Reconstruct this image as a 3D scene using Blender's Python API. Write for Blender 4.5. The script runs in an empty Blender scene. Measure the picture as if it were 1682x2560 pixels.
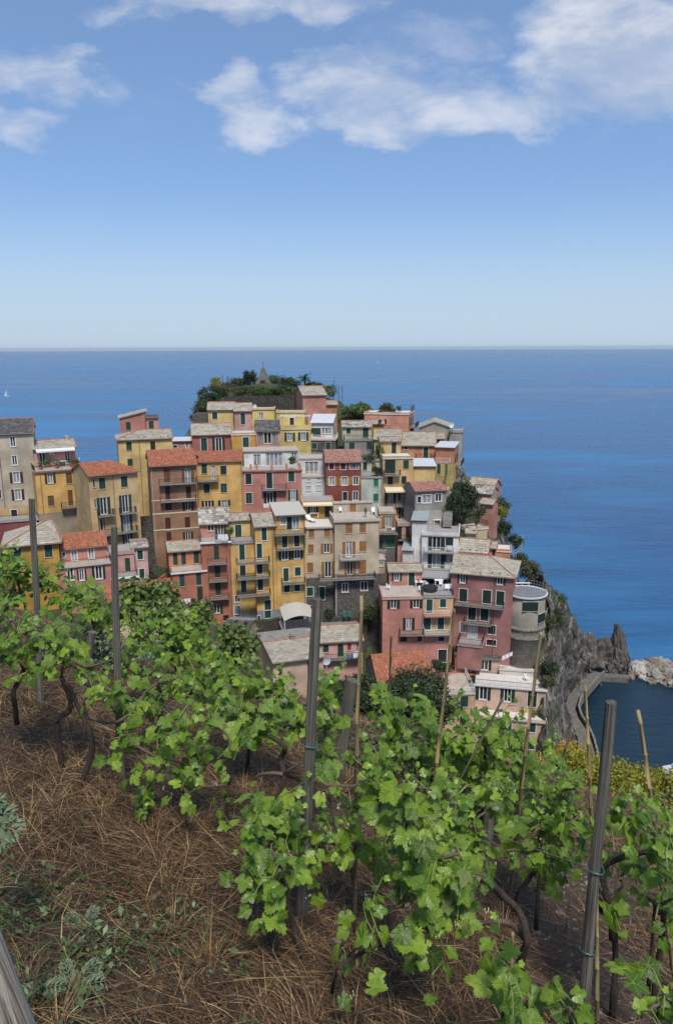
import bpy, math, random
import numpy as np
from mathutils import Matrix, Vector, noise as mnoise
random.seed(7); rng = np.random.default_rng(7)
R = math.radians
scene = bpy.context.scene
COL = scene.collection

# ------------------------------------------------------------------ camera
F_PX, PITCH, ROLL, CAMZ = 1850.0, R(12.5), 0.0038, 78.0
cam_d = bpy.data.cameras.new('camera'); cam = bpy.data.objects.new('camera', cam_d); COL.objects.link(cam)
cam_d.sensor_fit = 'VERTICAL'; cam_d.sensor_height = 24.0; cam_d.lens = 24.0 * F_PX / 2560.0
cam_d.clip_start = 0.05; cam_d.clip_end = 400000
CAM_M = Matrix.Translation((0, 0, CAMZ)) @ Matrix.Rotation(math.pi / 2 - PITCH, 4, 'X') @ Matrix.Rotation(-ROLL, 4, 'Z')
cam.matrix_world = CAM_M
scene.camera = cam
scene.render.resolution_x = 672; scene.render.resolution_y = 1024
CAM3 = CAM_M.to_3x3()

# ------------------------------------------------------------------ sky, sun, exposure
SUN_EL, SUN_AZ = R(58), R(168)      # azimuth clockwise from +Y : sun high behind the camera, slightly right
scene.view_settings.view_transform = 'Standard'; scene.view_settings.look = 'None'
scene.view_settings.gamma = 1.0; scene.view_settings.use_curve_mapping = False
scene.view_settings.exposure = 0.5
world = bpy.data.worlds.new('World'); scene.world = world; world.use_nodes = True
nt = world.node_tree; nt.nodes.clear()

class NB:
    """tiny node-building helper"""
    def __init__(s, nt): s.nt = nt
    def n(s, t, **kw):
        x = s.nt.nodes.new(t)
        for k, v in kw.items(): setattr(x, k, v)
        return x
    def link(s, a, b): s.nt.links.new(a, b)
    def put(s, v, sock):
        if isinstance(v, (int, float)): sock.default_value = v
        elif isinstance(v, (tuple, list)): sock.default_value = v
        else: s.link(v, sock)
    def m(s, op, a, b=None, c=None, clamp=False):
        x = s.n('ShaderNodeMath', operation=op); x.use_clamp = clamp
        s.put(a, x.inputs[0])
        if b is not None: s.put(b, x.inputs[1])
        if c is not None: s.put(c, x.inputs[2])
        return x.outputs[0]
    def sstep(s, v, a, b, lo=0.0, hi=1.0):
        x = s.n('ShaderNodeMapRange', interpolation_type='SMOOTHSTEP')
        s.put(v, x.inputs[0]); s.put(a, x.inputs[1]); s.put(b, x.inputs[2]); s.put(lo, x.inputs[3]); s.put(hi, x.inputs[4])
        return x.outputs[0]
    def mix(s, f, a, b, mode='MIX'):
        x = s.n('ShaderNodeMix', data_type='RGBA', blend_type=mode)
        s.put(f, x.inputs[0])
        for v, i in ((a, 6), (b, 7)):
            if isinstance(v, (tuple, list)) and len(v) == 3: v = (*v, 1)
            s.put(v, x.inputs[i])
        return x.outputs[2]
    def noise(s, vec, scale, detail=4, rough=.55, dist=0.0):
        x = s.n('ShaderNodeTexNoise'); x.inputs['Scale'].default_value = scale
        x.inputs['Detail'].default_value = detail; x.inputs['Roughness'].default_value = rough
        x.inputs['Distortion'].default_value = dist
        if vec is not None: s.link(vec, x.inputs['Vector'])
        return x
    def ramp(s, fac, stops):
        x = s.n('ShaderNodeValToRGB'); cr = x.color_ramp
        while len(cr.elements) < len(stops): cr.elements.new(.5)
        for e, (p, c) in zip(cr.elements, stops):
            e.position = p; e.color = (*c, 1) if len(c) == 3 else c
        s.put(fac, x.inputs[0]); return x.outputs[0]
    def mapping(s, vec, scale=(1, 1, 1), loc=(0, 0, 0), rot=(0, 0, 0)):
        x = s.n('ShaderNodeMapping'); s.link(vec, x.inputs[0])
        x.inputs['Scale'].default_value = scale; x.inputs['Location'].default_value = loc; x.inputs['Rotation'].default_value = rot
        return x.outputs[0]

def ray(px, py):
    d = CAM3 @ Vector(((px - 841) / F_PX, -(py - 1280) / F_PX, -1.0)); return d
def at(px, py, Y):
    d = ray(px, py); return Vector((0, 0, CAMZ)) + d * (Y / d.y)
def on_z(px, py, z):
    d = ray(px, py); return Vector((0, 0, CAMZ)) + d * ((z - CAMZ) / d.z)

w = NB(nt)
wo = w.n('ShaderNodeOutputWorld'); bg = w.n('ShaderNodeBackground'); bg.inputs[1].default_value = 0.072
sky = w.n('ShaderNodeTexSky', sky_type='NISHITA'); sky.sun_disc = False
sky.sun_elevation = SUN_EL; sky.sun_rotation = SUN_AZ; sky.altitude = 50; sky.air_density = 1.0; sky.dust_density = 0.35; sky.ozone_density = 1.2
tc = w.n('ShaderNodeTexCoord'); sep = w.n('ShaderNodeSeparateXYZ'); w.link(tc.outputs['Generated'], sep.inputs[0])
yy = w.m('MAXIMUM', sep.outputs[1], 0.02); u_ = w.m('DIVIDE', sep.outputs[0], yy); v_ = w.m('DIVIDE', sep.outputs[2], yy)
front = w.sstep(sep.outputs[1], 0.1, 0.3)
# (cx, cy, rx, ry, weight): the photographed cloud banks, as directions
CL = [(600, 20, 330, 80, .95), (470, 35, 150, 45, .5), (50, 185, 180, 95, .95), (190, 215, 120, 70, .6), (15, 345, 110, 60, .9), (560, 230, 130, 75, .85), (640, 300, 140, 75, .9),
      (880, 205, 210, 80, .9), (1010, 265, 260, 75, 1.0), (1180, 230, 170, 70, .8), (1060, 95, 190, 85, .62), (1340, 240, 190, 85, .85), (1560, 120, 270, 200, 1.15), (1480, 40, 200, 90, .8), (1660, 235, 200, 80, .95), (300, 290, 200, 90, .35)]
cov = 0.0
cvec = w.n('ShaderNodeCombineXYZ'); w.link(u_, cvec.inputs[0]); w.link(w.m('MULTIPLY', v_, 1.7), cvec.inputs[1])
wn = w.noise(cvec.outputs[0], 3.2, 3, .5)
wsep = w.n('ShaderNodeSeparateColor'); w.link(wn.outputs['Color'], wsep.inputs[0])
uw = w.m('ADD', u_, w.m('MULTIPLY', w.m('SUBTRACT', wsep.outputs[0], .5), .22)); vw = w.m('ADD', v_, w.m('MULTIPLY', w.m('SUBTRACT', wsep.outputs[1], .5), .12))
wn2 = w.noise(cvec.outputs[0], 11.0, 5, .6); ws2 = w.n('ShaderNodeSeparateColor'); w.link(wn2.outputs['Color'], ws2.inputs[0])
uw = w.m('ADD', uw, w.m('MULTIPLY', w.m('SUBTRACT', ws2.outputs[0], .5), .20)); vw = w.m('ADD', vw, w.m('MULTIPLY', w.m('SUBTRACT', ws2.outputs[1], .5), .10))
for (cx, cy, rx, ry, wt) in CL:
    d0 = ray(cx, cy); d1 = ray(cx + rx, cy); d2 = ray(cx, cy + ry)
    u0, v0 = d0.x / d0.y, d0.z / d0.y
    du = abs(d1.x / d1.y - u0); dv = abs(d2.z / d2.y - v0)
    a = w.m('DIVIDE', w.m('SUBTRACT', uw, u0), du); b = w.m('DIVIDE', w.m('SUBTRACT', vw, v0), dv)
    r2 = w.m('ADD', w.m('MULTIPLY', a, a), w.m('MULTIPLY', b, b))
    bl = w.m('MULTIPLY', w.sstep(r2, 2.2, 0.0), wt)
    cov = w.m('MAXIMUM', cov, bl) if not isinstance(cov, float) else bl
fb = w.noise(cvec.outputs[0], 7.0, 9, .58, .35)
fw = w.noise(w.mapping(cvec.outputs[0], (1.0, 1.7, 1.0), rot=(0, 0, .35)), 5.0, 10, .62, .7)
tex = w.m('ADD', w.m('MULTIPLY', fb.outputs[0], .55), w.m('MULTIPLY', fw.outputs[0], .45))
dens_f = w.m('MULTIPLY', w.m('MULTIPLY', w.sstep(w.m('ADD', w.m('MULTIPLY', cov, .62), tex), .71, 1.42), w.sstep(cov, 0.05, .60)), front)
# the same kind of broken cloud goes on overhead and behind
zz = w.m('MAXIMUM', sep.outputs[2], 0.05)
pv = w.n('ShaderNodeCombineXYZ'); w.link(w.m('DIVIDE', sep.outputs[0], zz), pv.inputs[0]); w.link(w.m('DIVIDE', sep.outputs[1], zz), pv.inputs[1])
gn = w.noise(pv.outputs[0], .9, 7, .55, .2)
dens_g = w.m('MULTIPLY', w.sstep(gn.outputs[0], .46, .72), w.sstep(w.m('MAXIMUM', sep.outputs[2], w.m('MULTIPLY', w.m('SUBTRACT', .05, sep.outputs[1]), 9.0)), .42, .55))
dens = w.m('MAXIMUM', dens_f, dens_g, clamp=True)
shade = w.mix(w.sstep(w.m('ADD', fb.outputs[0], w.m('MULTIPLY', w.m('SUBTRACT', fw.outputs[0], .5), .6)), .36, .62), (5.4, 6.0, 7.2), (8.0, 8.15, 8.6))
skyc = w.mix(1.0, sky.outputs[0], (.84, 1.02, 1.27), 'MULTIPLY')
skyc = w.mix(w.sstep(sep.outputs[2], .20, -.02, 0.0, .90), w.mix(.30, skyc, (3.3, 5.0, 7.9)), (5.1, 6.3, 7.8))       # pale sea haze low in the sky, all round
w.link(w.mix(w.m('MULTIPLY', dens, .93), skyc, shade), bg.inputs[0])
w.link(bg.outputs[0], wo.inputs[0])
sd = bpy.data.lights.new('sun', 'SUN'); sd.energy = 2.8; sd.angle = R(12); sd.color = (1.0, .95, .87)
sun = bpy.data.objects.new('sun', sd); COL.objects.link(sun)
sdir = Vector((math.sin(SUN_AZ) * math.cos(SUN_EL), math.cos(SUN_AZ) * math.cos(SUN_EL), math.sin(SUN_EL)))
sun.rotation_euler = sdir.to_track_quat('Z', 'Y').to_euler(); sun.location = (0, -20, 140)

# ------------------------------------------------------------------ materials
MATS = {}
def newmat(name):
    m = bpy.data.materials.new(name); m.use_nodes = True; t = m.node_tree; t.nodes.clear()
    b = NB(t); o = b.n('ShaderNodeOutputMaterial'); p = b.n('ShaderNodeBsdfPrincipled'); b.link(p.outputs[0], o.inputs[0])
    MATS[name] = m; return m, b, p, o
def geo_pos(b): return b.n('ShaderNodeNewGeometry').outputs['Position']
def bump(b, p, h, strength=.4, dist=.02):
    x = b.n('ShaderNodeBump'); x.inputs['Strength'].default_value = strength; x.inputs['Distance'].default_value = dist
    b.link(h, x.inputs['Height']); b.link(x.outputs[0], p.inputs['Normal'])
def plain(name, c, rough=.7, var=.15, scale=8.0, metal=0.0):
    if name in MATS: return MATS[name]
    m, b, p, o = newmat(name)
    n = b.noise(geo_pos(b), scale, 4)
    lo = tuple(max(0, x * (1 - var)) for x in c); hi = tuple(min(1, x * (1 + var)) for x in c)
    b.link(b.ramp(n.outputs[0], [(.3, lo), (.7, hi)]), p.inputs['Base Color'])
    p.inputs['Roughness'].default_value = rough; p.inputs['Metallic'].default_value = metal
    return m
def plaster(c, key=None):
    k = 'plaster_%.3f_%.3f_%.3f' % c
    if k in MATS: return MATS[k]
    m, b, p, o = newmat(k)
    pos = geo_pos(b)
    n1 = b.noise(pos, .35, 5, .6); n2 = b.noise(b.mapping(pos, (1.6, 1.6, .22)), 1.1, 6, .65); n3 = b.noise(pos, 6, 4)
    dark = tuple(x * .70 for x in c); pale = tuple(min(.9, x * 1.12 + .015) for x in c)
    c1 = b.mix(b.sstep(n1.outputs[0], .3, .72), dark, pale)
    dirt = (c[0] * .45 + .03, c[1] * .45 + .028, c[2] * .45 + .024)
    c2 = b.mix(b.m('MULTIPLY', b.sstep(n2.outputs[0], .55, .78), .55), c1, dirt)
    c3 = b.mix(b.m('MULTIPLY', b.sstep(n3.outputs[0], .5, .8), .18), c2, pale)
    b.link(c3, p.inputs['Base Color']); p.inputs['Roughness'].default_value = .9
    bump(b, p, n3.outputs[0], .25, .03)
    return m
def island(name, stops, rough=.85, nscale=4.0, namt=.35, dark=(.1, .09, .08), bmp=.3):
    m, b, p, o = newmat(name)
    g = b.n('ShaderNodeNewGeometry')
    n = b.noise(g.outputs['Position'], nscale, 5, .6)
    c = b.ramp(g.outputs['Random Per Island'], stops)
    c = b.mix(b.m('MULTIPLY', b.sstep(n.outputs[0], .5, .75), namt), c, dark)
    b.link(c, p.inputs['Base Color']); p.inputs['Roughness'].default_value = rough
    if bmp: bump(b, p, n.outputs[0], bmp, .02)
    return m
island('slate', [(0, (.26, .225, .175)), (.3, (.33, .295, .235)), (.7, (.36, .325, .26)), (1, (.42, .385, .315))], nscale=.6, namt=.45, dark=(.17, .14, .11))
island('slate_old', [(0, (.14, .12, .10)), (.4, (.30, .27, .23)), (.75, (.38, .36, .32)), (1, (.50, .48, .43))], nscale=.7, namt=.5, dark=(.09, .08, .07))
island('slate_dark', [(0, (.055, .05, .052)), (.5, (.085, .08, .08)), (1, (.13, .12, .12))], nscale=1, namt=.4)
island('tile', [(0, (.24, .075, .038)), (.4, (.31, .105, .054)), (.8, (.35, .13, .07)), (1, (.40, .18, .10))], nscale=.9, namt=.4, dark=(.19, .09, .055))
island('tile_pink', [(0, (.24, .09, .06)), (.4, (.33, .15, .11)), (.8, (.36, .19, .15)), (1, (.34, .25, .21))], nscale=1.2, namt=.4, dark=(.17, .12, .10))
plain('ridge', (.36, .13, .065), .85, .3, 2)
plain('metal_pale', (.50, .52, .55), .55, .08, 1)
plain('metal_green', (.28, .33, .33), .6, .15, 1)
plain('terrace', (.40, .34, .29), .9, .16, 1.2)
plain('terrace_grey', (.30, .28, .27), .9, .16, 1.2)
plain('terrace_dark', (.17, .17, .19), .6, .16, 1.2)
plain('terrace_white', (.56, .53, .49), .9, .1, 1.2)
plain('concrete', (.22, .205, .185), .9, .25, 1.5)
plain('path_stone', (.125, .115, .10), .95, .35, 1.2)
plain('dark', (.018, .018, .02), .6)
plain('iron', (.03, .032, .034), .6)
plain('white', (.66, .66, .64), .6, .06, 2)
plain('white_plastic', (.78, .78, .77), .4, .03)
plain('stone_trim', (.42, .38, .32), .85)
plain('pipe', (.20, .14, .11), .7); plain('pipe_light', (.45, .40, .34), .7)
plain('awning', (.44, .41, .35), .85, .05); plain('awning_cream', (.62, .54, .36), .85, .05); plain('awning_grey', (.25, .25, .25), .9, .1)
plain('pot', (.34, .12, .06), .85); plain('wood_brown', (.12, .055, .025), .7)
plain('cloth_white', (.75, .76, .80), .9, .04); plain('cloth_blue', (.10, .14, .30), .9); plain('cloth_pink', (.50, .36, .33), .9)
plain('leaf_pot', (.06, .11, .025), .7, .5, 12)
SH = {'g': (.010, .065, .042), 'b': (.012, .075, .075), 'd': (.022, .026, .026), 'm': (.085, .018, .015), 'n': (.15, .065, .028), 'o': (.30, .135, .04), 'y': (.42, .22, .03), 'G': (.01, .15, .075), 'r': (.40, .02, .02), 'w': (.6, .6, .6), 'a': (.22, .28, .30), 'k': (.008, .030, .022)}
for k_, c_ in SH.items(): plain('shutter_' + k_, tuple(x * (.62 if k_ in 'gbkdm' else .85) for x in c_), .75 if k_ != 'w' else .5, .28, 3)
m, b, p, o = newmat('glass'); p.inputs['Base Color'].default_value = (.02, .024, .03, 1); p.inputs['Roughness'].default_value = .08
m, b, p, o = newmat('glass_curtain')
n = b.noise(b.mapping(geo_pos(b), (6, 6, .5)), 2, 2); b.link(b.ramp(n.outputs[0], [(.35, (.10, .11, .12)), (.65, (.38, .39, .40))]), p.inputs['Base Color']); p.inputs['Roughness'].default_value = .15
def stone_mat(name, c0, c1, scale, mortar=(.10, .09, .08), zs=1.9):
    m, b, p, o = newmat(name)
    pos = b.mapping(geo_pos(b), (1, 1, zs))
    v = b.n('ShaderNodeTexVoronoi'); v.inputs['Scale'].default_value = scale; b.link(pos, v.inputs['Vector'])
    e = b.n('ShaderNodeTexVoronoi', feature='DISTANCE_TO_EDGE'); e.inputs['Scale'].default_value = scale; b.link(pos, e.inputs['Vector'])
    sx = b.n('ShaderNodeSeparateColor'); b.link(v.outputs['Color'], sx.inputs[0])
    n = b.noise(geo_pos(b), .4, 5)
    c = b.mix(sx.outputs[0], c0, c1); c = b.mix(b.sstep(e.outputs[0], .07, .0), c, mortar)
    c = b.mix(b.m('MULTIPLY', b.sstep(n.outputs[0], .45, .75), .5), c, tuple(x * .5 for x in c0))
    b.link(c, p.inputs['Base Color']); p.inputs['Roughness'].default_value = .95
    h = b.m('ADD', b.sstep(e.outputs[0], 0, .12), b.m('MULTIPLY', sx.outputs[1], .6)); bump(b, p, h, .8, .06)
    return m
stone_mat('stone_wall', (.075, .07, .062), (.17, .155, .135), 2.2)
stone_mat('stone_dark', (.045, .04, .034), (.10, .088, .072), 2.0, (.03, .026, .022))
stone_mat('stone_tower', (.15, .135, .11), (.26, .235, .195), 1.6, (.13, .115, .095))
# cliff / hill
def hill_mat():
    m, b, p, o = newmat('hill_rock')
    g = b.n('ShaderNodeNewGeometry'); pos = g.outputs['Position']
    s = b.n('ShaderNodeSeparateXYZ'); b.link(g.outputs['Normal'], s.inputs[0])
    st = b.noise(b.mapping(pos, (.9, .6, .42), rot=(.6, .75, .2)), .9, 9, .7, .9)      # steep bedding
    n1 = b.noise(pos, .22, 6, .6); n2 = b.noise(pos, 1.4, 6, .65)
    rock = b.ramp(st.outputs[0], [(.38, (.022, .018, .014)), (.46, (.09, .076, .06)), (.53, (.18, .155, .125)), (.62, (.31, .28, .235))])
    rock = b.mix(b.m('MULTIPLY', b.sstep(n1.outputs[0], .5, .7), .45), rock, (.085, .062, .045))
    veg = b.ramp(n2.outputs[0], [(.3, (.018, .026, .010)), (.5, (.045, .062, .018)), (.7, (.085, .092, .035))])
    zf = b.sstep(b.m('ADD', s.outputs[2], b.m('MULTIPLY', b.m('SUBTRACT', n1.outputs[0], .5), .75)), .62, .80)
    sp_ = b.n('ShaderNodeSeparateXYZ'); b.link(pos, sp_.inputs[0])
    vm = b.m('MULTIPLY', b.m('MULTIPLY', b.sstep(n1.outputs[0], .50, .60), b.sstep(sp_.outputs[2], 8, 20)), .75)
    b.link(b.mix(b.m('MAXIMUM', zf, vm), rock, veg), p.inputs['Base Color']); p.inputs['Roughness'].default_value = .95
    bump(b, p, b.m('ADD', st.outputs[0], b.m('MULTIPLY', n2.outputs[0], .5)), .9, .7)
hill_mat()
def rock_mat(name, c0, c1, scale):
    m, b, p, o = newmat(name)
    pos = geo_pos(b); n1 = b.noise(b.mapping(pos, (1, 1, .35), rot=(.3, .3, 0)), scale, 8, .68, .5); n2 = b.noise(pos, scale * .3, 4)
    c = b.ramp(n1.outputs[0], [(.3, tuple(x * .35 for x in c0)), (.5, c0), (.75, c1)])
    c = b.mix(b.m('MULTIPLY', b.sstep(n2.outputs[0], .5, .7), .5), c, tuple(x * .45 for x in c0))
    b.link(c, p.inputs['Base Color']); p.inputs['Roughness'].default_value = .9; bump(b, p, n1.outputs[0], .8, .3)
rock_mat('sea_rock', (.10, .088, .074), (.21, .185, .155), .9)
rock_mat('boulder_grey', (.26, .24, .21), (.42, .39, .35), 1.6)
rock_mat('boulder_white', (.38, .36, .33), (.58, .56, .52), 1.6)
rock_mat('boulder_brown', (.20, .155, .115), (.34, .28, .22), 1.6)
# sea
def sea_mat():
    m, b, p, o = newmat('sea_water')
    pos = geo_pos(b); s = b.n('ShaderNodeSeparateXYZ'); b.link(pos, s.inputs[0])
    dist = b.m('SQRT', b.m('ADD', b.m('MULTIPLY', s.outputs[0], s.outputs[0]), b.m('MULTIPLY', s.outputs[1], s.outputs[1])))
    big = b.noise(b.mapping(pos, (.0011, .0042, 1), rot=(0, 0, .10)), 1.0, 7, .62, 1.4)         # current lanes and slicks
    mid = b.noise(b.mapping(pos, (.008, .018, 1), rot=(0, 0, .25)), 1.0, 5, .6, .4)
    lane = b.m('ADD', b.m('MULTIPLY', big.outputs[0], .65), b.m('MULTIPLY', mid.outputs[0], .35))
    deep = b.mix(b.sstep(lane, .42, .64), (.005, .062, .175), (.030, .160, .335))
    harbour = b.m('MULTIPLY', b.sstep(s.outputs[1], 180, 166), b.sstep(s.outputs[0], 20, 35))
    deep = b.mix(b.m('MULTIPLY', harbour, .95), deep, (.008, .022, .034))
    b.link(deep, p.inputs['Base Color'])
    p.inputs['IOR'].default_value = 1.33
    b.link(b.sstep(lane, .35, .65, .22, .36), p.inputs['Roughness'])
    w1 = b.noise(b.mapping(pos, (.18, .42, 1), rot=(0, 0, .35)), 1.0, 6, .62, .3); w2 = b.noise(b.mapping(pos, (.035, .09, 1), rot=(0, 0, .3)), 1.0, 4, .6)
    h = b.m('ADD', w1.outputs[0], b.m('MULTIPLY', w2.outputs[0], 1.6))
    x = b.n('ShaderNodeBump'); x.inputs['Distance'].default_value = 1.0
    b.link(b.sstep(dist, 150, 6000, .5, .06), x.inputs['Strength']); b.link(h, x.inputs['Height']); b.link(x.outputs[0], p.inputs['Normal'])
sea_mat()
# vineyard materials
def leaf_mat(name, c0, c1, trans=.4, veins=True):
    m, b, p, o = newmat(name)
    oi = b.n('ShaderNodeObjectInfo'); g = b.n('ShaderNodeNewGeometry')
    n = b.noise(g.outputs['Position'], 38, 4)
    c = b.ramp(oi.outputs['Random'], [(0, tuple(x * .55 for x in c0)), (.25, c0), (.75, tuple((x + y) / 2 for x, y in zip(c0, c1))), (1, c1)])
    c = b.mix(b.m('MULTIPLY', b.sstep(n.outputs[0], .4, .7), .30), c, tuple(x * .6 for x in c0))
    if veins:
        uv = b.n('ShaderNodeUVMap'); s = b.n('ShaderNodeSeparateXYZ'); b.link(uv.outputs[0], s.inputs[0])
        r_ = b.m('SQRT', b.m('ADD', b.m('MULTIPLY', s.outputs[0], s.outputs[0]), b.m('MULTIPLY', s.outputs[1], s.outputs[1])))
        an = b.m('ARCTAN2', s.outputs[0], s.outputs[1])
        f_ = b.m('ABSOLUTE', b.m('SUBTRACT', b.m('FRACT', b.m('ADD', b.m('DIVIDE', an, 1.14), .5)), .5))
        dv = b.m('MULTIPLY', b.m('MULTIPLY', f_, 1.14), r_)
        main = b.sstep(dv, .035, .008)
        sec = b.m('MULTIPLY', b.sstep(b.m('SINE', b.m('ADD', b.m('MULTIPLY', r_, 34.0), b.m('MULTIPLY', dv, -38.0))), .55, .95), .5)
        vn = b.m('MAXIMUM', main, sec)
        c = b.mix(b.m('MULTIPLY', vn, .45), c, tuple(min(.6, x * 1.25 + .06) for x in c1))
        bump(b, p, b.m('SUBTRACT', n.outputs[0], b.m('MULTIPLY', vn, .8)), .6, .01)
    back = b.mix(.55, c, (.26, .33, .20)); c = b.mix(g.outputs['Backfacing'], c, back)
    b.link(c, p.inputs['Base Color']); p.inputs['Roughness'].default_value = .42; p.inputs['Specular IOR Level'].default_value = .45
    t = b.n('ShaderNodeBsdfTranslucent'); b.link(b.mix(1.0, c, (1.35, 1.5, .45), 'MULTIPLY'), t.inputs[0])
    mx = b.n('ShaderNodeMixShader'); mx.inputs[0].default_value = trans
    b.link(p.outputs[0], mx.inputs[1]); b.link(t.outputs[0], mx.inputs[2]); b.link(mx.outputs[0], o.inputs[0])
leaf_mat('vine_leaf', (.066, .140, .008), (.25, .365, .034), .27)
leaf_mat('vine_leaf_mass', (.066, .140, .008), (.25, .365, .034), .27, False)
for nd in MATS['vine_leaf_mass'].node_tree.nodes:
    if nd.type == 'OBJECT_INFO':
        t__ = MATS['vine_leaf_mass'].node_tree; gg = t__.nodes.new('ShaderNodeNewGeometry')
        for l_ in list(nd.outputs['Random'].links): t__.links.new(gg.outputs['Random Per Island'], l_.to_socket)
leaf_mat('vine_leaf_young', (.17, .24, .05), (.26, .30, .10), .45)
def leafy(name, c0, c1, trans=.3):
    m, b, p, o = newmat(name)
    g = b.n('ShaderNodeNewGeometry')
    c = b.mix(g.outputs['Random Per Island'], c0, c1)
    b.link(c, p.inputs['Base Color']); p.inputs['Roughness'].default_value = .6
    t = b.n('ShaderNodeBsdfTranslucent'); b.link(c, t.inputs[0]); mx = b.n('ShaderNodeMixShader'); mx.inputs[0].default_value = trans
    b.link(p.outputs[0], mx.inputs[1]); b.link(t.outputs[0], mx.inputs[2]); b.link(mx.outputs[0], o.inputs[0])
leafy('leaf_dark', (.018, .035, .010), (.055, .085, .022)); leafy('leaf_mid', (.035, .065, .014), (.10, .15, .03))
leafy('leaf_bright', (.06, .11, .02), (.15, .20, .045)); leafy('leaf_euphorbia', (.13, .15, .012), (.36, .33, .03)); leafy('leaf_orange', (.42, .25, .015), (.62, .36, .02))
leafy('leaf_silver', (.085, .13, .065), (.20, .26, .15)); leafy('weed_green', (.04, .075, .02), (.13, .19, .06)); leafy('leaf_olive', (.05, .062, .025), (.14, .14, .06))
leafy('weed_pale', (.12, .18, .08), (.26, .32, .17))
m, b, p, o = newmat('straw')
g = b.n('ShaderNodeNewGeometry'); c = b.ramp(g.outputs['Random Per Island'], [(0, (.016, .008, .0035)), (.36, (.060, .028, .011)), (.68, (.125, .063, .025)), (.88, (.24, .14, .055)), (1, (.46, .34, .17))])
b.link(c, p.inputs['Base Color']); p.inputs['Roughness'].default_value = .75
m, b, p, o = newmat('straw_pale')
g = b.n('ShaderNodeNewGeometry'); c = b.ramp(g.outputs['Random Per Island'], [(0, (.05, .025, .01)), (.5, (.16, .085, .034)), (.85, (.31, .195, .085)), (1, (.50, .39, .22))])
b.link(c, p.inputs['Base Color']); p.inputs['Roughness'].default_value = .75
m, b, p, o = newmat('soil')
pos = geo_pos(b); n1 = b.noise(pos, 1.3, 6, .65); n2 = b.noise(pos, 26, 6, .7)
c = b.ramp(n2.outputs[0], [(.3, (.022, .014, .008)), (.5, (.080, .054, .034)), (.72, (.20, .15, .105))]); c = b.mix(b.m('MULTIPLY', n1.outputs[0], .5), c, (.050, .028, .014))
b.link(c, p.inputs['Base Color']); p.inputs['Roughness'].default_value = .95; bump(b, p, n2.outputs[0], .9, .03)
m, b, p, o = newmat('hillside_scrub')
pos = geo_pos(b); n1 = b.noise(pos, .5, 6, .65); n2 = b.noise(pos, 4, 6, .7)
c = b.ramp(n2.outputs[0], [(.3, (.015, .02, .008)), (.55, (.05, .06, .02)), (.78, (.10, .085, .04))]); b.link(c, p.inputs['Base Color']); p.inputs['Roughness'].default_value = .95; bump(b, p, n2.outputs[0], .9, .2)
def wood(name, c0, c1, sc=30.0):
    m, b, p, o = newmat(name)
    t_ = b.n('ShaderNodeTexCoord'); v = t_.outputs['Object']
    n = b.noise(b.mapping(v, (sc, sc, 1.2)), 1.0, 7, .7, .6); n2 = b.noise(v, 5, 4)
    c = b.ramp(n.outputs[0], [(.32, tuple(x * .25 for x in c0)), (.48, c0), (.72, c1)])
    c = b.mix(b.m('MULTIPLY', b.sstep(n2.outputs[0], .45, .7), .45), c, tuple(x * .55 for x in c0))
    b.link(c, p.inputs['Base Color']); p.inputs['Roughness'].default_value = .9; bump(b, p, n.outputs[0], .9, .012)
wood('post_wood', (.10, .092, .076), (.28, .26, .215), 95); wood('post_wood_pale', (.22, .20, .17), (.42, .39, .34), 22); wood('bark', (.045, .030, .022), (.12, .085, .062), 140)
wood('cane_wood', (.14, .095, .065), (.26, .19, .145), 140); wood('bamboo', (.27, .20, .09), (.45, .35, .17), 18); wood('bamboo_old', (.10, .075, .045), (.2, .155, .10), 18)
plain('wire', (.10, .085, .07), .5, .2, 5, .6); plain('green_tie', (.02, .14, .11), .5)
plain('shoot', (.17, .20, .055), .6, .3, 20)
plain('pebble', (.20, .165, .135), .9, .45, 14)
plain('blossom', (.46, .50, .26), .7)
m, b, p, o = newmat('person_clothes')
t_ = b.n('ShaderNodeTexCoord'); s = b.n('ShaderNodeSeparateXYZ'); b.link(t_.outputs['Object'], s.inputs[0])
oi = b.n('ShaderNodeObjectInfo')
c = b.ramp(b.m('DIVIDE', s.outputs[2], 1.8), [(0, (.02, .02, .02)), (.04, (.025, .03, .045)), (.52, (.025, .027, .035)), (.53, (.03, .03, .03)), (.83, (.03, .03, .03)), (.84, (.40, .23, .16)), (.93, (.05, .03, .02))])
for e in c.node.color_ramp.elements: pass
c.node.color_ramp.interpolation = 'CONSTANT'
b.link(c, p.inputs['Base Color']); p.inputs['Roughness'].default_value = .85
m2 = m.copy(); m2.name = 'person_pale'; MATS['person_pale'] = m2
for nd in m2.node_tree.nodes:
    if nd.type == 'VALTORGB':
        nd.color_ramp.elements[3].color = (.55, .55, .58, 1); nd.color_ramp.elements[4].color = (.55, .55, .58, 1)

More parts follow.
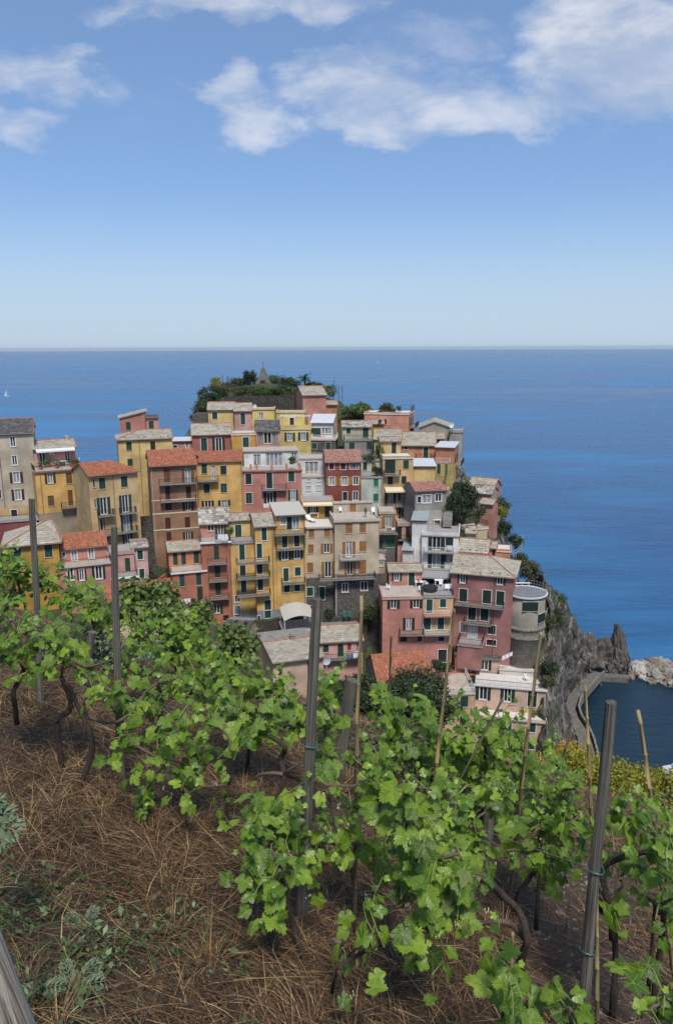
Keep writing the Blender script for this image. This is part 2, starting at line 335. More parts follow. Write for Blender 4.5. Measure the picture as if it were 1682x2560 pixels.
# ------------------------------------------------------------------ mesh helpers
WM = {}          # world matrix of each object built
class MB:
    def __init__(s): s.v = []; s.f = []
    def quad(s, a, b, c, d):
        i = len(s.v); s.v += [tuple(a), tuple(b), tuple(c), tuple(d)]; s.f.append((i, i + 1, i + 2, i + 3)); return s
    def tri(s, a, b, c):
        i = len(s.v); s.v += [tuple(a), tuple(b), tuple(c)]; s.f.append((i, i + 1, i + 2)); return s
    def box(s, x0, x1, y0, y1, z0, z1):
        i = len(s.v)
        s.v += [(x0, y0, z0), (x1, y0, z0), (x1, y1, z0), (x0, y1, z0), (x0, y0, z1), (x1, y0, z1), (x1, y1, z1), (x0, y1, z1)]
        s.f += [(i, i + 3, i + 2, i + 1), (i + 4, i + 5, i + 6, i + 7), (i, i + 1, i + 5, i + 4), (i + 1, i + 2, i + 6, i + 5), (i + 2, i + 3, i + 7, i + 6), (i + 3, i, i + 4, i + 7)]
        return s
    def slab(s, pts, t):
        """thick polygon: pts top (ccw from above), thickness t downwards"""
        n = len(pts); i = len(s.v)
        s.v += [tuple(p) for p in pts] + [(p[0], p[1], p[2] - t) for p in pts]
        s.f.append(tuple(range(i, i + n))); s.f.append(tuple(range(i + 2 * n - 1, i + n - 1, -1)))
        for k in range(n):
            l = (k + 1) % n; s.f.append((i + k, i + n + k, i + n + l, i + l))
        return s
    def tube(s, pts, rad, n=8, cap=True, jitter=0.0):
        pts = [Vector(p) for p in pts]; rings = []
        if isinstance(rad, (int, float)): rad = [rad] * len(pts)
        up = Vector((.3, .2, 1))
        for k, p in enumerate(pts):
            t = (pts[min(k + 1, len(pts) - 1)] - pts[max(k - 1, 0)]).normalized()
            a = t.cross(up); a = a.normalized() if a.length > 1e-4 else Vector((1, 0, 0)); c = t.cross(a).normalized()
            i = len(s.v); rings.append(i)
            for q in range(n):
                an = 2 * math.pi * q / n; r = rad[k] * (1 + random.uniform(-jitter, jitter))
                s.v.append(tuple(p + a * (math.cos(an) * r) + c * (math.sin(an) * r)))
        for k in range(len(rings) - 1):
            for q in range(n):
                s.f.append((rings[k] + q, rings[k] + (q + 1) % n, rings[k + 1] + (q + 1) % n, rings[k + 1] + q))
        if cap:
            s.f.append(tuple(rings[0] + q for q in range(n - 1, -1, -1))); s.f.append(tuple(rings[-1] + q for q in range(n)))
        return s
    def mesh(s, name, mat, smooth=False):
        me = bpy.data.meshes.new(name); me.from_pydata(s.v, [], s.f)
        me.materials.append(MATS[mat] if isinstance(mat, str) else mat)
        if smooth: me.polygons.foreach_set('use_smooth', [True] * len(me.polygons))
        me.update(); return me
def np_mesh(name, verts, faces_tri_or_quad, mat, smooth=False):
    v = np.asarray(verts, dtype=np.float32); f = np.asarray(faces_tri_or_quad, dtype=np.int32); k = f.shape[1]
    me = bpy.data.meshes.new(name); me.vertices.add(len(v)); me.vertices.foreach_set('co', v.ravel())
    me.loops.add(f.size); me.loops.foreach_set('vertex_index', f.ravel())
    me.polygons.add(len(f)); me.polygons.foreach_set('loop_start', np.arange(0, f.size, k, dtype=np.int32)); me.polygons.foreach_set('loop_total', np.full(len(f), k, dtype=np.int32))
    if smooth: me.polygons.foreach_set('use_smooth', np.ones(len(f), dtype=bool))
    me.update(calc_edges=True); me.validate(); me.materials.append(MATS[mat] if isinstance(mat, str) else mat); return me
I4 = Matrix.Identity(4)
def link(name, data, parent=None, world=I4, **props):
    o = bpy.data.objects.new(name, data); COL.objects.link(o)
    WM[o.name] = world.copy()
    if parent is not None:
        o.parent = parent; o.matrix_basis = WM[parent.name].inverted() @ world
    else: o.matrix_basis = world
    for k, v in props.items(): o[k] = v
    return o
def thing(name, label, cat, world=I4, group=None, data=None):
    o = link(name, data, None, world, label=label, category=cat)
    if group: o['group'] = group
    return o
def struct(name, data, world=I4): return link(name, data, None, world, kind='structure')

# ------------------------------------------------------------------ pixel frames (crops of the photograph)
CR = {'N': (0, 0, 1), 'A': (0, 1000, 3.91), 'B': (280, 980, 3.91), 'C': (460, 880, 3.91), 'D': (820, 960, 3.91), 'E': (360, 1230, 3.91),
      'F': (700, 1230, 3.91), 'G': (940, 1250, 3.4), 'H': (600, 1500, 3.128), 'I': (1050, 1550, 2.475), 'K': (0, 1350, 2.793), 'L': (560, 1700, 2.444), 'M': (1100, 1800, 2.687)}
def PX(c, x, y):
    o = CR[c]; return o[0] + x / o[2], o[1] + y / o[2]

# ------------------------------------------------------------------ ground heights
def ground_z(X, Y):
    """vineyard slope near the camera, breaking away to the valley"""
    d = 2.31 + .245 * Y + .257 * X
    e = Y + .35 * X - 6.0
    if e > 0: d += .03 * e * e if e < 12 else 4.32 + .72 * (e - 12)
    d = d + .05 * (mnoise.noise(Vector((X * .7, Y * .7, 3.1)))) * min(1, max(0, Y) + .3)
    if X < -8: d -= 0.0
    return CAMZ - d
def ground_hit(px, py, h=0.0):
    d = ray(px, py); d = d / d.y; t = .5
    while t < 60:
        p = Vector((0, 0, CAMZ)) + d * t
        if p.z < ground_z(p.x, p.y) + h: return p
        t += .02
    return p

# ------------------------------------------------------------------ houses
CTRL = []        # terrain control points gathered from house bases
class Blk: pass
def house(name, label, cat='house', group='houses of the village'):
    h = Blk(); h.name, h.label, h.cat, h.group, h.o = name, label, cat, group, None
    return h
def cover(kind, p0, p1, p2, p3, nrm):
    """roofing pieces on the quad p0,p1 (eave) p2,p3 (ridge); returns MB"""
    mb = MB(); p0, p1, p2, p3 = map(Vector, (p0, p1, p2, p3))
    L = ((p3 + p2) / 2 - (p0 + p1) / 2).length
    tile = kind.startswith('tile')
    rh = .40 if tile else .48
    rows = max(1, int(L / rh))
    for r in range(rows):
        t0 = r / rows; t1 = min(1.0, (r + (1.12 if not tile else 1.05)) / rows)
        a0, b0 = p0.lerp(p3, t0), p1.lerp(p2, t0); a1, b1 = p0.lerp(p3, t1), p1.lerp(p2, t1)
        W = (b0 - a0).length
        if W < .3: continue
        if tile:
            n = max(1, int(W / .26))
            for k in range(n):
                s0, s1 = k / n, (k + .86) / n
                h = .085 + random.uniform(-.012, .012); h2 = h - .035
                q = [a0.lerp(b0, s0), a0.lerp(b0, s0 * .7 + s1 * .3), a0.lerp(b0, s0 * .3 + s1 * .7), a0.lerp(b0, s1)]
                w_ = [a1.lerp(b1, s0), a1.lerp(b1, s0 * .7 + s1 * .3), a1.lerp(b1, s0 * .3 + s1 * .7), a1.lerp(b1, s1)]
                i = len(mb.v)
                for k2, (e, f_) in enumerate(zip(q, w_)):
                    hh, hl = (h, h2) if k2 in (1, 2) else (.025, .0)
                    mb.v.append(tuple(e + nrm * hh)); mb.v.append(tuple(f_ + nrm * hl))
                for k2 in range(3): mb.f.append((i + 2 * k2, i + 2 * k2 + 2, i + 2 * k2 + 3, i + 2 * k2 + 1))
                mb.f.append((i, i + 2, i + 4, i + 6))
        else:
            s = random.uniform(-.4, 0)
            while s < W:
                wd = random.uniform(.42, .85); s0, s1 = max(0, s) / W, min(W, s + wd - .018) / W
                if s1 - s0 > .004:
                    h = .055 + random.uniform(-.018, .022); h1 = .012
                    q = [a0.lerp(b0, s0) + nrm * h, a0.lerp(b0, s1) + nrm * (h + random.uniform(-.012, .012)), a1.lerp(b1, s1) + nrm * h1, a1.lerp(b1, s0) + nrm * h1]
                    g = [a0.lerp(b0, s0), a0.lerp(b0, s1)]
                    i = len(mb.v); mb.v += [tuple(x) for x in q + g]
                    mb.f += [(i, i + 1, i + 2, i + 3), (i + 4, i + 5, i + 1, i), (i + 5, i + 2, i + 1), (i + 4, i, i + 3)]
                s += wd
    return mb
def fit_line(eL, eR, Y, yaw):
    dl, dr = ray(*eL), ray(*eR); dm = ray((eL[0] + eR[0]) / 2, (eL[1] + eR[1]) / 2)
    P = Vector((0, 0, CAMZ)) + dm * (Y / dm.y)
    face = math.atan2(-P.x, P.y)
    if yaw is None:
        c, d = -dl.z / dl.y, -dr.z / dr.y
        if c > .11 and d > .11 and (eR[0] - eL[0]) > 60:
            YL, YR = 2 * Y * d / (c + d), 2 * Y * c / (c + d)
            auto = math.atan2(YR - YL, YR * dr.x / dr.y - YL * dl.x / dl.y)
            auto = max(face - .6, min(face + .6, auto)); psi = .8 * auto + .2 * face
        else: psi = face * .7
    else: psi = R(yaw)
    ax = Vector((math.cos(psi), math.sin(psi), 0)); ay = Vector((-math.sin(psi), math.cos(psi), 0))
    def hit(px, py, off=0.0):
        d = ray(px, py); t = (P + ay * off - Vector((0, 0, CAMZ))).dot(ay) / d.dot(ay); return Vector((0, 0, CAMZ)) + d * t
    return P, ax, ay, hit
SHUT = {}
def shutter_mesh(w_, h_, col):
    k = (round(w_, 1), round(h_, 1), col)
    if k in SHUT: return SHUT[k]
    mb = MB(); t = .05
    mb.box(0, w_, .0, .035, 0, h_)
    e = min(.07, w_ * .2)
    mb.box(0, e, -.022, 0, 0, h_); mb.box(w_ - e, w_, -.022, 0, 0, h_); mb.box(e, w_ - e, -.022, 0, 0, e); mb.box(e, w_ - e, -.022, 0, h_ - e, h_); mb.box(e, w_ - e, -.022, 0, h_ * .5 - .03, h_ * .5 + .03)
    n = max(4, int(h_ / .14))
    for i in range(n):
        z = e + (h_ - 2 * e) * (i + .3) / n; mb.quad((e, -.016, z), (w_ - e, -.016, z), (w_ - e, -.002, z + .07), (e, -.002, z + .07))
    SHUT[k] = mb.mesh('shutter', 'shutter_' + col); return SHUT[k]
def rail_mesh(segs, hgt=.95, white=False, gap=.16):
    """segs: list of ((x,y),(x,y)) at z=0"""
    mb = MB(); r = .018
    for (a, b) in segs:
        a = Vector((*a, 0)); b = Vector((*b, 0)); L = (b - a).length
        if L < .1: continue
        d = (b - a) / L; nn = Vector((-d.y, d.x, 0)) * .022
        def bar(p, q, r_, zz0, zz1):
            e = Vector((-(q - p).y, (q - p).x, 0)).normalized() * r_
            mb.slab([p - e + Vector((0, 0, zz1)), q - e + Vector((0, 0, zz1)), q + e + Vector((0, 0, zz1)), p + e + Vector((0, 0, zz1))], zz1 - zz0)
        bar(a, b, .03, hgt - .05, hgt); bar(a, b, .018, .08, .11)
        n = max(1, int(L / gap))
        for i in range(n + 1):
            c = a + d * (L * i / n); th = .028 if i in (0, n) else .013
            mb.box(c.x - th, c.x + th, c.y - th, c.y + th, 0, hgt - .01)
    return mb.mesh('railing', 'white' if white else 'iron')
def block(h, c, eL, eR, yb, Y, d, col, roof='flat', ry=None, run=None, hipL=0, hipR=0, wins=(), balcs=(), yaw=None, ext=5.0, trim='white', sh='g', oh=.3, rail=None, par=0.0, floor='terrace', ref=None, base_ctrl=True, dots=0, edge=None, bands=(), pipes=(), slab_edge=None, side=(), topz=None):
    """one storey block of a house. eL,eR: eave corners (crop px); yb: bottom (crop px)"""
    K = Blk(); K.h = h
    if ref is None:
        P, ax, ay, hit = fit_line(PX(c, *eL), PX(c, *eR), Y, yaw)
        A, B = hit(*PX(c, *eL)), hit(*PX(c, *eR)); zt = (A.z + B.z) / 2
        zb = hit(*PX(c, (eL[0] + eR[0]) / 2, yb)).z
        org = Vector((A.x, A.y, zb)); W = (Vector((B.x, B.y, 0)) - Vector((A.x, A.y, 0))).length
    else:
        ax, ay, hit = ref.ax, ref.ay, ref.hit; W = ref.W; zt = ref.zb
        zb = hit(*PX(c, (eL[0] + eR[0]) / 2, yb)).z; org = Vector((ref.org.x, ref.org.y, zb)); d = ref.d
    K.ax, K.ay, K.hit, K.W, K.zb, K.zt, K.org, K.d = ax, ay, hit, W, zb, zt, org, d
    H = zt - zb
    M = Matrix(((ax.x, ay.x, 0, org.x), (ax.y, ay.y, 0, org.y), (0, 0, 1, org.z), (0, 0, 0, 1))); K.M = M; Mi = M.inverted(); K.Mi = Mi
    if h.o is None:
        h.o = thing(h.name, h.label, h.cat, M @ Matrix.Translation((W / 2, 0, 0)), h.group)
    if base_ctrl and ext > 0: 
        g = M @ Vector((W / 2, 1.5, 0)); CTRL.append((g.x, g.y, g.z - 3.0))
        g = M @ Vector((W / 2, d, 0)); CTRL.append((g.x, g.y, g.z - 2.0))
    def uv(x, y): 
        q = Mi @ hit(*PX(c, x, y)); return q.x, q.z
    K.uv = uv
    holes = []
    for wn_ in wins:
        t, x0, y0, x1, y1 = wn_[:5]; code = wn_[5] if len(wn_) > 5 else sh
        u0, v1 = uv(x0, y0); u1, v0 = uv(x1, y1)
        u0, u1 = max(.06, u0), min(W - .06, u1); v0, v1 = max(.05, v0), min(H - .06, v1)
        if u1 - u0 < .12 or v1 - v0 < .2: continue
        holes.append([t, u0, u1, v0, v1, code])
    mb = MB(); ho = []
    for (t, u0, u1, v0, v1, code) in holes:
        if t == 'o': q = (u1 - u0) * .25; ho.append((u0 + q, u1 - q, v0, v1))
        else: ho.append((u0, u1, v0, v1))
    us = sorted({0.0, W, *[x for q in ho for x in q[:2]]}); vs = sorted({-ext, H, *[x for q in ho for x in q[2:]]})
    for i in range(len(us) - 1):
        for j in range(len(vs) - 1):
            cu, cv = (us[i] + us[i + 1]) / 2, (vs[j] + vs[j + 1]) / 2
            if any(q[0] < cu < q[1] and q[2] < cv < q[3] for q in ho): continue
            mb.quad((us[i], 0, vs[j]), (us[i + 1], 0, vs[j]), (us[i + 1], 0, vs[j + 1]), (us[i], 0, vs[j + 1]))
    rc = .2
    for (u0, u1, v0, v1) in ho:
        mb.quad((u0, 0, v0), (u0, rc, v0), (u0, rc, v1), (u0, 0, v1)); mb.quad((u1, rc, v0), (u1, 0, v0), (u1, 0, v1), (u1, rc, v1))
        mb.quad((u0, 0, v1), (u0, rc, v1), (u1, rc, v1), (u1, 0, v1)); mb.quad((u0, rc, v0), (u0, 0, v0), (u1, 0, v0), (u1, rc, v0))
        mb.quad((u0, rc + .02, v0), (u1, rc + .02, v0), (u1, rc + .02, v1), (u0, rc + .02, v1))
    mb.quad((0, d, -ext), (0, 0, -ext), (0, 0, H), (0, d, H)); mb.quad((W, 0, -ext), (W, d, -ext), (W, d, H), (W, 0, H)); mb.quad((W, d, -ext), (0, d, -ext), (0, d, H), (W, d, H))
    wallmat = plaster(col) if isinstance(col, tuple) else MATS[col]
    # ---- roof
    roof_o = None; T = .16
    kind = roof
    rmat = {'slate': 'slate', 'slate_old': 'slate_old', 'slate_dark': 'slate_dark', 'tile': 'tile', 'tile_pink': 'tile_pink', 'metal': 'metal_pale', 'metal_green': 'metal_green', 'awning': 'awning'}
    if kind in rmat:
        shed = run is not None and run >= d
        rn = run if run is not None else d / 2
        if ry is not None:
            rz = (Mi @ hit(*PX(c, (eL[0] + eR[0]) / 2, ry), rn)).z - H
            rise = max(.25, min(rn * .62, rz))
        else: rise = rn * .38
        K.rise = rise; k = rise / rn
        if not shed:
            rn2 = d - rn
            for (uu, s) in ((0, 1), (W, -1)):
                hp = hipL if uu == 0 else hipR
                if hp == 0: mb.tri((uu, 0, H), (uu, d, H), (uu, rn, H + rise)) if s < 0 else mb.tri((uu, d, H), (uu, 0, H), (uu, rn, H + rise))
        else:
            mb.quad((0, d, H), (W, d, H), (W, d, H + rise), (0, d, H + rise))
            mb.tri((0, d, H), (0, 0, H), (0, d, H + rise)); mb.tri((W, 0, H), (W, d, H), (W, d, H + rise))
        o2 = .18
        ze = H - oh * k + T
        lx, rx = (-o2 if not hipL else -oh), (W + o2 if not hipR else W + oh)
        e0, e1 = Vector((lx, -oh, ze)), Vector((rx, -oh, ze))
        if shed:
            r1, r0 = Vector((rx, d + .2, H + rise + .2 * k + T)), Vector((lx, d + .2, H + rise + .2 * k + T))
        else:
            r1, r0 = Vector((rx if not hipR else W - hipR, rn, H + rise + T)), Vector((lx if not hipL else hipL, rn, H + rise + T))
        rb = MB(); rb.slab([e0, e1, r1, r0], T)
        nf = (e1 - e0).cross(r0 - e0).normalized(); covers = [(e0, e1, r1, r0, nf)]
        if not shed:
            zb2 = H + rise - (d - rn + oh) * (rise / (d - rn)) + T
            g1, g0 = Vector((rx, d + oh, zb2)), Vector((lx, d + oh, zb2))
            rb.slab([r0, r1, g1, g0], T)
            if hipL: rb.slab([g0, e0, r0], T); n3 = (e0 - g0).cross(r0 - g0).normalized(); covers.append((g0, e0, r0, r0, n3))
            if hipR: rb.slab([e1, g1, r1], T); n3 = (g1 - e1).cross(r1 - e1).normalized(); covers.append((e1, g1, r1, r1, n3))
        base_m = 'concrete' if kind.startswith('slate') else rmat[kind]
        roof_o = link('roof', rb.mesh('roof', base_m), h.o, M); K.roof = roof_o
        if kind.startswith('slate') or kind.startswith('tile'):
            cb = MB()
            for q in covers:
                x = cover(kind, *q); off = len(cb.v); cb.v += x.v; cb.f += [tuple(i + off for i in f_) for f_ in x.f]
            link('roof_tiles' if kind.startswith('tile') else 'roof_slates', cb.mesh('roofing', rmat[kind]), roof_o, M, kind='stuff')
            eb = MB()
            if edge is None: edge = kind.startswith('slate') and kind != 'slate_dark'
            if edge:
                eb.tube([r0 + Vector((0, 0, .05)), r1 + Vector((0, 0, .05))], .10, 6)
                if not hipR: eb.tube([e1 + nf * .05, r1 + nf * .05], .07, 6)
                else: eb.tube([e1 + nf * .07, r1 + nf * .07], .09, 6)
                if hipL: eb.tube([e0 + nf * .07, r0 + nf * .07], .09, 6)
                link('ridge_tiles', eb.mesh('ridge', 'ridge'), roof_o, M)
        if dots:
            db = MB()
            for i in range(dots):
                s_ = (i + .5) / dots + random.uniform(-.05, .05); t_ = random.choice((.12, .14, .4)) + random.uniform(-.04, .04)
                q = e0.lerp(e1, s_).lerp(r0.lerp(r1, s_), t_) + nf * .06; db.box(q.x - .14, q.x + .14, q.y - .1, q.y + .1, q.z - .05, q.z + .16)
            link('roof_stones', db.mesh('roof_stones', 'concrete'), roof_o, M)
        gb = MB(); gb.tube([e0 + Vector((0, -.05, -.10)), e1 + Vector((0, -.05, -.10))], .06, 6); link('gutter', gb.mesh('gutter', 'pipe'), roof_o, M)
    elif kind == 'flat':
        fb_ = MB().box(-.12, W + .12, -.14, d, H - .22, H); roof_o = link('terrace_roof', fb_.mesh('terrace', floor), h.o, M); K.roof = roof_o
        if par > 0:
            pb = MB(); tt = .18; z0 = H + .003
            pb.box(-.1, W + .1, -.12, -.12 + tt, z0, H + par); pb.box(-.1, -.1 + tt, -.12 + tt, d, z0, H + par); pb.box(W + .1 - tt, W + .1, -.12 + tt, d, z0, H + par)
            link('parapet', pb.mesh('parapet', wallmat), h.o, M)
        if rail:
            link('railing', rail_mesh([((0, 0), (W, 0)), ((0, 0), (0, d)), ((W, 0), (W, d))], .95, rail == 'w', .2), h.o, M @ Matrix.Translation((0, 0, H + max(par, .003))))
    elif kind == 'slopeu':       # single pitch running along the facade, ry = (left top px y, right top px y)
        zl = (Mi @ hit(*PX(c, eL[0], ry[0]))).z; zr = (Mi @ hit(*PX(c, eR[0], ry[1]))).z
        mb.quad((0, 0, H), (W, 0, H), (W, 0, zr), (0, 0, zl)); mb.quad((W, 0, H), (W, d, H), (W, d, zr), (W, 0, zr)); mb.quad((0, d, H), (0, 0, H), (0, 0, zl), (0, d, zl)); mb.quad((W, d, H), (0, d, H), (0, d, zl), (W, d, zr))
        pts = [Vector((-.3, -.3, zl + T)), Vector((W + .25, -.3, zr + T)), Vector((W + .25, d + .3, zr + T)), Vector((-.3, d + .3, zl + T))]
        roof_o = link('roof', MB().slab(pts, T).mesh('roof', 'concrete'), h.o, M); K.roof = roof_o
        nf = (pts[1] - pts[0]).cross(pts[3] - pts[0]).normalized()
        link('roof_slates', cover('slate', pts[3], pts[0], pts[1], pts[2], nf).mesh('roofing', 'slate'), roof_o, M, kind='stuff')
    elif kind == 'gfront':       # gable facing us, ry = (apex px x, apex px y)
        q = Mi @ hit(*PX(c, *ry)); uA, zA = q.x, q.z
        mb.tri((0, 0, H), (W, 0, H), (uA, 0, zA)); mb.tri((W, d, H), (0, d, H), (uA, d, zA))
        a0, a1 = Vector((uA, -.3, zA + T)), Vector((uA, d, zA + T))
        kl, kr = (zA - H) / max(.1, uA), (zA - H) / max(.1, W - uA)
        l0, l1 = Vector((-.3, -.3, H - .3 * kl + T)), Vector((-.3, d, H - .3 * kl + T)); r0, r1 = Vector((W + .3, -.3, H - .3 * kr + T)), Vector((W + .3, d, H - .3 * kr + T))
        roof_o = link('roof', MB().slab([l0, a0, a1, l1], T).slab([a0, r0, r1, a1], T).mesh('roof', 'concrete'), h.o, M); K.roof = roof_o
        cb = cover('slate', l1, l0, a0, a1, (l0 - l1).cross(a1 - l1).normalized()); x = cover('slate', r0, r1, a1, a0, (r1 - r0).cross(a0 - r0).normalized()); off = len(cb.v); cb.v += x.v; cb.f += [tuple(i + off for i in f_) for f_ in x.f]
        link('roof_slates', cb.mesh('roofing', 'slate'), roof_o, M, kind='stuff')
    K.H = H
    link('wall', mb.mesh('wall', wallmat), h.o, M)
    # ---- windows
    for (t, u0, u1, v0, v1, code) in holes:
        if t == 'o': q = (u1 - u0) * .25; g0, g1 = u0 + q, u1 - q
        else: g0, g1 = u0, u1
        fr = .09 if trim else .05; tm = 'white' if trim == 'white' else 'stone_trim'
        s = MB(); pr = -.035
        if trim:
            s.box(g0 - fr, g0, pr, .02, v0, v1); s.box(g1, g1 + fr, pr, .02, v0, v1); s.box(g0 - fr, g1 + fr, pr, .02, v1, v1 + fr)
        s.box(g0 - fr - .03, g1 + fr + .03, -.09, .02, v0 - .08, v0)
        tall = (v1 - v0) > 1.9
        wo_ = link('door' if (tall and t == 'c') else 'window', s.mesh('surround', tm), h.o, M)
        if t in ('c',):
            if g1 - g0 > .55:
                hw = (g1 - g0) / 2
                for sgn in (0, 1):
                    me = shutter_mesh(hw - .01, v1 - v0, code)
                    MS = M @ Matrix.Translation((g0 + sgn * hw + .005, .07 + random.uniform(-.012, .012), v0)) @ Matrix.Diagonal(((hw - .01) / round(max(.1, hw - .01), 1), 1, (v1 - v0) / round(v1 - v0, 1), 1))
                    link('shutter', me, wo_, MS)
            else:
                link('shutter', MB().box(g0, g1, .06, .1, v0, v1).mesh('shutter', 'shutter_' + code), wo_, M)
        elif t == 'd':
            link('pane_or_dark', MB().quad((g0, .19, v0), (g1, .19, v0), (g1, .19, v1), (g0, .19, v1)).mesh('pane_or_dark', 'dark'), wo_, M)  # open hole, no glass: flat dark sheet paints the unlit inside
        elif t == 'D':
            link('door_leaf', MB().box(g0, g1, .08, .13, v0, v1).box(g0 + .1, g1 - .1, .06, .08, v0 + .15, v0 + (v1 - v0) * .45).box(g0 + .1, g1 - .1, .06, .08, v0 + (v1 - v0) * .52, v1 - .12).mesh('door_leaf', 'shutter_' + code), wo_, M)
        else:
            pm = 'glass_curtain' if (t == 'q' or random.random() < .3) else 'glass'
            link('pane_or_dark', MB().quad((g0, .15, v0), (g1, .15, v0), (g1, .15, v1), (g0, .15, v1)).mesh('pane_or_dark', pm), wo_, M)
            e = min(.075, (g1 - g0) * .12); f_ = MB(); wd = g1 - g0
            f_.box(g0, g0 + e, .09, .145, v0, v1); f_.box(g1 - e, g1, .09, .145, v0, v1); f_.box(g0 + e, g1 - e, .09, .145, v0, v0 + e); f_.box(g0 + e, g1 - e, .09, .145, v1 - e, v1)
            nm = max(1, int(round(wd / .75))) if wd > .5 else 0
            for i in range(1, nm + 1 if nm > 1 else 2):
                if nm == 0: break
                x = g0 + wd * i / (nm if nm > 1 else 2)
                if x < g1 - .1: f_.box(x - e * .8, x + e * .8, .085, .145, v0 + e, v1 - e)
            link('frame', f_.mesh('frame', 'white' if t != 'q' or code != 'n' else 'wood_brown'), wo_, M)
        if t == 'o':
            q = (u1 - u0) * .25 - fr
            for x in (u0, g1 + fr):
                me = shutter_mesh(q, v1 - v0, code)
                MS = M @ Matrix.Translation((x, -.06, v0)) @ Matrix.Rotation(random.uniform(-.02, .02), 4, 'Z') @ Matrix.Diagonal((q / round(max(.1, q), 1), 1, (v1 - v0) / round(v1 - v0, 1), 1))
                link('shutter', me, wo_, MS)
    # ---- balconies
    for bl in balcs:
        x0, y0, x1, y1 = bl[:4]; dep = bl[4] if len(bl) > 4 else 1.0; white = len(bl) > 5 and bl[5] == 'w'; mt = bl[6] if len(bl) > 6 else 'concrete'
        u0, v0 = uv(x0, y0); u1, v1 = uv(x1, y1); v = (v0 + v1) / 2 + .16 * dep
        bo = link('balcony', MB().box(u0, u1, -dep, .0, v - .14, v).box(u0 + .02, u1 - .02, -dep - .03, -dep, v - .17, v + .03).mesh('balcony', mt), h.o, M)
        link('railing', rail_mesh([((u0 + .04, -.03), (u0 + .04, -dep + .05)), ((u0 + .04, -dep + .05), (u1 - .04, -dep + .05)), ((u1 - .04, -dep + .05), (u1 - .04, -.03))], .92, white), bo, M @ Matrix.Translation((0, 0, v)))
        K.bal = (u0, u1, dep, v)
    for (y_, mt, th) in bands:
        v = uv(eL[0], y_)[1]; link('string_course', MB().box(0, W, -.05, 0, v - th, v + th).mesh('band', mt), h.o, M)
    if not pipes and ext > 0 and H > 4 and W > 3.5 and random.random() < .6:
        u = random.choice((.12, W - .12)); link('drainpipe', MB().tube([(u, -.08, -1.5), (u, -.08, H - .1)], .05, 6).mesh('pipe', random.choice(('pipe', 'pipe_light'))), h.o, M)
    for (x_, mt) in pipes:
        u = uv(x_, (eL[1] + yb) / 2)[0]; link('drainpipe', MB().tube([(u, -.09, -min(ext, 2)), (u, -.09, H - .1)], .055, 6).mesh('pipe', mt), h.o, M)
    if slab_edge:
        link('cornice', MB().box(-.2, W + .2, -.28, .0, H - .1, H + .14).mesh('cornice', slab_edge), h.o, M)
    return K
def chimney(K, x, y, c, off=2.5, sz=(.5, .5, 1.1), mat='stone_trim'):
    q = K.Mi @ K.hit(*PX(c, x, y), off); wd, dp, hg = sz
    M = K.M @ Matrix.Translation((q.x, q.y, q.z - hg - 1.0))
    link('chimney', MB().box(-wd / 2, wd / 2, -dp / 2, dp / 2, 0, hg + .75).box(-wd / 2 - .08, wd / 2 + .08, -dp / 2 - .08, dp / 2 + .08, hg + .752, hg + .85).box(-wd / 2 + .05, wd / 2 - .05, -dp / 2 + .05, dp / 2 - .05, hg + .852, hg + 1.0).mesh('chimney', mat), K.h.o, M)
def awning(K, c, x0, y0, x1, y1, dep, mat, drop=.4):
    u0, v0 = K.uv(x0, y0); u1, v1 = K.uv(x1, y1); v = (v0 + v1) / 2 + .22 * dep
    pts = [Vector((u0, -dep, v - drop)), Vector((u1, -dep, v - drop)), Vector((u1, -.02, v)), Vector((u0, -.02, v))]
    link('awning', MB().slab(pts, .04).box(u0, u1, -dep - .03, -dep, v - drop - .22, v - drop + .01).mesh('awning', mat), K.h.o, K.M)

# ------------------------------------------------------------------ the village, house by house
YEL = (.60, .37, .115); YEL2 = (.58, .42, .17); OCH = (.50, .345, .17); GOLD = (.45, .25, .045); BEI = (.46, .37, .265); BEI2 = (.46, .39, .29)
PINK = (.47, .21, .165); PINK2 = (.53, .29, .245); ROSE = (.36, .135, .11); SAL = (.38, .14, .09); ORA = (.47, .20, .105); BRN = (.31, .17, .105); RED = (.22, .05, .036)
MAU = (.33, .15, .135); WHI = (.62, .61, .58); MINT = (.44, .49, .42); GREY = (.25, .23, .20); GREYD = (.14, .135, .12); PEA = (.56, .385, .29); BRT = (.60, .46, .15)

# --- left group
h = house('village_house', 'tall beige house with dark slate roof at the left edge of the village')
K = block(h, 'A', (-190, 345), (325, 318), 1040, 121, 9, BEI2, 'slate_dark', ry=195, edge=True, yaw=20, ext=0, trim='white', sh='m', wins=[('p', 100, 362, 158, 455), ('p', 118, 545, 175, 635), ('o', 95, 708, 232, 805), ('o', 113, 876, 245, 972), ('c', -60, 560, 8, 660), ('c', -60, 870, 20, 960)], pipes=[(15, 'pipe')])
block(h, 'A', (-190, 0), (325, 0), 1180, 121, 9, OCH, None, ref=K, ext=5, wins=[('d', 110, 1075, 177, 1165)])
h = house('village_house', 'low dark red terrace house below the tall beige house')
block(h, 'A', (-60, 1190), (455, 1160), 1330, 117, 3.5, (.22, .05, .045), 'flat', yaw=20, rail='i', floor='terrace_grey', wins=[('d', 360, 1175, 405, 1240)])
h = house('village_house', 'yellow house with a pink roof storey, awning and pot plants on its terrace')
K = block(h, 'A', (345, 715), (808, 668), 1095, 119, 4.4, YEL, 'flat', yaw=28, ext=0, trim=None, sh='n', floor='terrace', rail='i', wins=[('o', 436, 722, 552, 810, 'm'), ('c', 645, 716, 712, 815), ('c', 467, 938, 537, 1033), ('c', 662, 882, 722, 1030)], balcs=[(600, 1058, 775, 1038)], pipes=[(412, 'pipe')], slab_edge='pipe')
KA2 = K
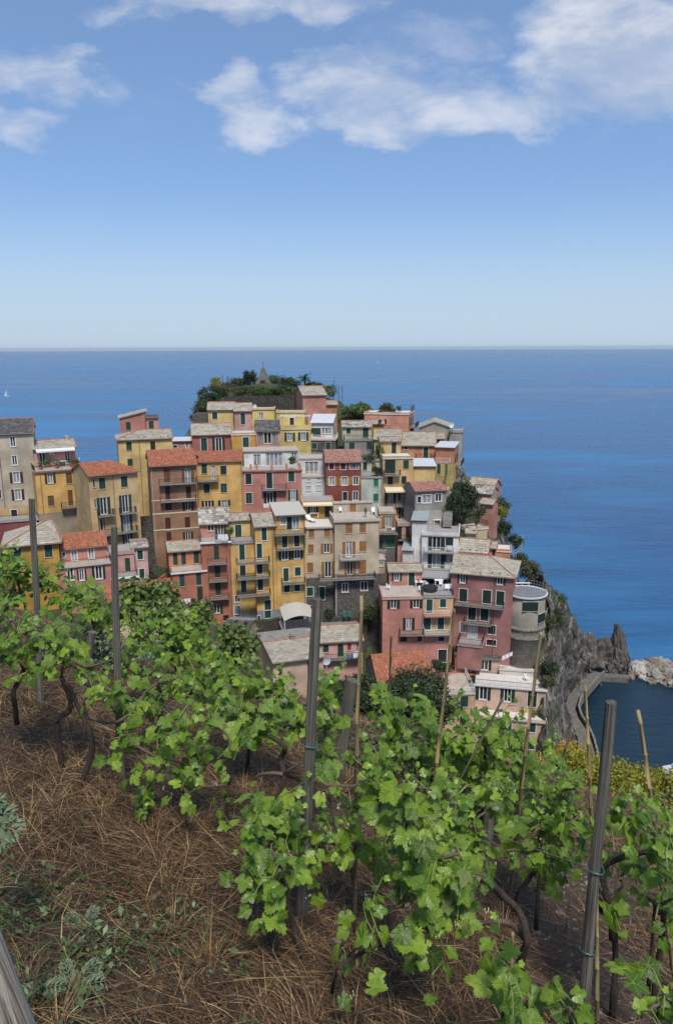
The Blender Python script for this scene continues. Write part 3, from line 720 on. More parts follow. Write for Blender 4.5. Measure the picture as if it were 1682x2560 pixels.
block(h, 'A', (345, 0), (808, 0), 1320, 119, 9, (.30, .24, .17), None, ref=K, wins=[('d', 790, 1140, 822, 1210)])
K = block(h, 'A', (330, 492), (742, 455), 700, 123.5, 6, PINK2, 'slate', ry=395, yaw=28, ext=1, base_ctrl=False, trim=None, wins=[('p', 385, 520, 455, 645), ('p', 635, 495, 690, 620)])
awning(K, 'A', 350, 500, 725, 462, 1.2, 'white', .35); chimney(K, 652, 345, 'A')
h = house('village_house', 'ochre house with red tiled hipped roof and two pairs of balconies')
K = block(h, 'A', (865, 745), (1345, 692), 1430, 114.5, 8.5, OCH, 'tile', ry=595, hipR=3.2, yaw=34, trim='stone', wins=[('d', 910, 775, 932, 855), ('c', 966, 765, 1036, 866), ('c', 1182, 748, 1251, 848), ('p', 925, 970, 946, 1055), ('o', 945, 960, 1085, 1110), ('o', 1163, 935, 1292, 1090), ('o', 962, 1160, 1034, 1300), ('o', 1178, 1130, 1300, 1280), ('d', 1032, 1340, 1065, 1392), ('o', 1198, 1318, 1302, 1415)],
      balcs=[(953, 1138, 1107, 1122), (1168, 1112, 1322, 1098), (1000, 1318, 1335, 1282)], pipes=[(1128, 'pipe')], oh=.45)
# --- front row, far left
h = house('village_house', 'mustard yellow house with grey hipped slate roof behind the vines')
K = block(h, 'A', (45, 1418), (572, 1385), 1800, 99, 8, GOLD, 'slate', ry=1198, hipL=5.5, hipR=.6, yaw=20, trim='stone', sh='b', wins=[('c', 133, 1445, 217, 1560), ('c', 434, 1420, 520, 1532)], oh=.5)
h = house('village_house', 'rose pink house with red tiled roof and open loggia behind the vines')
K = block(h, 'A', (562, 1468), (1045, 1412), 1620, 102.5, 6, PINK, 'tile', ry=1300, yaw=22, ext=0, trim='white', wins=[('p', 610, 1490, 644, 1542), ('q', 697, 1468, 760, 1565), ('q', 862, 1448, 925, 1545)])
K = block(h, 'A', (572, 1632), (1088, 1598), 1900, 100.3, 2.5, PINK, 'flat', yaw=22, trim='white', sh='d', floor='terrace', rail='i', wins=[('p', 655, 1650, 725, 1760), ('o', 752, 1660, 850, 1758), ('o', 898, 1630, 1038, 1742)], slab_edge='pipe_light')
h = house('village_house', 'pale pink house with flat roof terrace and green door beside the stairs')
K = block(h, 'A', (1045, 1505), (1308, 1488), 1735, 104, 5, PINK2, 'flat', yaw=18, ext=4, trim=None, floor='terrace_grey', par=.35, wins=[('c', 1221, 1547, 1279, 1672)])
K = block(h, 'A', (1290, 1448), (1442, 1440), 1800, 106, 5, (.52, .33, .31), 'slate_old', ry=1410, yaw=18, trim='white', wins=[('c', 1342, 1472, 1402, 1556), ('c', 1362, 1652, 1416, 1736)])
K = block(h, 'A', (1100, 1748), (1345, 1728), 1810, 101.5, 2.6, PINK2, 'flat', yaw=18, floor='terrace_grey', rail='i', base_ctrl=False, slab_edge='white')
h = house('village_house', 'low house with orange tiled roof just above the fig tree')
K = block(h, 'N', (236, 1512), (392, 1494), 1560, 88, 7, PEA, 'tile', ry=1458, yaw=14)
# --- second rank left
h = house('village_house', 'tall pale yellow house with hipped slate roof behind the brown house')
K = block(h, 'B', (58, 468), (590, 456), 1080, 136, 8, YEL2, 'slate', ry=378, hipL=4.0, yaw=18, dots=7, trim=None, wins=[('c', 140, 490, 198, 571), ('c', 375, 486, 428, 566, 'd'), ('c', 153, 655, 207, 722)], pipes=[(285, 'pipe')])
h = house('village_house', 'pink tower house with sloping roof and side annex standing against the sea')
K = block(h, 'B', (78, 290), (340, 290), 420, 148, 6, PINK, 'slopeu', ry=(262, 190), yaw=16, base_ctrl=False, ext=4, trim=None, wins=[('c', 137, 290, 188, 372)])
block(h, 'B', (335, 252), (455, 250), 400, 146, 5, PINK, 'slate_dark', ry=235, yaw=16, ext=3, base_ctrl=False, trim=None, wins=[('c', 360, 285, 411, 358)])
h = house('village_house', 'tall brown house with red tiled roof, cream bands and maroon shutters')
K = block(h, 'B', (368, 716), (824, 702), 1500, 123, 9, BRN, 'tile', ry=566, yaw=17, trim=None, sh='m', oh=.5, wins=[('c', 505, 745, 573, 885, 'n'), ('o', 680, 750, 803, 885, 'n'), ('c', 520, 925, 573, 1050), ('c', 722, 920, 776, 1042), ('c', 522, 1085, 585, 1158), ('o', 690, 1068, 800, 1155), ('c', 520, 1230, 578, 1347), ('c', 712, 1225, 768, 1337), ('c', 533, 1372, 585, 1457), ('o', 693, 1368, 797, 1442)],
      balcs=[(460, 905, 824, 890), (472, 1072, 822, 1058)], bands=[(1066, 'awning_cream', .08), (1197, 'awning_cream', .1), (1357, 'awning_cream', .09)], pipes=[(408, 'pipe_light')])
h = house('village_house', 'plain yellow house with red tiled roof beside the brown house')
K = block(h, 'B', (828, 678), (1268, 682), 1180, 128, 9, YEL, 'tile', ry=580, yaw=10, trim='stone', wins=[('c', 875, 705, 931, 798), ('p', 970, 720, 1015, 852), ('c', 1060, 722, 1121, 806, 'd'), ('c', 895, 900, 958, 986, 'd'), ('c', 1063, 895, 1126, 981), ('o', 876, 1065, 1002, 1132, 'k'), ('o', 1038, 1060, 1162, 1137, 'k')], balcs=[(830, 876, 1042, 866)])
h = house('village_house', 'dark pink house with pale slate roof above the plain yellow house')
K = block(h, 'C', (78, 812), (462, 804), 985, 142, 7, ROSE, 'slate', ry=706, yaw=10, trim='white', wins=[('c', 165, 843, 231, 971), ('o', 277, 842, 403, 970, 'k')])
chimney(K, 420, 710, 'C', 2.0)
h = house('village_house', 'small low pink house with barrel roof between pale yellow and dark pink houses')
K = block(h, 'B', (590, 490), (800, 470), 570, 144, 5, PINK2, 'metal', ry=445, yaw=10, base_ctrl=False, trim='white', wins=[('q', 720, 475, 748, 556), ('d', 600, 520, 640, 545)])
h = house('village_house', 'ochre house with glazed skylight roof and lantern beside the dark pink house')
K = block(h, 'C', (466, 804), (702, 800), 985, 141.5, 6, GOLD, 'flat', yaw=8, floor='metal_pale', par=.25, trim='white', wins=[('c', 573, 833, 638, 950)])
h = house('village_house', 'sunroom house with dark slate roof and wide glazed front')
K = block(h, 'C', (706, 772), (938, 762), 915, 144, 6, PINK2, 'slate_dark', ry=670, yaw=8, dots=8, trim='stone', wins=[('q', 718, 785, 775, 890, 'n'), ('p', 780, 785, 855, 895, 'n'), ('q', 860, 785, 918, 890, 'n')])
# --- top rank
h = house('village_house', 'yellow house with slate roof below the hilltop garden')
K = block(h, 'C', (234, 568), (490, 563), 720, 158, 6, YEL2, 'slate', ry=496, yaw=6, trim='white', wins=[('c', 275, 590, 329, 656)], pipes=[(488, 'pipe')])
K = block(h, 'C', (492, 580), (658, 574), 715, 157, 6, PINK2, 'slate', ry=506, yaw=6, trim='white', wins=[('c', 552, 598, 601, 708)])
h = house('village_house', 'small yellow flat-roofed house with satellite dish below the hilltop wall')
K = block(h, 'C', (660, 556), (885, 556), 690, 158, 5, BRT, 'flat', yaw=4, floor='terrace', par=.2, trim='stone', wins=[('p', 733, 593, 774, 658)], bands=[(575, 'ridge', .05)])
h = house('village_house', 'bright yellow house with white pergola on its terrace')
K = block(h, 'C', (900, 592), (1180, 580), 765, 155, 5, BRT, 'flat', yaw=0, floor='terrace', par=.2, ext=1, base_ctrl=False, wins=[('d', 1033, 643, 1076, 732)], bands=[(588, 'ridge', .05)])
K = block(h, 'C', (930, 752), (1238, 745), 945, 150.5, 4.4, BRT, 'flat', yaw=0, par=.75, floor='terrace_white', trim='white', wins=[('o', 983, 788, 1084, 870), ('o', 1116, 785, 1214, 864)])
M_ = K.M; pb = MB()
for x in (.3, K.W * .5, K.W - .3):
    pb.box(x - .05, x + .05, .3, .4, K.H, K.H + 2.3); pb.box(x - .05, x + .05, .3, 4.3, K.H + 2.303, K.H + 2.4)
pb.box(0, K.W, .28, .42, K.H + 2.41, K.H + 2.5); pb.box(0, K.W, 2.2, 2.32, K.H + 2.41, K.H + 2.5)
link('pergola', pb.mesh('pergola', 'white'), h.o, M_)
h = house('village_house', 'windowless salmon pink house at the top of the village beside the garden')
K = block(h, 'C', (1160, 426), (1388, 418), 640, 163, 7.5, PINK, 'slate', ry=340, yaw=16, trim=None)
chimney(K, 1282, 362, 'C', 2.2)
h = house('village_house', 'small orange house tucked behind the windowless pink house')
K = block(h, 'C', (1385, 520), (1495, 515), 670, 165, 5, ORA, 'slate', ry=482, yaw=2, trim=None)
h = house('village_house', 'house with white metal veranda roof and green roller blind')
K = block(h, 'C', (1240, 700), (1452, 690), 850, 153.5, 5, WHI, 'metal', ry=612, run=5.5, yaw=-6, ext=1, base_ctrl=False, trim=None, sh='g', wins=[('c', 1240, 742, 1336, 822), ('q', 1345, 740, 1440, 800)])
K = block(h, 'C', (1240, 862), (1478, 850), 975, 150.5, 5, 'stone_wall', 'flat', yaw=-6, floor='terrace', rail='w', trim='stone', wins=[('c', 1248, 890, 1298, 947), ('c', 1385, 882, 1431, 957)])
# --- middle
h = house('village_house', 'pink house with white glazed roof storey and pink balustrade pillars')
K = block(h, 'C', (566, 1172), (1148, 1150), 1600, 131, 5.2, PINK, 'flat', yaw=7, floor='terrace_grey', rail='w', trim='white', wins=[('c', 600, 1192, 663, 1292, 'k'), ('c', 803, 1182, 866, 1332, 'k'), ('c', 1018, 1167, 1080, 1267), ('c', 603, 1377, 668, 1480), ('o', 780, 1372, 899, 1482, 'k'), ('o', 1018, 1352, 1112, 1447)], balcs=[(762, 1350, 1002, 1342)], slab_edge='ridge')
for x in (.15, .25, .5, .75, .97): link('balustrade_pillar', MB().box(K.W * x - .2, K.W * x + .2, -.12, .2, K.H + .14, K.H + 1.25).mesh('pillar', plaster(PINK)), h.o, K.M)
K = block(h, 'C', (585, 985), (1112, 945), 1140, 136, 6, WHI, 'flat', yaw=7, ext=1, base_ctrl=False, floor='terrace', trim='ridge', wins=[('q', 680, 1002, 748, 1112), ('q', 800, 988, 962, 1112), ('q', 1050, 985, 1104, 1068)], slab_edge='stone_trim')
h = house('village_house', 'white house with glazed terrace doors next to the red house')
K = block(h, 'C', (1150, 1218), (1398, 1212), 1420, 132, 4, WHI, 'flat', yaw=2, floor='terrace', rail='w', trim='white', sh='w', wins=[('c', 1190, 1310, 1242, 1358), ('c', 1292, 1305, 1340, 1352), ('c', 1200, 1240, 1240, 1270), ('c', 1295, 1235, 1338, 1265)])
K = block(h, 'C', (1120, 1040), (1388, 1035), 1195, 135.5, 5, WHI, 'flat', yaw=2, ext=1, base_ctrl=False, floor='terrace', rail='w', trim='white', wins=[('p', 1180, 1072, 1312, 1188)])
h = house('village_house', 'dark red house with ochre shutters and tiled roof')
K = block(h, 'D', (-22, 768), (324, 757), 1160, 130, 8, RED, 'tile_pink', ry=646, yaw=4, dots=7, trim='white', sh='y', wins=[('c', 10, 775, 58, 836, 'm'), ('c', 122, 775, 172, 836, 'm'), ('q', 213, 768, 296, 830, 'n'), ('o', -15, 910, 90, 990), ('o', 105, 908, 216, 990), ('o', 221, 905, 324, 985), ('d', 143, 1055, 188, 1137), ('o', 217, 1050, 324, 1137, 'n')], bands=[(842, 'pipe', .05)])
h = house('village_house', 'pale mint green house with planted roof terrace')
K = block(h, 'D', (322, 912), (532, 905), 1190, 131.5, 4, MINT, 'flat', yaw=2, floor='terrace_grey', rail='i', trim=None, wins=[('c', 446, 925, 491, 998, 'G'), ('c', 442, 1073, 491, 1147, 'G')], pipes=[(522, 'pipe')])
K = block(h, 'D', (320, 750), (528, 742), 905, 135, 5, MINT, 'flat', yaw=2, ext=1, base_ctrl=False, floor='concrete', trim=None, wins=[('c', 340, 768, 379, 840), ('c', 425, 772, 462, 862, 'o')])
h = house('village_house', 'cream and grey house with dark slate roof and long balcony')
K = block(h, 'D', (140, 424), (424, 418), 545, 150, 6, (.40, .37, .28), 'slate_old', ry=366, yaw=3, ext=0, base_ctrl=False, trim=None, wins=[('c', 180, 435, 218, 483), ('c', 340, 428, 393, 524)])
K = block(h, 'D', (160, 552), (500, 545), 700, 148, 4, GREY, 'flat', yaw=3, floor='concrete', rail='i', trim=None, wins=[('c', 206, 575, 258, 642), ('c', 377, 570, 426, 642)])
h = house('village_house', 'small ochre annex with satellite dish below the big salmon house')
K = block(h, 'D', (420, 395), (545, 390), 470, 154, 4, GOLD, 'slate', ry=360, yaw=0, trim=None, base_ctrl=False)
h = house('village_house', 'big salmon house with flat roof garden in front of the sea')
K = block(h, 'D', (353, 285), (788, 292), 490, 158, 8, PEA[:1] + (.26, .175), 'flat', yaw=-14, floor='terrace_white', par=.25, trim=None, wins=[('d', 530, 345, 571, 396)])
link('railing', rail_mesh([((K.W * .7, 7.9), (K.W, 7.9)), ((K.W, 3), (K.W, 7.9))], 1.1, False, .3), h.o, K.M @ Matrix.Translation((0, 0, K.H + .25)))
sidep = K.M @ Matrix(((0, 0, 0, 0),) * 4) if False else None
Ms = K.M @ Matrix.Translation((K.W, 0, 0)) @ Matrix.Rotation(math.pi / 2, 4, 'Z')
for (a, b_) in ((.5, 1.3), (2.6, 3.6), (5.2, 6.0)): link('shutter', MB().box(a, b_, -.08, -.02, K.H - 2.6, K.H - .9).mesh('shutter', 'shutter_k'), h.o, Ms)
bo = link('balcony', MB().box(1.8, 7.6, -1.2, 0, K.H - 3.2, K.H - 3.05).mesh('balcony', 'concrete'), h.o, Ms); link('railing', rail_mesh([((1.8, -1.15), (7.6, -1.15)), ((1.8, 0), (1.8, -1.15))]), bo, Ms @ Matrix.Translation((0, 0, K.H - 3.05)))
h = house('village_house', 'grey house with gable end and white satellite dish at the seaward edge')
K = block(h, 'D', (892, 438), (1205, 420), 570, 158, 9, (.30, .27, .23), 'gfront', ry=(1040, 372), yaw=-8, trim=None)
K = block(h, 'D', (1185, 462), (1310, 470), 600, 155, 6, (.34, .31, .26), 'flat', yaw=-12, par=.35, trim=None, floor='terrace_grey')
K = block(h, 'D', (925, 520), (1135, 556), 600, 154, 5, 'stone_dark', 'slate', ry=468, run=6, yaw=-8, trim=None, base_ctrl=False)
h = house('village_house', 'orange house with broad pale slate roof and green door')
K = block(h, 'D', (712, 606), (1052, 598), 740, 147, 9, ORA, 'slate', ry=476, yaw=-4, trim='white', wins=[('c', 931, 617, 976, 724), ('d', 745, 610, 775, 640)], balcs=[(855, 730, 1010, 726)])
chimney(K, 788, 556, 'D', 1.5); chimney(K, 892, 510, 'D', 3.0); chimney(K, 975, 545, 'D', 1.5, (.4, .4, .8))
K = block(h, 'D', (450, 545), (715, 545), 620, 145.5, 6, OCH, 'slate', ry=450, run=6.5, yaw=-4, trim=None, base_ctrl=False)
h = house('village_house', 'orange house with pale metal roof and balconies over the sea')
K = block(h, 'D', (1050, 612), (1232, 634), 780, 143, 7, ORA, 'metal', ry=560, run=8, yaw=-16, ext=3, base_ctrl=False, trim=None, sh='b')
link('balcony', MB().box(0, K.W * .8, -1.2, 0, .2, .35).mesh('balcony', 'concrete'), h.o, K.M); link('railing', rail_mesh([((0, -1.1), (K.W * .8, -1.1)), ((K.W * .8, -1.1), (K.W * .8, 0))], .95, True, .2), h.o, K.M @ Matrix.Translation((0, 0, .35)))
Ms = K.M @ Matrix.Translation((K.W, 0, 0)) @ Matrix.Rotation(math.pi / 2, 4, 'Z')
for lv in (-.6, -3.6, -6.4):
    bo = link('balcony', MB().box(1.0, 6.5, -1.3, 0, lv, lv + .15).mesh('balcony', 'concrete'), h.o, Ms); link('railing', rail_mesh([((1, -1.25), (6.5, -1.25)), ((1, 0), (1, -1.25))]), bo, Ms @ Matrix.Translation((0, 0, lv + .15)))
    for a in (1.6, 4.4): link('shutter', MB().box(a, a + .8, -.08, -.02, lv + .2, lv + 2.2).mesh('shutter', 'shutter_k'), h.o, Ms)
K = block(h, 'D', (1052, 770), (1228, 790), 1010, 141.5, 7, (.45, .33, .12), None, yaw=-16, trim=None, sh='b', wins=[('c', 1065, 782, 1095, 880), ('c', 1142, 775, 1162, 900, 'G')], balcs=[(1045, 945, 1150, 950)])
h = house('village_house', 'narrow ochre house with open green veranda and cream awning')
K = block(h, 'D', (512, 566), (705, 560), 690, 137, 5, OCH, 'slate', ry=524, yaw=2, ext=1, base_ctrl=False, dots=3, trim=None, wins=[('c', 621, 572, 664, 677, 'k')])
K = block(h, 'D', (537, 722), (832, 718), 1360, 132, 5.5, OCH, 'flat', yaw=3, floor='terrace_white', par=.3, trim=None, wins=[('c', 555, 744, 656, 872, 'k'), ('c', 734, 746, 786, 829), ('c', 582, 905, 631, 983, 'k'), ('c', 716, 902, 763, 976, 'k'), ('o', 556, 1065, 657, 1165, 'm'), ('o', 684, 1056, 787, 1137, 'm'), ('o', 688, 1212, 787, 1312, 'm')], balcs=[(540, 895, 702, 890), (556, 1196, 792, 1190)], pipes=[(528, 'pipe')])
awning(K, 'D', 553, 1030, 795, 1022, 1.6, 'awning_cream', .5)
h = house('village_house', 'plain yellow cube with pale metal roof and dark eaves')
K = block(h, 'D', (832, 806), (1048, 806), 960, 134.5, 6, YEL2, 'metal', ry=730, run=6.5, yaw=-2, trim=None, slab_edge='pipe')
h = house('village_house', 'grey rendered house with faded pink tiled roof and white windows')
K = block(h, 'D', (850, 1050), (1155, 1034), 1235, 125, 7, GREY, 'tile_pink', ry=956, yaw=10, ext=0, trim='white', wins=[('d', 874, 1100, 905, 1160), ('q', 924, 1086, 1004, 1161), ('p', 1048, 1074, 1106, 1147)])
block(h, 'D', (850, 0), (1155, 0), 1340, 125, 7, (.36, .34, .30), None, ref=K)
# --- lower middle
h = house('village_house', 'salmon orange house with slate roof and white-edged terrace')
K = block(h, 'E', (240, 584), (556, 566), 730, 114, 6, ORA, 'slate', ry=482, yaw=17, ext=1, base_ctrl=False, trim=None, sh='b', wins=[('c', 283, 596, 334, 712), ('c', 364, 592, 414, 708), ('c', 486, 582, 541, 694)])
K = block(h, 'E', (276, 800), (606, 766), 1260, 110.5, 7, SAL, 'flat', yaw=17, trim=None, sh='b', floor='terrace', par=.25, wins=[('c', 347, 806, 401, 922), ('c', 509, 792, 564, 907), ('c', 519, 930, 579, 1045, 'g')], slab_edge='white', balcs=[(430, 1095, 612, 1078)])
Kw = block(h, 'E', (140, 880), (296, 905), 960, 110.5, 3, SAL, 'flat', yaw=-10, ext=0, par=.6, floor='pot', base_ctrl=False, slab_edge='white')
h = house('village_house', 'narrow terracotta house with four small balconies and laundry terrace')
K = block(h, 'E', (560, 500), (845, 486), 1280, 111.5, 4, SAL, 'flat', yaw=10, trim=None, sh='g', floor='terrace', rail='i', wins=[('c', 682, 528, 737, 662), ('c', 689, 700, 748, 836), ('c', 696, 870, 753, 1006), ('o', 652, 1105, 774, 1182), ('d', 775, 1207, 831, 1258)], balcs=[(625, 704, 815, 690), (634, 872, 823, 858), (642, 1042, 832, 1028)], slab_edge='white', pipes=[(852, 'pipe')])
KT = K
K = block(h, 'E', (545, 318), (838, 296), 480, 115.5, 6, PINK, 'slate_old', ry=156, yaw=10, ext=1, base_ctrl=False, trim=None, wins=[('p', 622, 318, 686, 382), ('o', 694, 308, 806, 418)])
h = house('village_house', 'tall yellow house with long double balconies and grey plinth')
K = block(h, 'E', (846, 500), (1082, 484), 1192, 112.5, 4.2, YEL, 'flat', yaw=13, ext=0, base_ctrl=False, trim='white', floor='terrace_grey', rail='i', wins=[('c', 930, 517, 988, 662), ('c', 936, 692, 996, 816, 'k'), ('c', 946, 846, 1004, 980, 'k'), ('p', 888, 1016, 941, 1077), ('D', 884, 1117, 943, 1190, 'a')])
K1 = K
block(h, 'E', (846, 0), (1082, 0), 1290, 112, 4, (.26, .26, .28), None, ref=K, trim='white', wins=[('D', 884, 1196, 943, 1268, 'a')])
K = block(h, 'E', (1084, 344), (1288, 328), 1158, 111.7, 8, YEL, 'slate', ry=208, yaw=13, ext=0, base_ctrl=False, dots=3, trim='white', wins=[('c', 1148, 352, 1201, 472), ('c', 1100, 506, 1156, 646), ('c', 1104, 680, 1161, 800, 'k'), ('c', 1109, 832, 1166, 958, 'k'), ('c', 1178, 1060, 1244, 1156)], balcs=[(900, 706, 1222, 676, 1.1), (903, 852, 1226, 822, 1.1), (908, 1016, 1232, 992, 1.1)], pipes=[(1262, 'pipe')])
K2 = block(h, 'E', (1084, 0), (1288, 0), 1250, 112, 4, (.26, .26, .28), None, ref=K, trim='white', wins=[('c', 1178, 1161, 1244, 1230), ('d', 1087, 1212, 1137, 1250)])
K = block(h, 'E', (836, 288), (1040, 272), 480, 116, 6, YEL2, 'slate', ry=212, yaw=13, ext=1, base_ctrl=False, dots=3, trim='white', wins=[('c', 889, 323, 956, 448)])
h = house('village_house', 'yellow house with pale roof canopy and stacked balconies on a grey plinth')
K = block(h, 'F', (-42, 232), (246, 212), 1140, 112.3, 8, YEL, 'awning', ry=108, run=9, yaw=11, ext=0, base_ctrl=False, trim='white', oh=.6, wins=[('p', 5, 246, 60, 320), ('c', 62, 244, 118, 368, 'k'), ('p', 122, 236, 190, 368), ('c', 18, 421, 73, 542, 'k'), ('c', 136, 413, 191, 532, 'k'), ('o', -12, 578, 108, 660, 'k'), ('o', 112, 565, 222, 650, 'k'), ('c', 32, 746, 86, 872), ('c', 144, 736, 203, 818), ('c', 40, 906, 96, 977, 'k'), ('c', 140, 896, 196, 967, 'k'), ('p', 30, 1100, 68, 1138)], balcs=[(-60, 418, 246, 406), (-40, 562, 236, 550), (14, 896, 242, 880)], pipes=[(238, 'pipe')])
block(h, 'F', (-42, 0), (246, 0), 1235, 112, 4, (.26, .26, .28), None, ref=K, trim='white', wins=[('p', 30, 1143, 68, 1165), ('c', 162, 1146, 206, 1216)])
h = house('village_house', 'large beige house with orange-brown shutters on a grey stone ground storey')
K = block(h, 'F', (249, 350), (533, 342), 836, 115, 6, BEI, 'flat', yaw=7, ext=0, base_ctrl=False, trim=None, sh='o', floor='terrace_white', par=.12, wins=[('c', 280, 358, 334, 446), ('c', 431, 352, 486, 438), ('c', 273, 515, 328, 602), ('o', 400, 507, 512, 592), ('c', 265, 693, 324, 785), ('o', 405, 685, 539, 826)], slab_edge='stone_trim', pipes=[(540, 'pipe_light')])
block(h, 'F', (249, 0), (533, 0), 1240, 115, 6, 'stone_wall', None, ref=K, trim='white', wins=[('c', 260, 933, 324, 1015), ('c', 384, 926, 438, 1052), ('d', 283, 1115, 316, 1192)])
KL = K
K = block(h, 'F', (533, 292), (968, 274), 806, 114.6, 6.5, BEI, 'flat', yaw=7, ext=0, base_ctrl=False, trim=None, sh='o', floor='terrace', par=.3, wins=[('c', 640, 311, 704, 404), ('c', 777, 305, 838, 396), ('o', 611, 487, 737, 634), ('c', 774, 484, 841, 580), ('o', 628, 675, 738, 808), ('c', 769, 668, 838, 806)], balcs=[(578, 664, 786, 652, 1.1, 'w'), (378, 862, 922, 826, 1.2)], slab_edge='stone_trim')
KM = K
block(h, 'F', (533, 0), (968, 0), 1150, 115, 6, 'stone_wall', None, ref=K, trim='white', wins=[('p', 608, 892, 664, 977), ('p', 788, 877, 853, 962)], pipes=[(547, 'white')])
K = block(h, 'F', (520, 100), (905, 95), 200, 121.2, 1.0, (.42, .36, .26), 'flat', yaw=7, ext=1, base_ctrl=False, trim=None, floor='terrace', sh='o', wins=[('c', 682, 122, 741, 192)])
K = block(h, 'F', (962, 655), (1024, 650), 795, 116.5, 3, BEI, 'flat', yaw=7, ext=0, base_ctrl=False, wins=[('p', 968, 686, 1006, 727)], trim='stone')
h = house('village_house', 'small bright yellow roof house with cream awning above the beige house')
K = block(h, 'F', (212, 98), (524, 88), 255, 121.5, 5, GOLD, 'flat', yaw=5, floor='terrace_grey', par=.15, trim=None, base_ctrl=False, wins=[('o', 271, 142, 372, 212, 'k'), ('c', 436, 140, 496, 250, 'k')])
awning(K, 'F', 222, 112, 512, 106, 1.0, 'awning_cream', .3)
h = house('village_house', 'ochre house with glazed balcony doors and laundry beside the beige house')
K = block(h, 'F', (970, 205), (1128, 200), 405, 122, 5, (.40, .30, .17), 'flat', yaw=0, ext=0, base_ctrl=False, floor='terrace', par=.2, trim=None, sh='o', wins=[('o', 998, 236, 1122, 345)], balcs=[(962, 408, 1148, 396, 1.2)])
block(h, 'F', (970, 0), (1128, 0), 640, 122, 5, GREYD, None, ref=K, trim=None, sh='G', wins=[('c', 1040, 452, 1116, 542), ('c', 968, 470, 1000, 560, 'b')], balcs=[(958, 620, 1035, 616, 1.0, 'w')])
h = house('village_house', 'dusky pink house in the gap between ochre and white houses')
K = block(h, 'F', (1150, 325), (1295, 320), 680, 126, 5, PINK2, 'flat', yaw=0, floor='terrace_grey', par=.4, trim=None, wins=[('c', 1153, 342, 1186, 462, 'k'), ('c', 1228, 336, 1263, 448, 'k'), ('d', 1170, 485, 1200, 505), ('d', 1240, 482, 1278, 502)], balcs=[(1150, 470, 1290, 465, .6)])
# --- right group
h = house('village_house', 'white house with orange cornice, roof terrace chairs and two balconies')
K = block(h, 'G', (390, 302), (702, 298), 600, 117.5, 7, WHI, 'flat', yaw=-10, floor='terrace_grey', par=.45, ext=1, base_ctrl=False, trim=None, sh='k', wins=[('o', 443, 309, 580, 428), ('c', 590, 311, 653, 388), ('o', 441, 455, 577, 580), ('o', 583, 455, 648, 527)], balcs=[(408, 446, 658, 440, 1.1, 'w'), (403, 592, 642, 586, 1.1, 'w')], bands=[(306, 'ridge', .10)])
KW = K
link('cornice', MB().box(K.W, K.W + .06, 0, 7, K.H - .42, K.H - .22).mesh('band', 'ridge'), h.o, K.M)
K = block(h, 'G', (305, 178), (430, 172), 560, 119, 6, WHI, 'metal_green', ry=112, run=6.5, yaw=-10, trim=None, base_ctrl=False, bands=[(182, 'ridge', .10)])
K = block(h, 'G', (225, 432), (312, 428), 570, 118, 4, WHI, 'metal_green', ry=380, run=4.2, yaw=-10, trim=None, bands=[(436, 'ridge', .10)], base_ctrl=False)
K = block(h, 'G', (395, 640), (640, 648), 760, 117, 5, GREYD, None, yaw=-10, trim=None, sh='k', wins=[('c', 452, 655, 503, 712), ('d', 580, 650, 630, 690)])
awning(K, 'G', 395, 608, 632, 605, 2.2, 'awning_grey', .9)
h = house('village_house', 'pink house with wide roof terrace and yellow right half')
K = block(h, 'G', (110, 614), (390, 608), 740, 113.5, 5, PINK, 'slate', ry=550, yaw=0, ext=1, base_ctrl=False, trim='white', wins=[('o', 133, 618, 215, 686), ('c', 276, 618, 326, 728)])
chimney(K, 360, 565, 'G', 1.5, (.4, .4, .6))
K = block(h, 'G', (55, 836), (398, 828), 1270, 107.5, 6, PINK, 'flat', yaw=2, floor='terrace', par=.2, trim=None, sh='k', wins=[('o', 96, 840, 199, 922), ('o', 288, 838, 392, 917), ('o', 228, 1003, 324, 1104), ('d', 205, 1150, 259, 1206), ('d', 353, 1147, 397, 1203)], balcs=[(194, 1140, 398, 1136, 1.0)])
KP = K
K = block(h, 'G', (399, 822), (655, 815), 1140, 107.6, 6, OCH, 'flat', yaw=2, ext=0, base_ctrl=False, floor='terrace_grey', rail='i', trim='white', sh='b', wins=[('c', 427, 844, 476, 962), ('c', 542, 842, 593, 912), ('c', 403, 1001, 461, 1106), ('c', 522, 999, 574, 1100)], balcs=[(402, 984, 638, 976, 1.0, 'w', 'pot'), (402, 1140, 628, 1134, 1.0, 'w')])
KY = K
block(h, 'G', (399, 0), (655, 0), 1390, 107.6, 6, PINK, None, ref=K, trim='white', wins=[('d', 524, 1146, 579, 1200), ('d', 527, 1272, 596, 1378)])
h = house('village_house', 'large mauve house with hipped slate roof beside the round tower')
K = block(h, 'G', (636, 618), (1168, 648), 1250, 111, 9, MAU, 'slate', ry=480, hipR=4.2, yaw=-18, oh=.45, dots=9, trim='white', sh='k', wins=[('o', 693, 627, 775, 709), ('o', 1006, 647, 1095, 724), ('c', 707, 752, 771, 867), ('c', 906, 764, 973, 884), ('c', 1022, 772, 1084, 900), ('c', 782, 898, 843, 1024), ('c', 889, 906, 951, 1030), ('q', 713, 1038, 756, 1128), ('D', 782, 1066, 854, 1188, 'w'), ('d', 950, 1062, 1011, 1146), ('d', 937, 1183, 1016, 1242)], balcs=[(664, 882, 1088, 918, 1.0), (748, 1042, 982, 1056, 1.0)], pipes=[(1003, 'pipe')])
block(h, 'G', (700, 440), (945, 446), 505, 117, 5, MAU, 'slate', ry=336, yaw=-18, dots=4, ext=1, base_ctrl=False, trim=None)
K = block(h, 'G', (690, 1232), (895, 1240), 1290, 108.5, 3, MAU, 'flat', yaw=-18, floor='terrace_grey', par=.1, rail='i', ext=3)
h = house('village_house', 'cream stepped terrace house behind the white house')
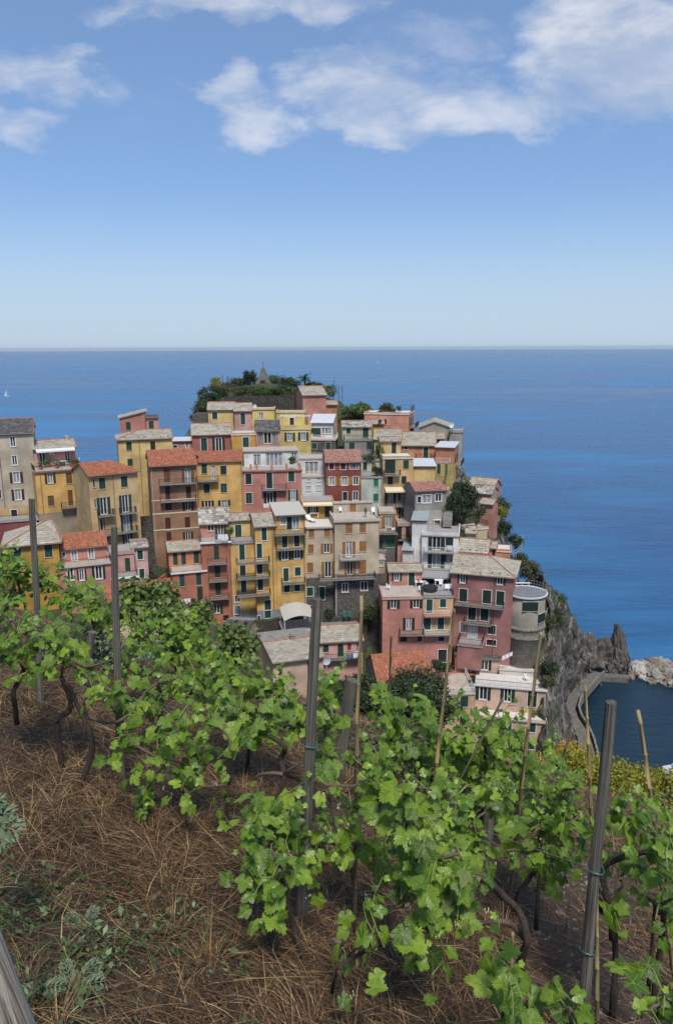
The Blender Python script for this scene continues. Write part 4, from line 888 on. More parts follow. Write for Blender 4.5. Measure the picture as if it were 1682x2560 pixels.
K = block(h, 'G', (770, 275), (945, 215), 350, 124, 4, (.46, .39, .25), 'flat', yaw=22, floor='terrace_white', par=.3, trim=None, rail='i')
K = block(h, 'G', (765, 280), (850, 285), 340, 122, 4, (.38, .34, .25), 'slate', ry=225, yaw=-10, trim=None, base_ctrl=False)
h = house('village_house', 'small terracotta stepped house with outdoor stairs above the mauve house')
K = block(h, 'G', (945, 415), (1020, 405), 500, 119, 4, ORA, 'slate', ry=360, yaw=-14, trim=None, base_ctrl=False, sh='k', wins=[('c', 985, 420, 1008, 475)])
K = block(h, 'G', (1020, 425), (1140, 440), 510, 120.5, 4, ORA, 'flat', yaw=-14, floor='terrace_white', par=.3, trim=None)
h = house('village_house', 'pink cabin with slate lean-to roofs at the seaward path')
K = block(h, 'N', (1170, 1216), (1232, 1226), 1250, 142, 5, PINK, 'slate', ry=1192, yaw=-30, trim=None)
K = block(h, 'N', (1180, 1228), (1228, 1238), 1262, 138, 4, (.30, .28, .24), 'slate_old', ry=1214, yaw=-30, trim=None)
K = block(h, 'N', (1200, 1258), (1232, 1262), 1285, 134, 3, PINK, 'slate', ry=1248, yaw=-30, trim=None, wins=[('d', 1205, 1266, 1213, 1284)])
# --- bottom right
h = house('village_house', 'peach pink house with white sun terraces at the foot of the cliff')
K = block(h, 'I', (340, 405), (778, 432), 620, 104, 4.5, PEA, 'flat', yaw=-12, floor='terrace_white', rail='i', ext=0, base_ctrl=False, trim='white', sh='k', wins=[('o', 345, 408, 434, 497), ('o', 498, 420, 580, 510), ('c', 667, 432, 716, 540)], slab_edge='terrace_white')
KI = K
K = block(h, 'I', (316, 598), (778, 630), 870, 101.6, 3, PEA, 'flat', yaw=-12, floor='terrace_white', par=.3, trim='white', wins=[('c', 661, 632, 711, 697), ('c', 659, 745, 704, 803), ('c', 518, 632, 562, 692)], slab_edge='stone_trim')
KI2 = K
K = block(h, 'I', (330, 236), (494, 240), 330, 109.5, 5, PEA, 'slate_dark', ry=160, run=5.5, yaw=-10, trim='white', sh='k', ext=1, wins=[('o', 355, 246, 439, 312)], base_ctrl=False)
K = block(h, 'I', (490, 306), (765, 312), 330, 108, 5, (.5, .47, .42), 'flat', yaw=-10, floor='terrace_white', par=.1, ext=2, base_ctrl=False)
K = block(h, 'I', (218, 212), (328, 206), 325, 109.5, 4, PEA, 'slate_dark', ry=162, run=4.4, yaw=-4, trim='stone', wins=[('d', 288, 218, 312, 236)])
h = house('village_house', 'cream house with flat terrace and green door left of the peach house')
K = block(h, 'I', (80, 462), (336, 450), 720, 101.5, 7, PEA[:1] + (.36, .25), 'flat', yaw=2, floor='terrace', rail='w', trim=None, wins=[('c', 250, 473, 294, 538), ('c', 245, 593, 291, 692, 'k'), ('c', 90, 480, 133, 542)])
block(h, 'I', (75, 345), (330, 330), 400, 108.5, 2, 'stone_wall', 'flat', yaw=2, floor='pot', base_ctrl=False)
h = house('village_house', 'house with big orange tiled roof dotted with stones in front of the pink house')
K = block(h, 'N', (945, 1712), (1080, 1694), 1790, 96, 8, GREY, 'tile', ry=1618, yaw=10, dots=9, trim=None)
h = house('village_house', 'pink and yellow house with slate roof and red window in the valley bottom')
K = block(h, 'H', (634, 330), (958, 318), 475, 103.5, 8, PINK2, 'slate', ry=200, yaw=8, trim='stone', wins=[('c', 648, 352, 693, 408), ('c', 763, 346, 808, 442), ('c', 838, 340, 868, 392, 'r'), ('p', 905, 338, 930, 405)], balcs=[(634, 455, 935, 448, 1.0)])
h = house('village_house', 'long low peach house with broad pale slate roof in the valley bottom')
K = block(h, 'H', (258, 492), (652, 434), 640, 91, 10, PEA, 'slate', ry=318, run=6.0, yaw=17, trim=None, sh='b', oh=.5, wins=[('c', 527, 480, 560, 565), ('c', 232, 520, 268, 600)])
chimney(K, 410, 262, 'H', 6, (.7, .6, .5), 'concrete')
h = house('village_house', 'small yellow house with brown slate roof below the terracotta house')
K = block(h, 'E', (770, 1345), (1004, 1368), 1460, 101, 5, (.42, .33, .17), 'slate_dark', ry=1256, yaw=-10, trim=None, wins=[('d', 800, 1390, 868, 1440)])
h = house('canopy_terrace', 'terrace under a pale curved canvas canopy behind the slate-roofed house', 'terrace', 'garden structures')
K = block(h, 'H', (345, 262), (590, 235), 330, 103, 5, GOLD, 'flat', yaw=12, floor='terrace_grey')
cb = MB(); n_ = 10
for i in range(n_):
    a0, a1 = i / n_, (i + 1) / n_; f_ = lambda a: K.H + 1.7 + .9 * math.sin(math.pi * (.08 + .84 * a))
    cb.slab([Vector((a0 * K.W, -.2, f_(a0))), Vector((a1 * K.W, -.2, f_(a1))), Vector((a1 * K.W, 4.8, f_(a1) + .35)), Vector((a0 * K.W, 4.8, f_(a0) + .35))], .04)
link('canopy', cb.mesh('canopy', 'awning'), h.o, K.M)
pb = MB()
for x in (.1, K.W - .1):
    for y_ in (0, 4.6): pb.box(x - .05, x + .05, y_ - .05, y_ + .05, K.H, K.H + 2.0)
link('canopy_post', pb.mesh('posts', 'white'), h.o, K.M)
# round tower
def tower():
    p = at(*PX('G', 1245, 1090), 112.5); zt = at(*PX('G', 1245, 838), 108.5).z; zb = at(*PX('G', 1245, 1340), 108.5).z - 6
    rr = 330 / 3.4 / F_PX * 116 / 2
    cx, cy = p.x, 108.5 + rr
    o = thing('round_tower', 'round rendered bastion with railed terrace on a stone drum', 'tower', Matrix.Translation((cx, cy, zb)))
    def lathe(prof, n=40):
        mb = MB()
        for (r, z) in prof:
            for q in range(n): a = 2 * math.pi * q / n; mb.v.append((r * math.cos(a), r * math.sin(a), z))
        for k in range(len(prof) - 1):
            for q in range(n): mb.f.append((k * n + q, k * n + (q + 1) % n, (k + 1) * n + (q + 1) % n, (k + 1) * n + q))
        mb.f.append(tuple((len(prof) - 1) * n + q for q in range(n)))
        return mb
    Ht = zt - zb; z1 = at(*PX('G', 1245, 1125), 108.5).z - zb; z2 = at(*PX('G', 1245, 1200), 108.5).z - zb; Mt = WM[o.name]
    link('stone_drum', lathe([(rr * 1.05, 0), (rr * 1.03, z2), (rr * 1.09, z2 + .15), (rr * 1.09, z2 + .35), (rr * 1.03, z2 + .5), (rr * 1.03, z1), (rr * 1.08, z1 + .15), (rr * 1.06, z1 + .5), (rr * .98, z1 + .55)]).mesh('drum', 'stone_tower', True), o, Mt)
    link('wall', lathe([(rr * .975, z1 + .4), (rr * .975, Ht - .2)]).mesh('wall', plaster((.25, .23, .19)), True), o, Mt)
    link('terrace_slab', lathe([(rr * 1.0, Ht - .2), (rr * 1.07, Ht - .1), (rr * 1.08, Ht + .12), (rr * 1.02, Ht + .13), (rr * 1.0, Ht + .05), (.1, Ht + .05)]).mesh('slab', 'white'), o, Mt)
    link('terrace_floor', lathe([(rr * .99, Ht + .051), (rr * .99, Ht + .07)]).mesh('floor', 'terrace_dark'), o, Mt)
    mb = MB(); n = 40
    for q in range(n):
        a = 2 * math.pi * q / n; b_ = 2 * math.pi * (q + 1) / n; r_ = rr * 1.03
        mb.tube([(r_ * math.cos(a), r_ * math.sin(a), Ht + .1), (r_ * math.cos(a), r_ * math.sin(a), Ht + 1.05)], .02, 4)
        for z_ in (.55, 1.05): mb.tube([(r_ * math.cos(a), r_ * math.sin(a), Ht + z_), (r_ * math.cos(b_), r_ * math.sin(b_), Ht + z_)], .02, 4)
    link('railing', mb.mesh('rail', 'metal_green'), o, Mt)
    for (x, y0, y1, w_) in ((1243, 860, 937, 1.15), (1362, 970, 1045, .9)):
        ang = math.asin(max(-1, min(1, ((x - 1245) / 3.4 / F_PX * 113) / rr))); z0 = at(*PX('G', x, y1), 109).z - zb; z1_ = at(*PX('G', x, y0), 109).z - zb
        Mw = Mt @ Matrix.Rotation(ang, 4, 'Z') @ Matrix.Translation((0, -rr * .975, 0))
        wo_ = link('window', MB().box(-w_ - .06, w_ + .06, -.08, .3, z0 - .08, z0).box(-w_ - .06, w_ + .06, -.08, .3, z1_, z1_ + .08).mesh('surround', 'stone_trim'), o, Mw)
        link('shutter', MB().box(-w_, -.01, -.06, .3, z0, z1_).box(.01, w_, -.06, .3, z0, z1_).mesh('shutter', 'shutter_k'), wo_, Mw)
    return cx, cy, zt, rr
TW = tower()
CTRL.append((TW[0], TW[1], TW[2] - 16))

# ------------------------------------------------------------------ stairs, walls, monument
def stairs(label, p0, p1, w_, n, mat='concrete', name='stone_stairs'):
    a, b_ = Vector(p0), Vector(p1); d = Vector(((b_ - a).x, (b_ - a).y, 0)); L = d.length; d.normalize(); s = Vector((-d.y, d.x, 0)) * w_ / 2
    mb = MB()
    for i in range(n):
        q = a + d * (L * i / n); z = a.z + (b_.z - a.z) * (i + 1) / n; e = q + d * (L / n + .02)
        mb.slab([(q.x - s.x, q.y - s.y, z), (q.x + s.x, q.y + s.y, z), (e.x + s.x, e.y + s.y, z), (e.x - s.x, e.y - s.y, z)][::-1], (b_.z - a.z) / n + 1.2)
    o = thing(name, label, 'stairs', Matrix.Translation(a), 'stairs between the houses', None)
    link('step_flight', mb.mesh('steps', mat), o, I4)
stairs('stone stairs climbing past the dark tree to the seaward path', at(*PX('D', 1165, 1330), 122), at(*PX('D', 1185, 1105), 131), 1.5, 22)
stairs('shadowed stairs climbing the alley beside the brown house', at(375, 1440, 112), at(362, 1290, 124), 2.2, 30, 'stone_dark')  # dark stone colour stands in for the alley's shade
stairs('stairs rising behind the big salmon house window', at(*PX('D', 640, 468), 156.5), at(*PX('D', 585, 405), 156.8), 1.0, 10)
def wall_thing(name, label, pts, hgt, thick, mat, cat='wall', group='stone walls of the village'):
    """pts: top-edge points (world); vertical wall going down hgt"""
    mb = MB(); pts = [Vector(p) for p in pts]
    for a, b_ in zip(pts[:-1], pts[1:]):
        n = max(1, int((b_ - a).length / .8)); d = (b_ - a).normalized(); s = Vector((-d.y, d.x, 0)).normalized() * thick
        for i in range(n):
            q, e = a.lerp(b_, i / n), a.lerp(b_, (i + 1) / n); j = random.uniform(-.06, .06)
            q = q + Vector((0, 0, j)); e = e + Vector((0, 0, j))
            mb.slab([q, e, e + s, q + s], hgt)
    o = thing(name, label, cat, Matrix.Translation(pts[0] - Vector((0, 0, hgt))), group)
    link('stonework', mb.mesh('stonework', mat), o, I4)
wall_thing('retaining_wall', 'dark dry-stone retaining wall under the hilltop garden', [at(*PX('C', 395, 440), 172), at(*PX('C', 730, 430), 170), at(*PX('C', 1080, 425), 168)], 9, .6, 'stone_dark')
wall_thing('retaining_wall', 'dark stone retaining wall below the tall yellow house', [at(*PX('E', 960, 1288), 108), at(*PX('E', 1300, 1240), 108.5), at(*PX('E', 1560, 1215), 109)], 7, .8, 'stone_dark')
wall_thing('retaining_wall', 'stone terrace wall under the beige house with green bins', [at(*PX('F', 420, 1225), 110.5), at(*PX('F', 850, 1215), 111)], 6, .8, 'stone_dark')
wall_thing('retaining_wall', 'shadowed earth and stone bank between beige and pink houses', [at(*PX('F', 820, 1160), 112), at(*PX('F', 1000, 1150), 112.5)], 14, .8, 'stone_dark')
wall_thing('stone_hut', 'small grey stone hut at the left end of the hilltop', [at(*PX('C', 85, 612), 163), at(*PX('C', 235, 600), 163)], 8, 4.0, 'stone_wall', 'hut', None)

# ------------------------------------------------------------------ terrain of the village, sea, harbour
def ctrl_px(lst):
    for (px, py, Y) in lst: p = at(px, py, Y); CTRL.append((p.x, p.y, p.z))
CLIFF = [((1374, 1945, 96), (1405, 1930, 107), (1470, 2010)), ((1366, 1830, 99.5), (1408, 1880, 108), (1462, 1935)), ((1367, 1700, 106), (1402, 1780, 113), (1440, 1860)), ((1371, 1580, 111), (1398, 1690, 120), (1418, 1800)), ((1374, 1470, 116), (1400, 1620, 128), (1410, 1765)), ((1386, 1492, 125), (1418, 1600, 138), (1446, 1726)), ((1408, 1522, 139), (1440, 1610, 148), (1470, 1694)), ((1438, 1560, 152), (1460, 1630, 157), (1484, 1692)), ((1462, 1606, 163), (1474, 1650, 166), (1490, 1690)), ((1462, 1640, 174), (1470, 1660, 176), (1488, 1682))]
for (t_, m_, b_) in CLIFF:
    p = at(*t_); CTRL.append((p.x - 5, p.y + 1, p.z - 3.0)); p = at(*m_); CTRL.append((p.x - 7, p.y, p.z - 8)); p = on_z(*b_, 2.0); CTRL.append((p.x - 6, p.y + 1, -3.0)); CTRL.append((p.x + 4, p.y, -8.0))
ctrl_px([(1290, 1345, 128), (1330, 1415, 124), (1352, 1450, 121), (1240, 1275, 140), (1250, 1230, 148)])
ctrl_px([(522, 998, 176), (545, 978, 182), (600, 985, 184), (655, 975, 188), (720, 978, 186), (790, 975, 182), (850, 995, 178), (505, 1025, 172), (860, 1020, 172), (700, 998, 174), (610, 1000, 174), (930, 1040, 170)])
for X in (-130, -95, -60, -30, 0, 25, 45, 62):
    CTRL.append((X, 232, -8)); CTRL.append((X, 72, 14 if X < 20 else 2)); CTRL.append((X, 60, 12 if X < 20 else 2))
for Y in (100, 130, 160, 190, 215): CTRL.append((72, Y, -6))
CTRL += [(-130, 90, 30), (-130, 120, 25), (-130, 150, -5), (-95, 150, 8), (-95, 180, -6), (-70, 175, 4), (-60, 200, -6), (-30, 215, -6), (0, 218, -6), (30, 205, -6), (45, 185, -6), (52, 170, -4), (58, 160, -5), (60, 140, -6), (58, 120, -6), (52, 100, -5), (45, 85, -3)]
CTRL += [(22, 96, 10), (28, 97, 8), (33, 98, 7), (15, 94, 14), (37, 103, 8), (30, 92, 6), (20, 90, 8)]
def rbf_build(ctrl):
    P = np.array(ctrl); n = len(P); D = np.hypot(P[:, None, 0] - P[None, :, 0], P[:, None, 1] - P[None, :, 1])
    A = np.zeros((n + 3, n + 3)); A[:n, :n] = -D + np.eye(n) * 1.2; A[:n, n] = 1; A[:n, n + 1:] = P[:, :2] / 100; A[n, :n] = 1; A[n + 1:, :n] = P[:, :2].T / 100
    wts = np.linalg.solve(A, np.concatenate([P[:, 2], np.zeros(3)]))
    def f(X, Y):
        r = np.zeros_like(X)
        for i in range(n): r -= wts[i] * np.hypot(X - P[i, 0], Y - P[i, 1])
        return r + wts[n] + (wts[n + 1] * X + wts[n + 2] * Y) / 100
    return f
RBF = rbf_build(CTRL)
def hill_z(X, Y): return float(RBF(np.array([float(X)]), np.array([float(Y)]))[0])
xs = np.concatenate([np.arange(-135, 10, 1.6), np.arange(10, 78, .7)]); ys = np.concatenate([np.arange(62, 98, 1.6), np.arange(98, 170, .9), np.arange(170, 236, 1.5)])
GX, GY = np.meshgrid(xs, ys); GZ = RBF(GX, GY)
vx = np.stack([GX, GY, GZ], -1).reshape(-1, 3)
for i in range(len(vx)):
    x, y, z = vx[i]
    a = min(1.0, max(.15, (x - 20) / 15))
    q = Vector((x * .16, y * .16, z * .06))
    n_ = mnoise.fractal(q, .9, 2.1, 5) ; rg = abs(mnoise.noise(Vector((x * .35 + y * .12, y * .30, z * .05)))) 
    vx[i, 2] += a * (n_ * 1.2 - rg * 1.2) + .4 * mnoise.noise(q * 6) * a
    vx[i, 0] += a * 1.3 * mnoise.noise(Vector((x * .3, y * .3, z * .3 + 9))); vx[i, 1] += a * 1.3 * mnoise.noise(Vector((x * .3, y * .3, z * .3 + 27)))
ny, nx = GX.shape; idx = np.arange(ny * nx).reshape(ny, nx)
fq = np.stack([idx[:-1, :-1], idx[:-1, 1:], idx[1:, 1:], idx[1:, :-1]], -1).reshape(-1, 4)
struct('headland_hill', np_mesh('headland', vx, fq, 'hill_rock', False))
def cliff():
    cols = []
    for (t_, m_, b_) in CLIFF:
        T_, M_, B_ = at(*t_), at(*m_), on_z(*b_, 2.0); B2 = B_ + Vector((2.5, -1.0, -5)); T2 = T_ + Vector((-.3, 7.0, .4) if len(cols) < 5 else (-5, 3.5, .6))
        cols.append([T2, T_, M_, B_, B2])
    def cr(p, t):
        n = len(p) - 1; i = min(n - 1, int(t)); f_ = t - i; p0, p1, p2, p3 = p[max(0, i - 1)], p[i], p[i + 1], p[min(n, i + 2)]
        return .5 * ((2 * p1) + (p2 - p0) * f_ + (2 * p0 - 5 * p1 + 4 * p2 - p3) * f_ ** 2 + (3 * p1 - p0 - 3 * p2 + p3) * f_ ** 3)
    NU, NV = 150, 70; rows = []
    for i in range(NU + 1):
        cc = [cr([c[k] for c in cols], i / NU * (len(cols) - 1)) for k in range(5)]; rows.append([cr(cc, j / NV * 4) for j in range(NV + 1)])
    v = []
    for i in range(NU + 1):
        for j in range(NV + 1):
            p = rows[i][j]; e1 = rows[min(NU, i + 1)][j] - rows[max(0, i - 1)][j]; e2 = rows[i][min(NV, j + 1)] - rows[i][max(0, j - 1)]; n_ = e1.cross(e2).normalized()
            if n_.x < 0: n_ = -n_
            s_ = p.x * .5 + p.y * .28 + p.z * .22                       # steeply dipping beds
            a_ = 1.0 * mnoise.fractal(Vector((s_ * .30, p.z * .12, p.y * .10)), .9, 2.1, 5) + .7 * mnoise.fractal(p * .35, .8, 2.2, 5) - .5 * abs(mnoise.noise(Vector((s_ * .9, p.z * .12, 4))))
            v.append(p + n_ * a_ * (1.0 if 6 < j else j / 6))
    ii = np.arange((NU + 1) * (NV + 1)).reshape(NU + 1, NV + 1)
    struct('sea_cliff', np_mesh('sea_cliff', [tuple(q) for q in v], np.stack([ii[:-1, :-1], ii[:-1, 1:], ii[1:, 1:], ii[1:, :-1]], -1).reshape(-1, 4), 'hill_rock'))
cliff()
# sea: one sheet to the horizon
mb = MB(); rings = [0, 60, 120, 200, 320, 520, 900, 1800, 4000, 10000, 28000]; n = 96
for r_ in rings[1:]:
    for q in range(n): a = 2 * math.pi * q / n; mb.v.append((r_ * math.cos(a), 140 + r_ * math.sin(a), 0))
c0 = len(mb.v); mb.v.append((0, 140, 0))
for q in range(n): mb.f.append((c0, q, (q + 1) % n))
for k in range(len(rings) - 2):
    for q in range(n): mb.f.append((k * n + q, (k + 1) * n + q, (k + 1) * n + (q + 1) % n, k * n + (q + 1) % n))
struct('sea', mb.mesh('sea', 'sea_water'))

def blob(name, sx, sy, sz, mat, seed, sub=3, rough=.35, freq=1.1, spike=0.0):
    """irregular rock: displaced subdivided icosahedron"""
    import bmesh
    bm = bmesh.new(); bmesh.ops.create_icosphere(bm, subdivisions=sub, radius=1.0)
    for v in bm.verts:
        q = v.co * freq + Vector((seed * 3.7, seed * 1.3, seed * 7.1))
        d = 1 + rough * mnoise.fractal(q, .8, 2.2, 4) - rough * .5 * abs(mnoise.noise(q * 2.5))
        c = v.co * d
        if spike:
            k = max(0.0, v.co.z); hr = max(.10, math.hypot(v.co.x, v.co.y)); f_ = min(3.0, (1 - spike * k) / hr) if k > 0 else 1.0
            c.x *= f_; c.y *= f_
        v.co = Vector((c.x * sx, c.y * sy, c.z * sz))
    me = bpy.data.meshes.new(name); bm.to_mesh(me); bm.free(); me.materials.append(MATS[mat]); return me
# sea stacks at the breakwater
p = on_z(*PX('I', 1250, 330), 0.5)
hgt = (at(*PX('I', 1215, 20), p.y).z)
thing('sea_stack', 'tall dark rock pinnacle standing beside the breakwater', 'rock', Matrix.Translation((p.x, p.y + 3, hgt * .28)) @ Matrix.Rotation(-.12, 4, 'Y'), None, blob('pinnacle', 2.5, 2.6, hgt * .60, 'sea_rock', 1.2, 5, .30, 2.2, .70))
for k, (x, y, sx, sz, lab) in enumerate(((1125, 318, 4.6, 7.6, 'broad brown rock mass between the cliff and the pinnacle'), (1190, 330, 2.4, 3.6, 'low dark rock at the foot of the pinnacle'), (1062, 290, 3.6, 7.0, 'dark rock buttress where the cliff meets the broad rock'))):
    p = on_z(*PX('I', x, y), 0.5); thing('sea_rock', lab, 'rock', Matrix.Translation((p.x, p.y + 3, sz * .22)), 'rocks at the harbour mouth', blob('rock', sx, 4, sz * .9, 'sea_rock', 2.3 + k, 5, .45, 1.4))
# breakwater boulders
RK = [blob('boulder', 1, 1, .8, mt, 5 + i * 1.7, 3, .55, 1.0) for i, mt in enumerate(('boulder_grey', 'boulder_white', 'boulder_brown', 'boulder_grey', 'boulder_brown', 'boulder_grey'))]
spots = [(1300, 290, 3.2, 0), (1345, 300, 3.2, 1), (1365, 320, 2.6, 1), (1375, 355, 1.6, 1), (1325, 335, 2.2, 2), (1420, 325, 2.6, 0), (1430, 300, 2.8, 2), (1395, 275, 2.6, 3), (1470, 270, 3.4, 0), (1440, 268, 3.0, 4), (1500, 300, 3.6, 2), (1540, 300, 3.6, 5), (1480, 345, 3.0, 0), (1495, 370, 2.8, 3), (1530, 360, 2.8, 4), (1560, 330, 3.2, 0),
         (1590, 310, 3.6, 2), (1600, 360, 3.2, 5), (1440, 375, 1.8, 4), (1310, 350, 1.6, 2), (1415, 365, 1.6, 0), (1545, 395, 2.8, 2), (1580, 400, 3.0, 0), (1450, 340, 2.2, 5), (1350, 275, 2.4, 4), (1390, 305, 2.0, 3), (1520, 275, 2.8, 0), (1465, 310, 2.4, 2)]
ORD = ['first', 'second', 'third', 'fourth', 'fifth', 'sixth', 'seventh', 'eighth', 'ninth', 'tenth', 'eleventh', 'twelfth', 'thirteenth', 'fourteenth']
KN = ('grey', 'white', 'brown', 'grey', 'brown', 'grey')
for i, (x, y, s, k) in enumerate(spots):
    p = on_z(*PX('I', x, y + 8), 0.4); kind = KN[k]; s *= .56
    nth = sorted(q[0] + q[1] * .001 for q in spots if KN[q[3]] == kind).index(x + y * .001)
    thing('breakwater_boulder', 'angular %s breakwater boulder, %s %s one from the pinnacle' % (kind, ORD[nth], kind), 'boulder', Matrix.Translation((p.x, p.y + s * .6, s * .28)) @ Matrix.Rotation(random.uniform(0, 6.3), 4, 'Z') @ Matrix.Rotation(random.uniform(-.5, .5), 4, 'X') @ Matrix.Scale(s, 4), 'boulders of the breakwater', RK[k])
# quay and harbour path
def ribbon(name, pts, wd, mat, thick=1.5, up=.0):
    mb = MB(); pts = [Vector(p) for p in pts]; L = []; Rr = []
    for k, p in enumerate(pts):
        t = (pts[min(k + 1, len(pts) - 1)] - pts[max(0, k - 1)]); s = Vector((t.y, -t.x, 0)).normalized() * wd[k] / 2
        L.append(p - s); Rr.append(p + s)
    for k in range(len(pts) - 1): mb.slab([L[k], Rr[k], Rr[k + 1], L[k + 1]], thick)
    return mb
pp = [on_z(*PX('I', x, y), z) for (x, y, z) in ((1090, 320, 3.0), (1062, 345, 3.4), (1030, 380, 3.6), (985, 430, 3.8), (945, 480, 4.0), (925, 540, 4.4), (945, 605, 4.8), (985, 670, 4.8), (1015, 740, 4.5), (1035, 820, 4.2), (1045, 960, 4.0))]
struct('harbour_path', ribbon('path', pp, [2.0, 2.3, 2.4, 2.2, 2.0, 2.0, 2.0, 2.2, 2.4, 2.6, 2.8], 'concrete').mesh('path', 'path_stone'))
struct('quay', MB().slab([on_z(*PX('I', 1090, 348), 1.3), on_z(*PX('I', 1285, 360), 1.3), on_z(*PX('I', 1285, 338), 1.3), on_z(*PX('I', 1095, 326), 1.3)], 3).mesh('quay', 'path_stone'))
mb = MB()
for a, b_ in zip(pp[:-1], pp[1:]):
    t = (b_ - a); s = Vector((t.y, -t.x, 0)).normalized() * -1.5; mb.slab([a + s + Vector((0, 0, .7)), b_ + s + Vector((0, 0, .7)), b_ + s * 1.25 + Vector((0, 0, .7)), a + s * 1.25 + Vector((0, 0, .7))], 2.0)
o = thing('path_wall', 'low stone parapet along the harbour path', 'wall', Matrix.Translation(pp[4]), 'stone walls of the village'); link('stonework', mb.mesh('parapet', 'stone_tower'), o, I4)
# cliff walkway railing
rp = [at(*PX('G', x, y), Y) for (x, y, Y) in ((1135, 445, 121), (1190, 425, 123), (1235, 380, 125), (1248, 320, 127), (1230, 285, 129))]
mb = MB()
for a, b_ in zip(rp[:-1], rp[1:]):
    for z_ in (0, -.5): mb.tube([a + Vector((0, 0, z_)), b_ + Vector((0, 0, z_))], .045, 5)
    for t in (0, .5): q = a.lerp(b_, t); mb.tube([q, q - Vector((0, 0, 2.2))], .04, 5)
o = thing('cliff_railing', 'pale metal railing around the seaward lookout', 'railing', Matrix.Translation(rp[0] - Vector((0, 0, 2))), 'railings on the cliff'); link('rails', mb.mesh('rails', 'metal_green'), o, I4)
rp = [at(*PX('G', x, y), Y) for (x, y, Y) in ((1425, 640, 114), (1480, 745, 116), (1470, 870, 115), (1440, 960, 112), (1415, 1130, 109))]
mb = MB()
for a, b_ in zip(rp[:-1], rp[1:]):
    for z_ in (0, -.5): mb.tube([a + Vector((0, 0, z_)), b_ + Vector((0, 0, z_))], .045, 5)
    for t in (0, .33, .66): q = a.lerp(b_, t); mb.tube([q, q - Vector((0, 0, 2.6))], .04, 5)
o = thing('cliff_railing', 'pale metal railing on the cliff walkway beside the round tower', 'railing', Matrix.Translation(rp[0] - Vector((0, 0, 2))), 'railings on the cliff'); link('rails', mb.mesh('rails', 'metal_green'), o, I4)

# ------------------------------------------------------------------ vegetation of the village
def leaf_cloud(blobs, n, size, seed=0, up=.5, shape=1.6, fill=.5):
    """many small leaf quads spread through a list of ellipsoids (cx,cy,cz,rx,ry,rz); returns verts, faces"""
    r = np.random.default_rng(seed); B = np.array(blobs, float); vol = B[:, 3] * B[:, 4] * B[:, 5]; k = r.choice(len(B), n, p=vol ** .67 / (vol ** .67).sum())
    d = r.normal(size=(n, 3)); d /= np.linalg.norm(d, axis=1)[:, None]; rad = (r.random(n) ** fill)[:, None]
    # clumps: pull leaves toward random clump centres on the surface
    c = B[k, :3] + d * rad * B[k, 3:]
    nc = max(4, n // 22); cc = c[r.choice(n, nc)]; near = r.integers(0, nc, n); 
    dd = np.linalg.norm(cc[None, :, :] - c[::max(1, n // 1), None, :][:0], axis=2) if False else None
    c = c + r.normal(size=(n, 3)) * size * .6
    nrm = d * .8 + r.normal(size=(n, 3)) * .7 + np.array([0, 0, up]); nrm /= np.linalg.norm(nrm, axis=1)[:, None]
    t = np.cross(nrm, r.normal(size=(n, 3))); t /= np.linalg.norm(t, axis=1)[:, None]; s = np.cross(nrm, t)
    L = (size * (.6 + .8 * r.random(n)))[:, None]; Wd = L / shape
    v = np.stack([c - t * L * .5, c + s * Wd * .5 + nrm * L * .06, c + t * L * .5, c - s * Wd * .5 + nrm * L * .06], 1).reshape(-1, 3)
    f = np.arange(n * 4).reshape(n, 4); return v, f
def lumpy(c, r, n=9, seed=0, flat=.75, low=False):
    rr = np.random.default_rng(seed + 100); out = []
    for i in range(n):
        d = rr.normal(size=3); d /= np.linalg.norm(d); d[2] = d[2] * .95 - .1 if low else abs(d[2]) * .9 - .15
        q = rr.uniform(.28, .5); out.append((c[0] + d[0] * r[0] * .68, c[1] + d[1] * r[1] * .68, c[2] + d[2] * r[2] * .68, r[0] * q, r[1] * q, r[2] * q * flat * 1.2))
    return out
def bush(name, label, cat, base, r, mat, n, size, seed, group=None, trunk=True, lumps=9, shape=1.6):
    base = Vector(base); o = thing(name, label, cat, Matrix.Translation(base), group)
    v, f = leaf_cloud(lumpy((base.x, base.y, base.z + r[2]), r, lumps, seed, low=not trunk), n, size, seed, shape=shape)
    link('crown', np_mesh('crown', v, f, mat), o, I4)
    if trunk:
        mb = MB(); rr = random.Random(seed)
        tk = .06 * r[0] + .03
        for i in range(4):
            a = rr.uniform(0, 6.28); e = base + Vector((math.cos(a) * r[0] * .5, math.sin(a) * r[1] * .5, r[2] * rr.uniform(.9, 1.5)))
            m_ = base.lerp(e, .5) + Vector((rr.uniform(-.1, .1) * r[0], rr.uniform(-.1, .1) * r[1], r[2] * .15)); mb.tube([base - Vector((0, 0, .4)), m_, e], [tk, tk * .65, tk * .25], 6)
        link('trunk', mb.mesh('trunk', 'bark', True), o, I4)
    return o
G_V = 'shrubs among the houses'
def vbush(c, x, y, Y, rx, rz, mat, n, size, label, seed, cat='shrub', name='shrub', group=G_V, ry=None):
    """x,y = pixel of the crown centre"""
    p = at(*PX(c, x, y), Y); bush(name, label, cat, (p.x, p.y, p.z - rz), (rx, ry or rx * .8, rz), mat, n, size, seed, group, trunk=(cat == 'tree'), lumps=9 if cat == 'tree' else 14)
vbush('D', 1335, 1110, 128, 2.6, 3.8, 'leaf_dark', 4600, .34, 'dense dark evergreen tree beside the stone stairs', 3, 'tree', 'evergreen_tree')
vbush('D', 1250, 1190, 126, 2.4, 3.0, 'leaf_dark', 2600, .32, 'lower dark shrub at the foot of the stone stairs', 4)
vbush('D', 1420, 1230, 128, 2.2, 1.6, 'leaf_olive', 1500, .3, 'olive green bush under the pink cabin', 5)
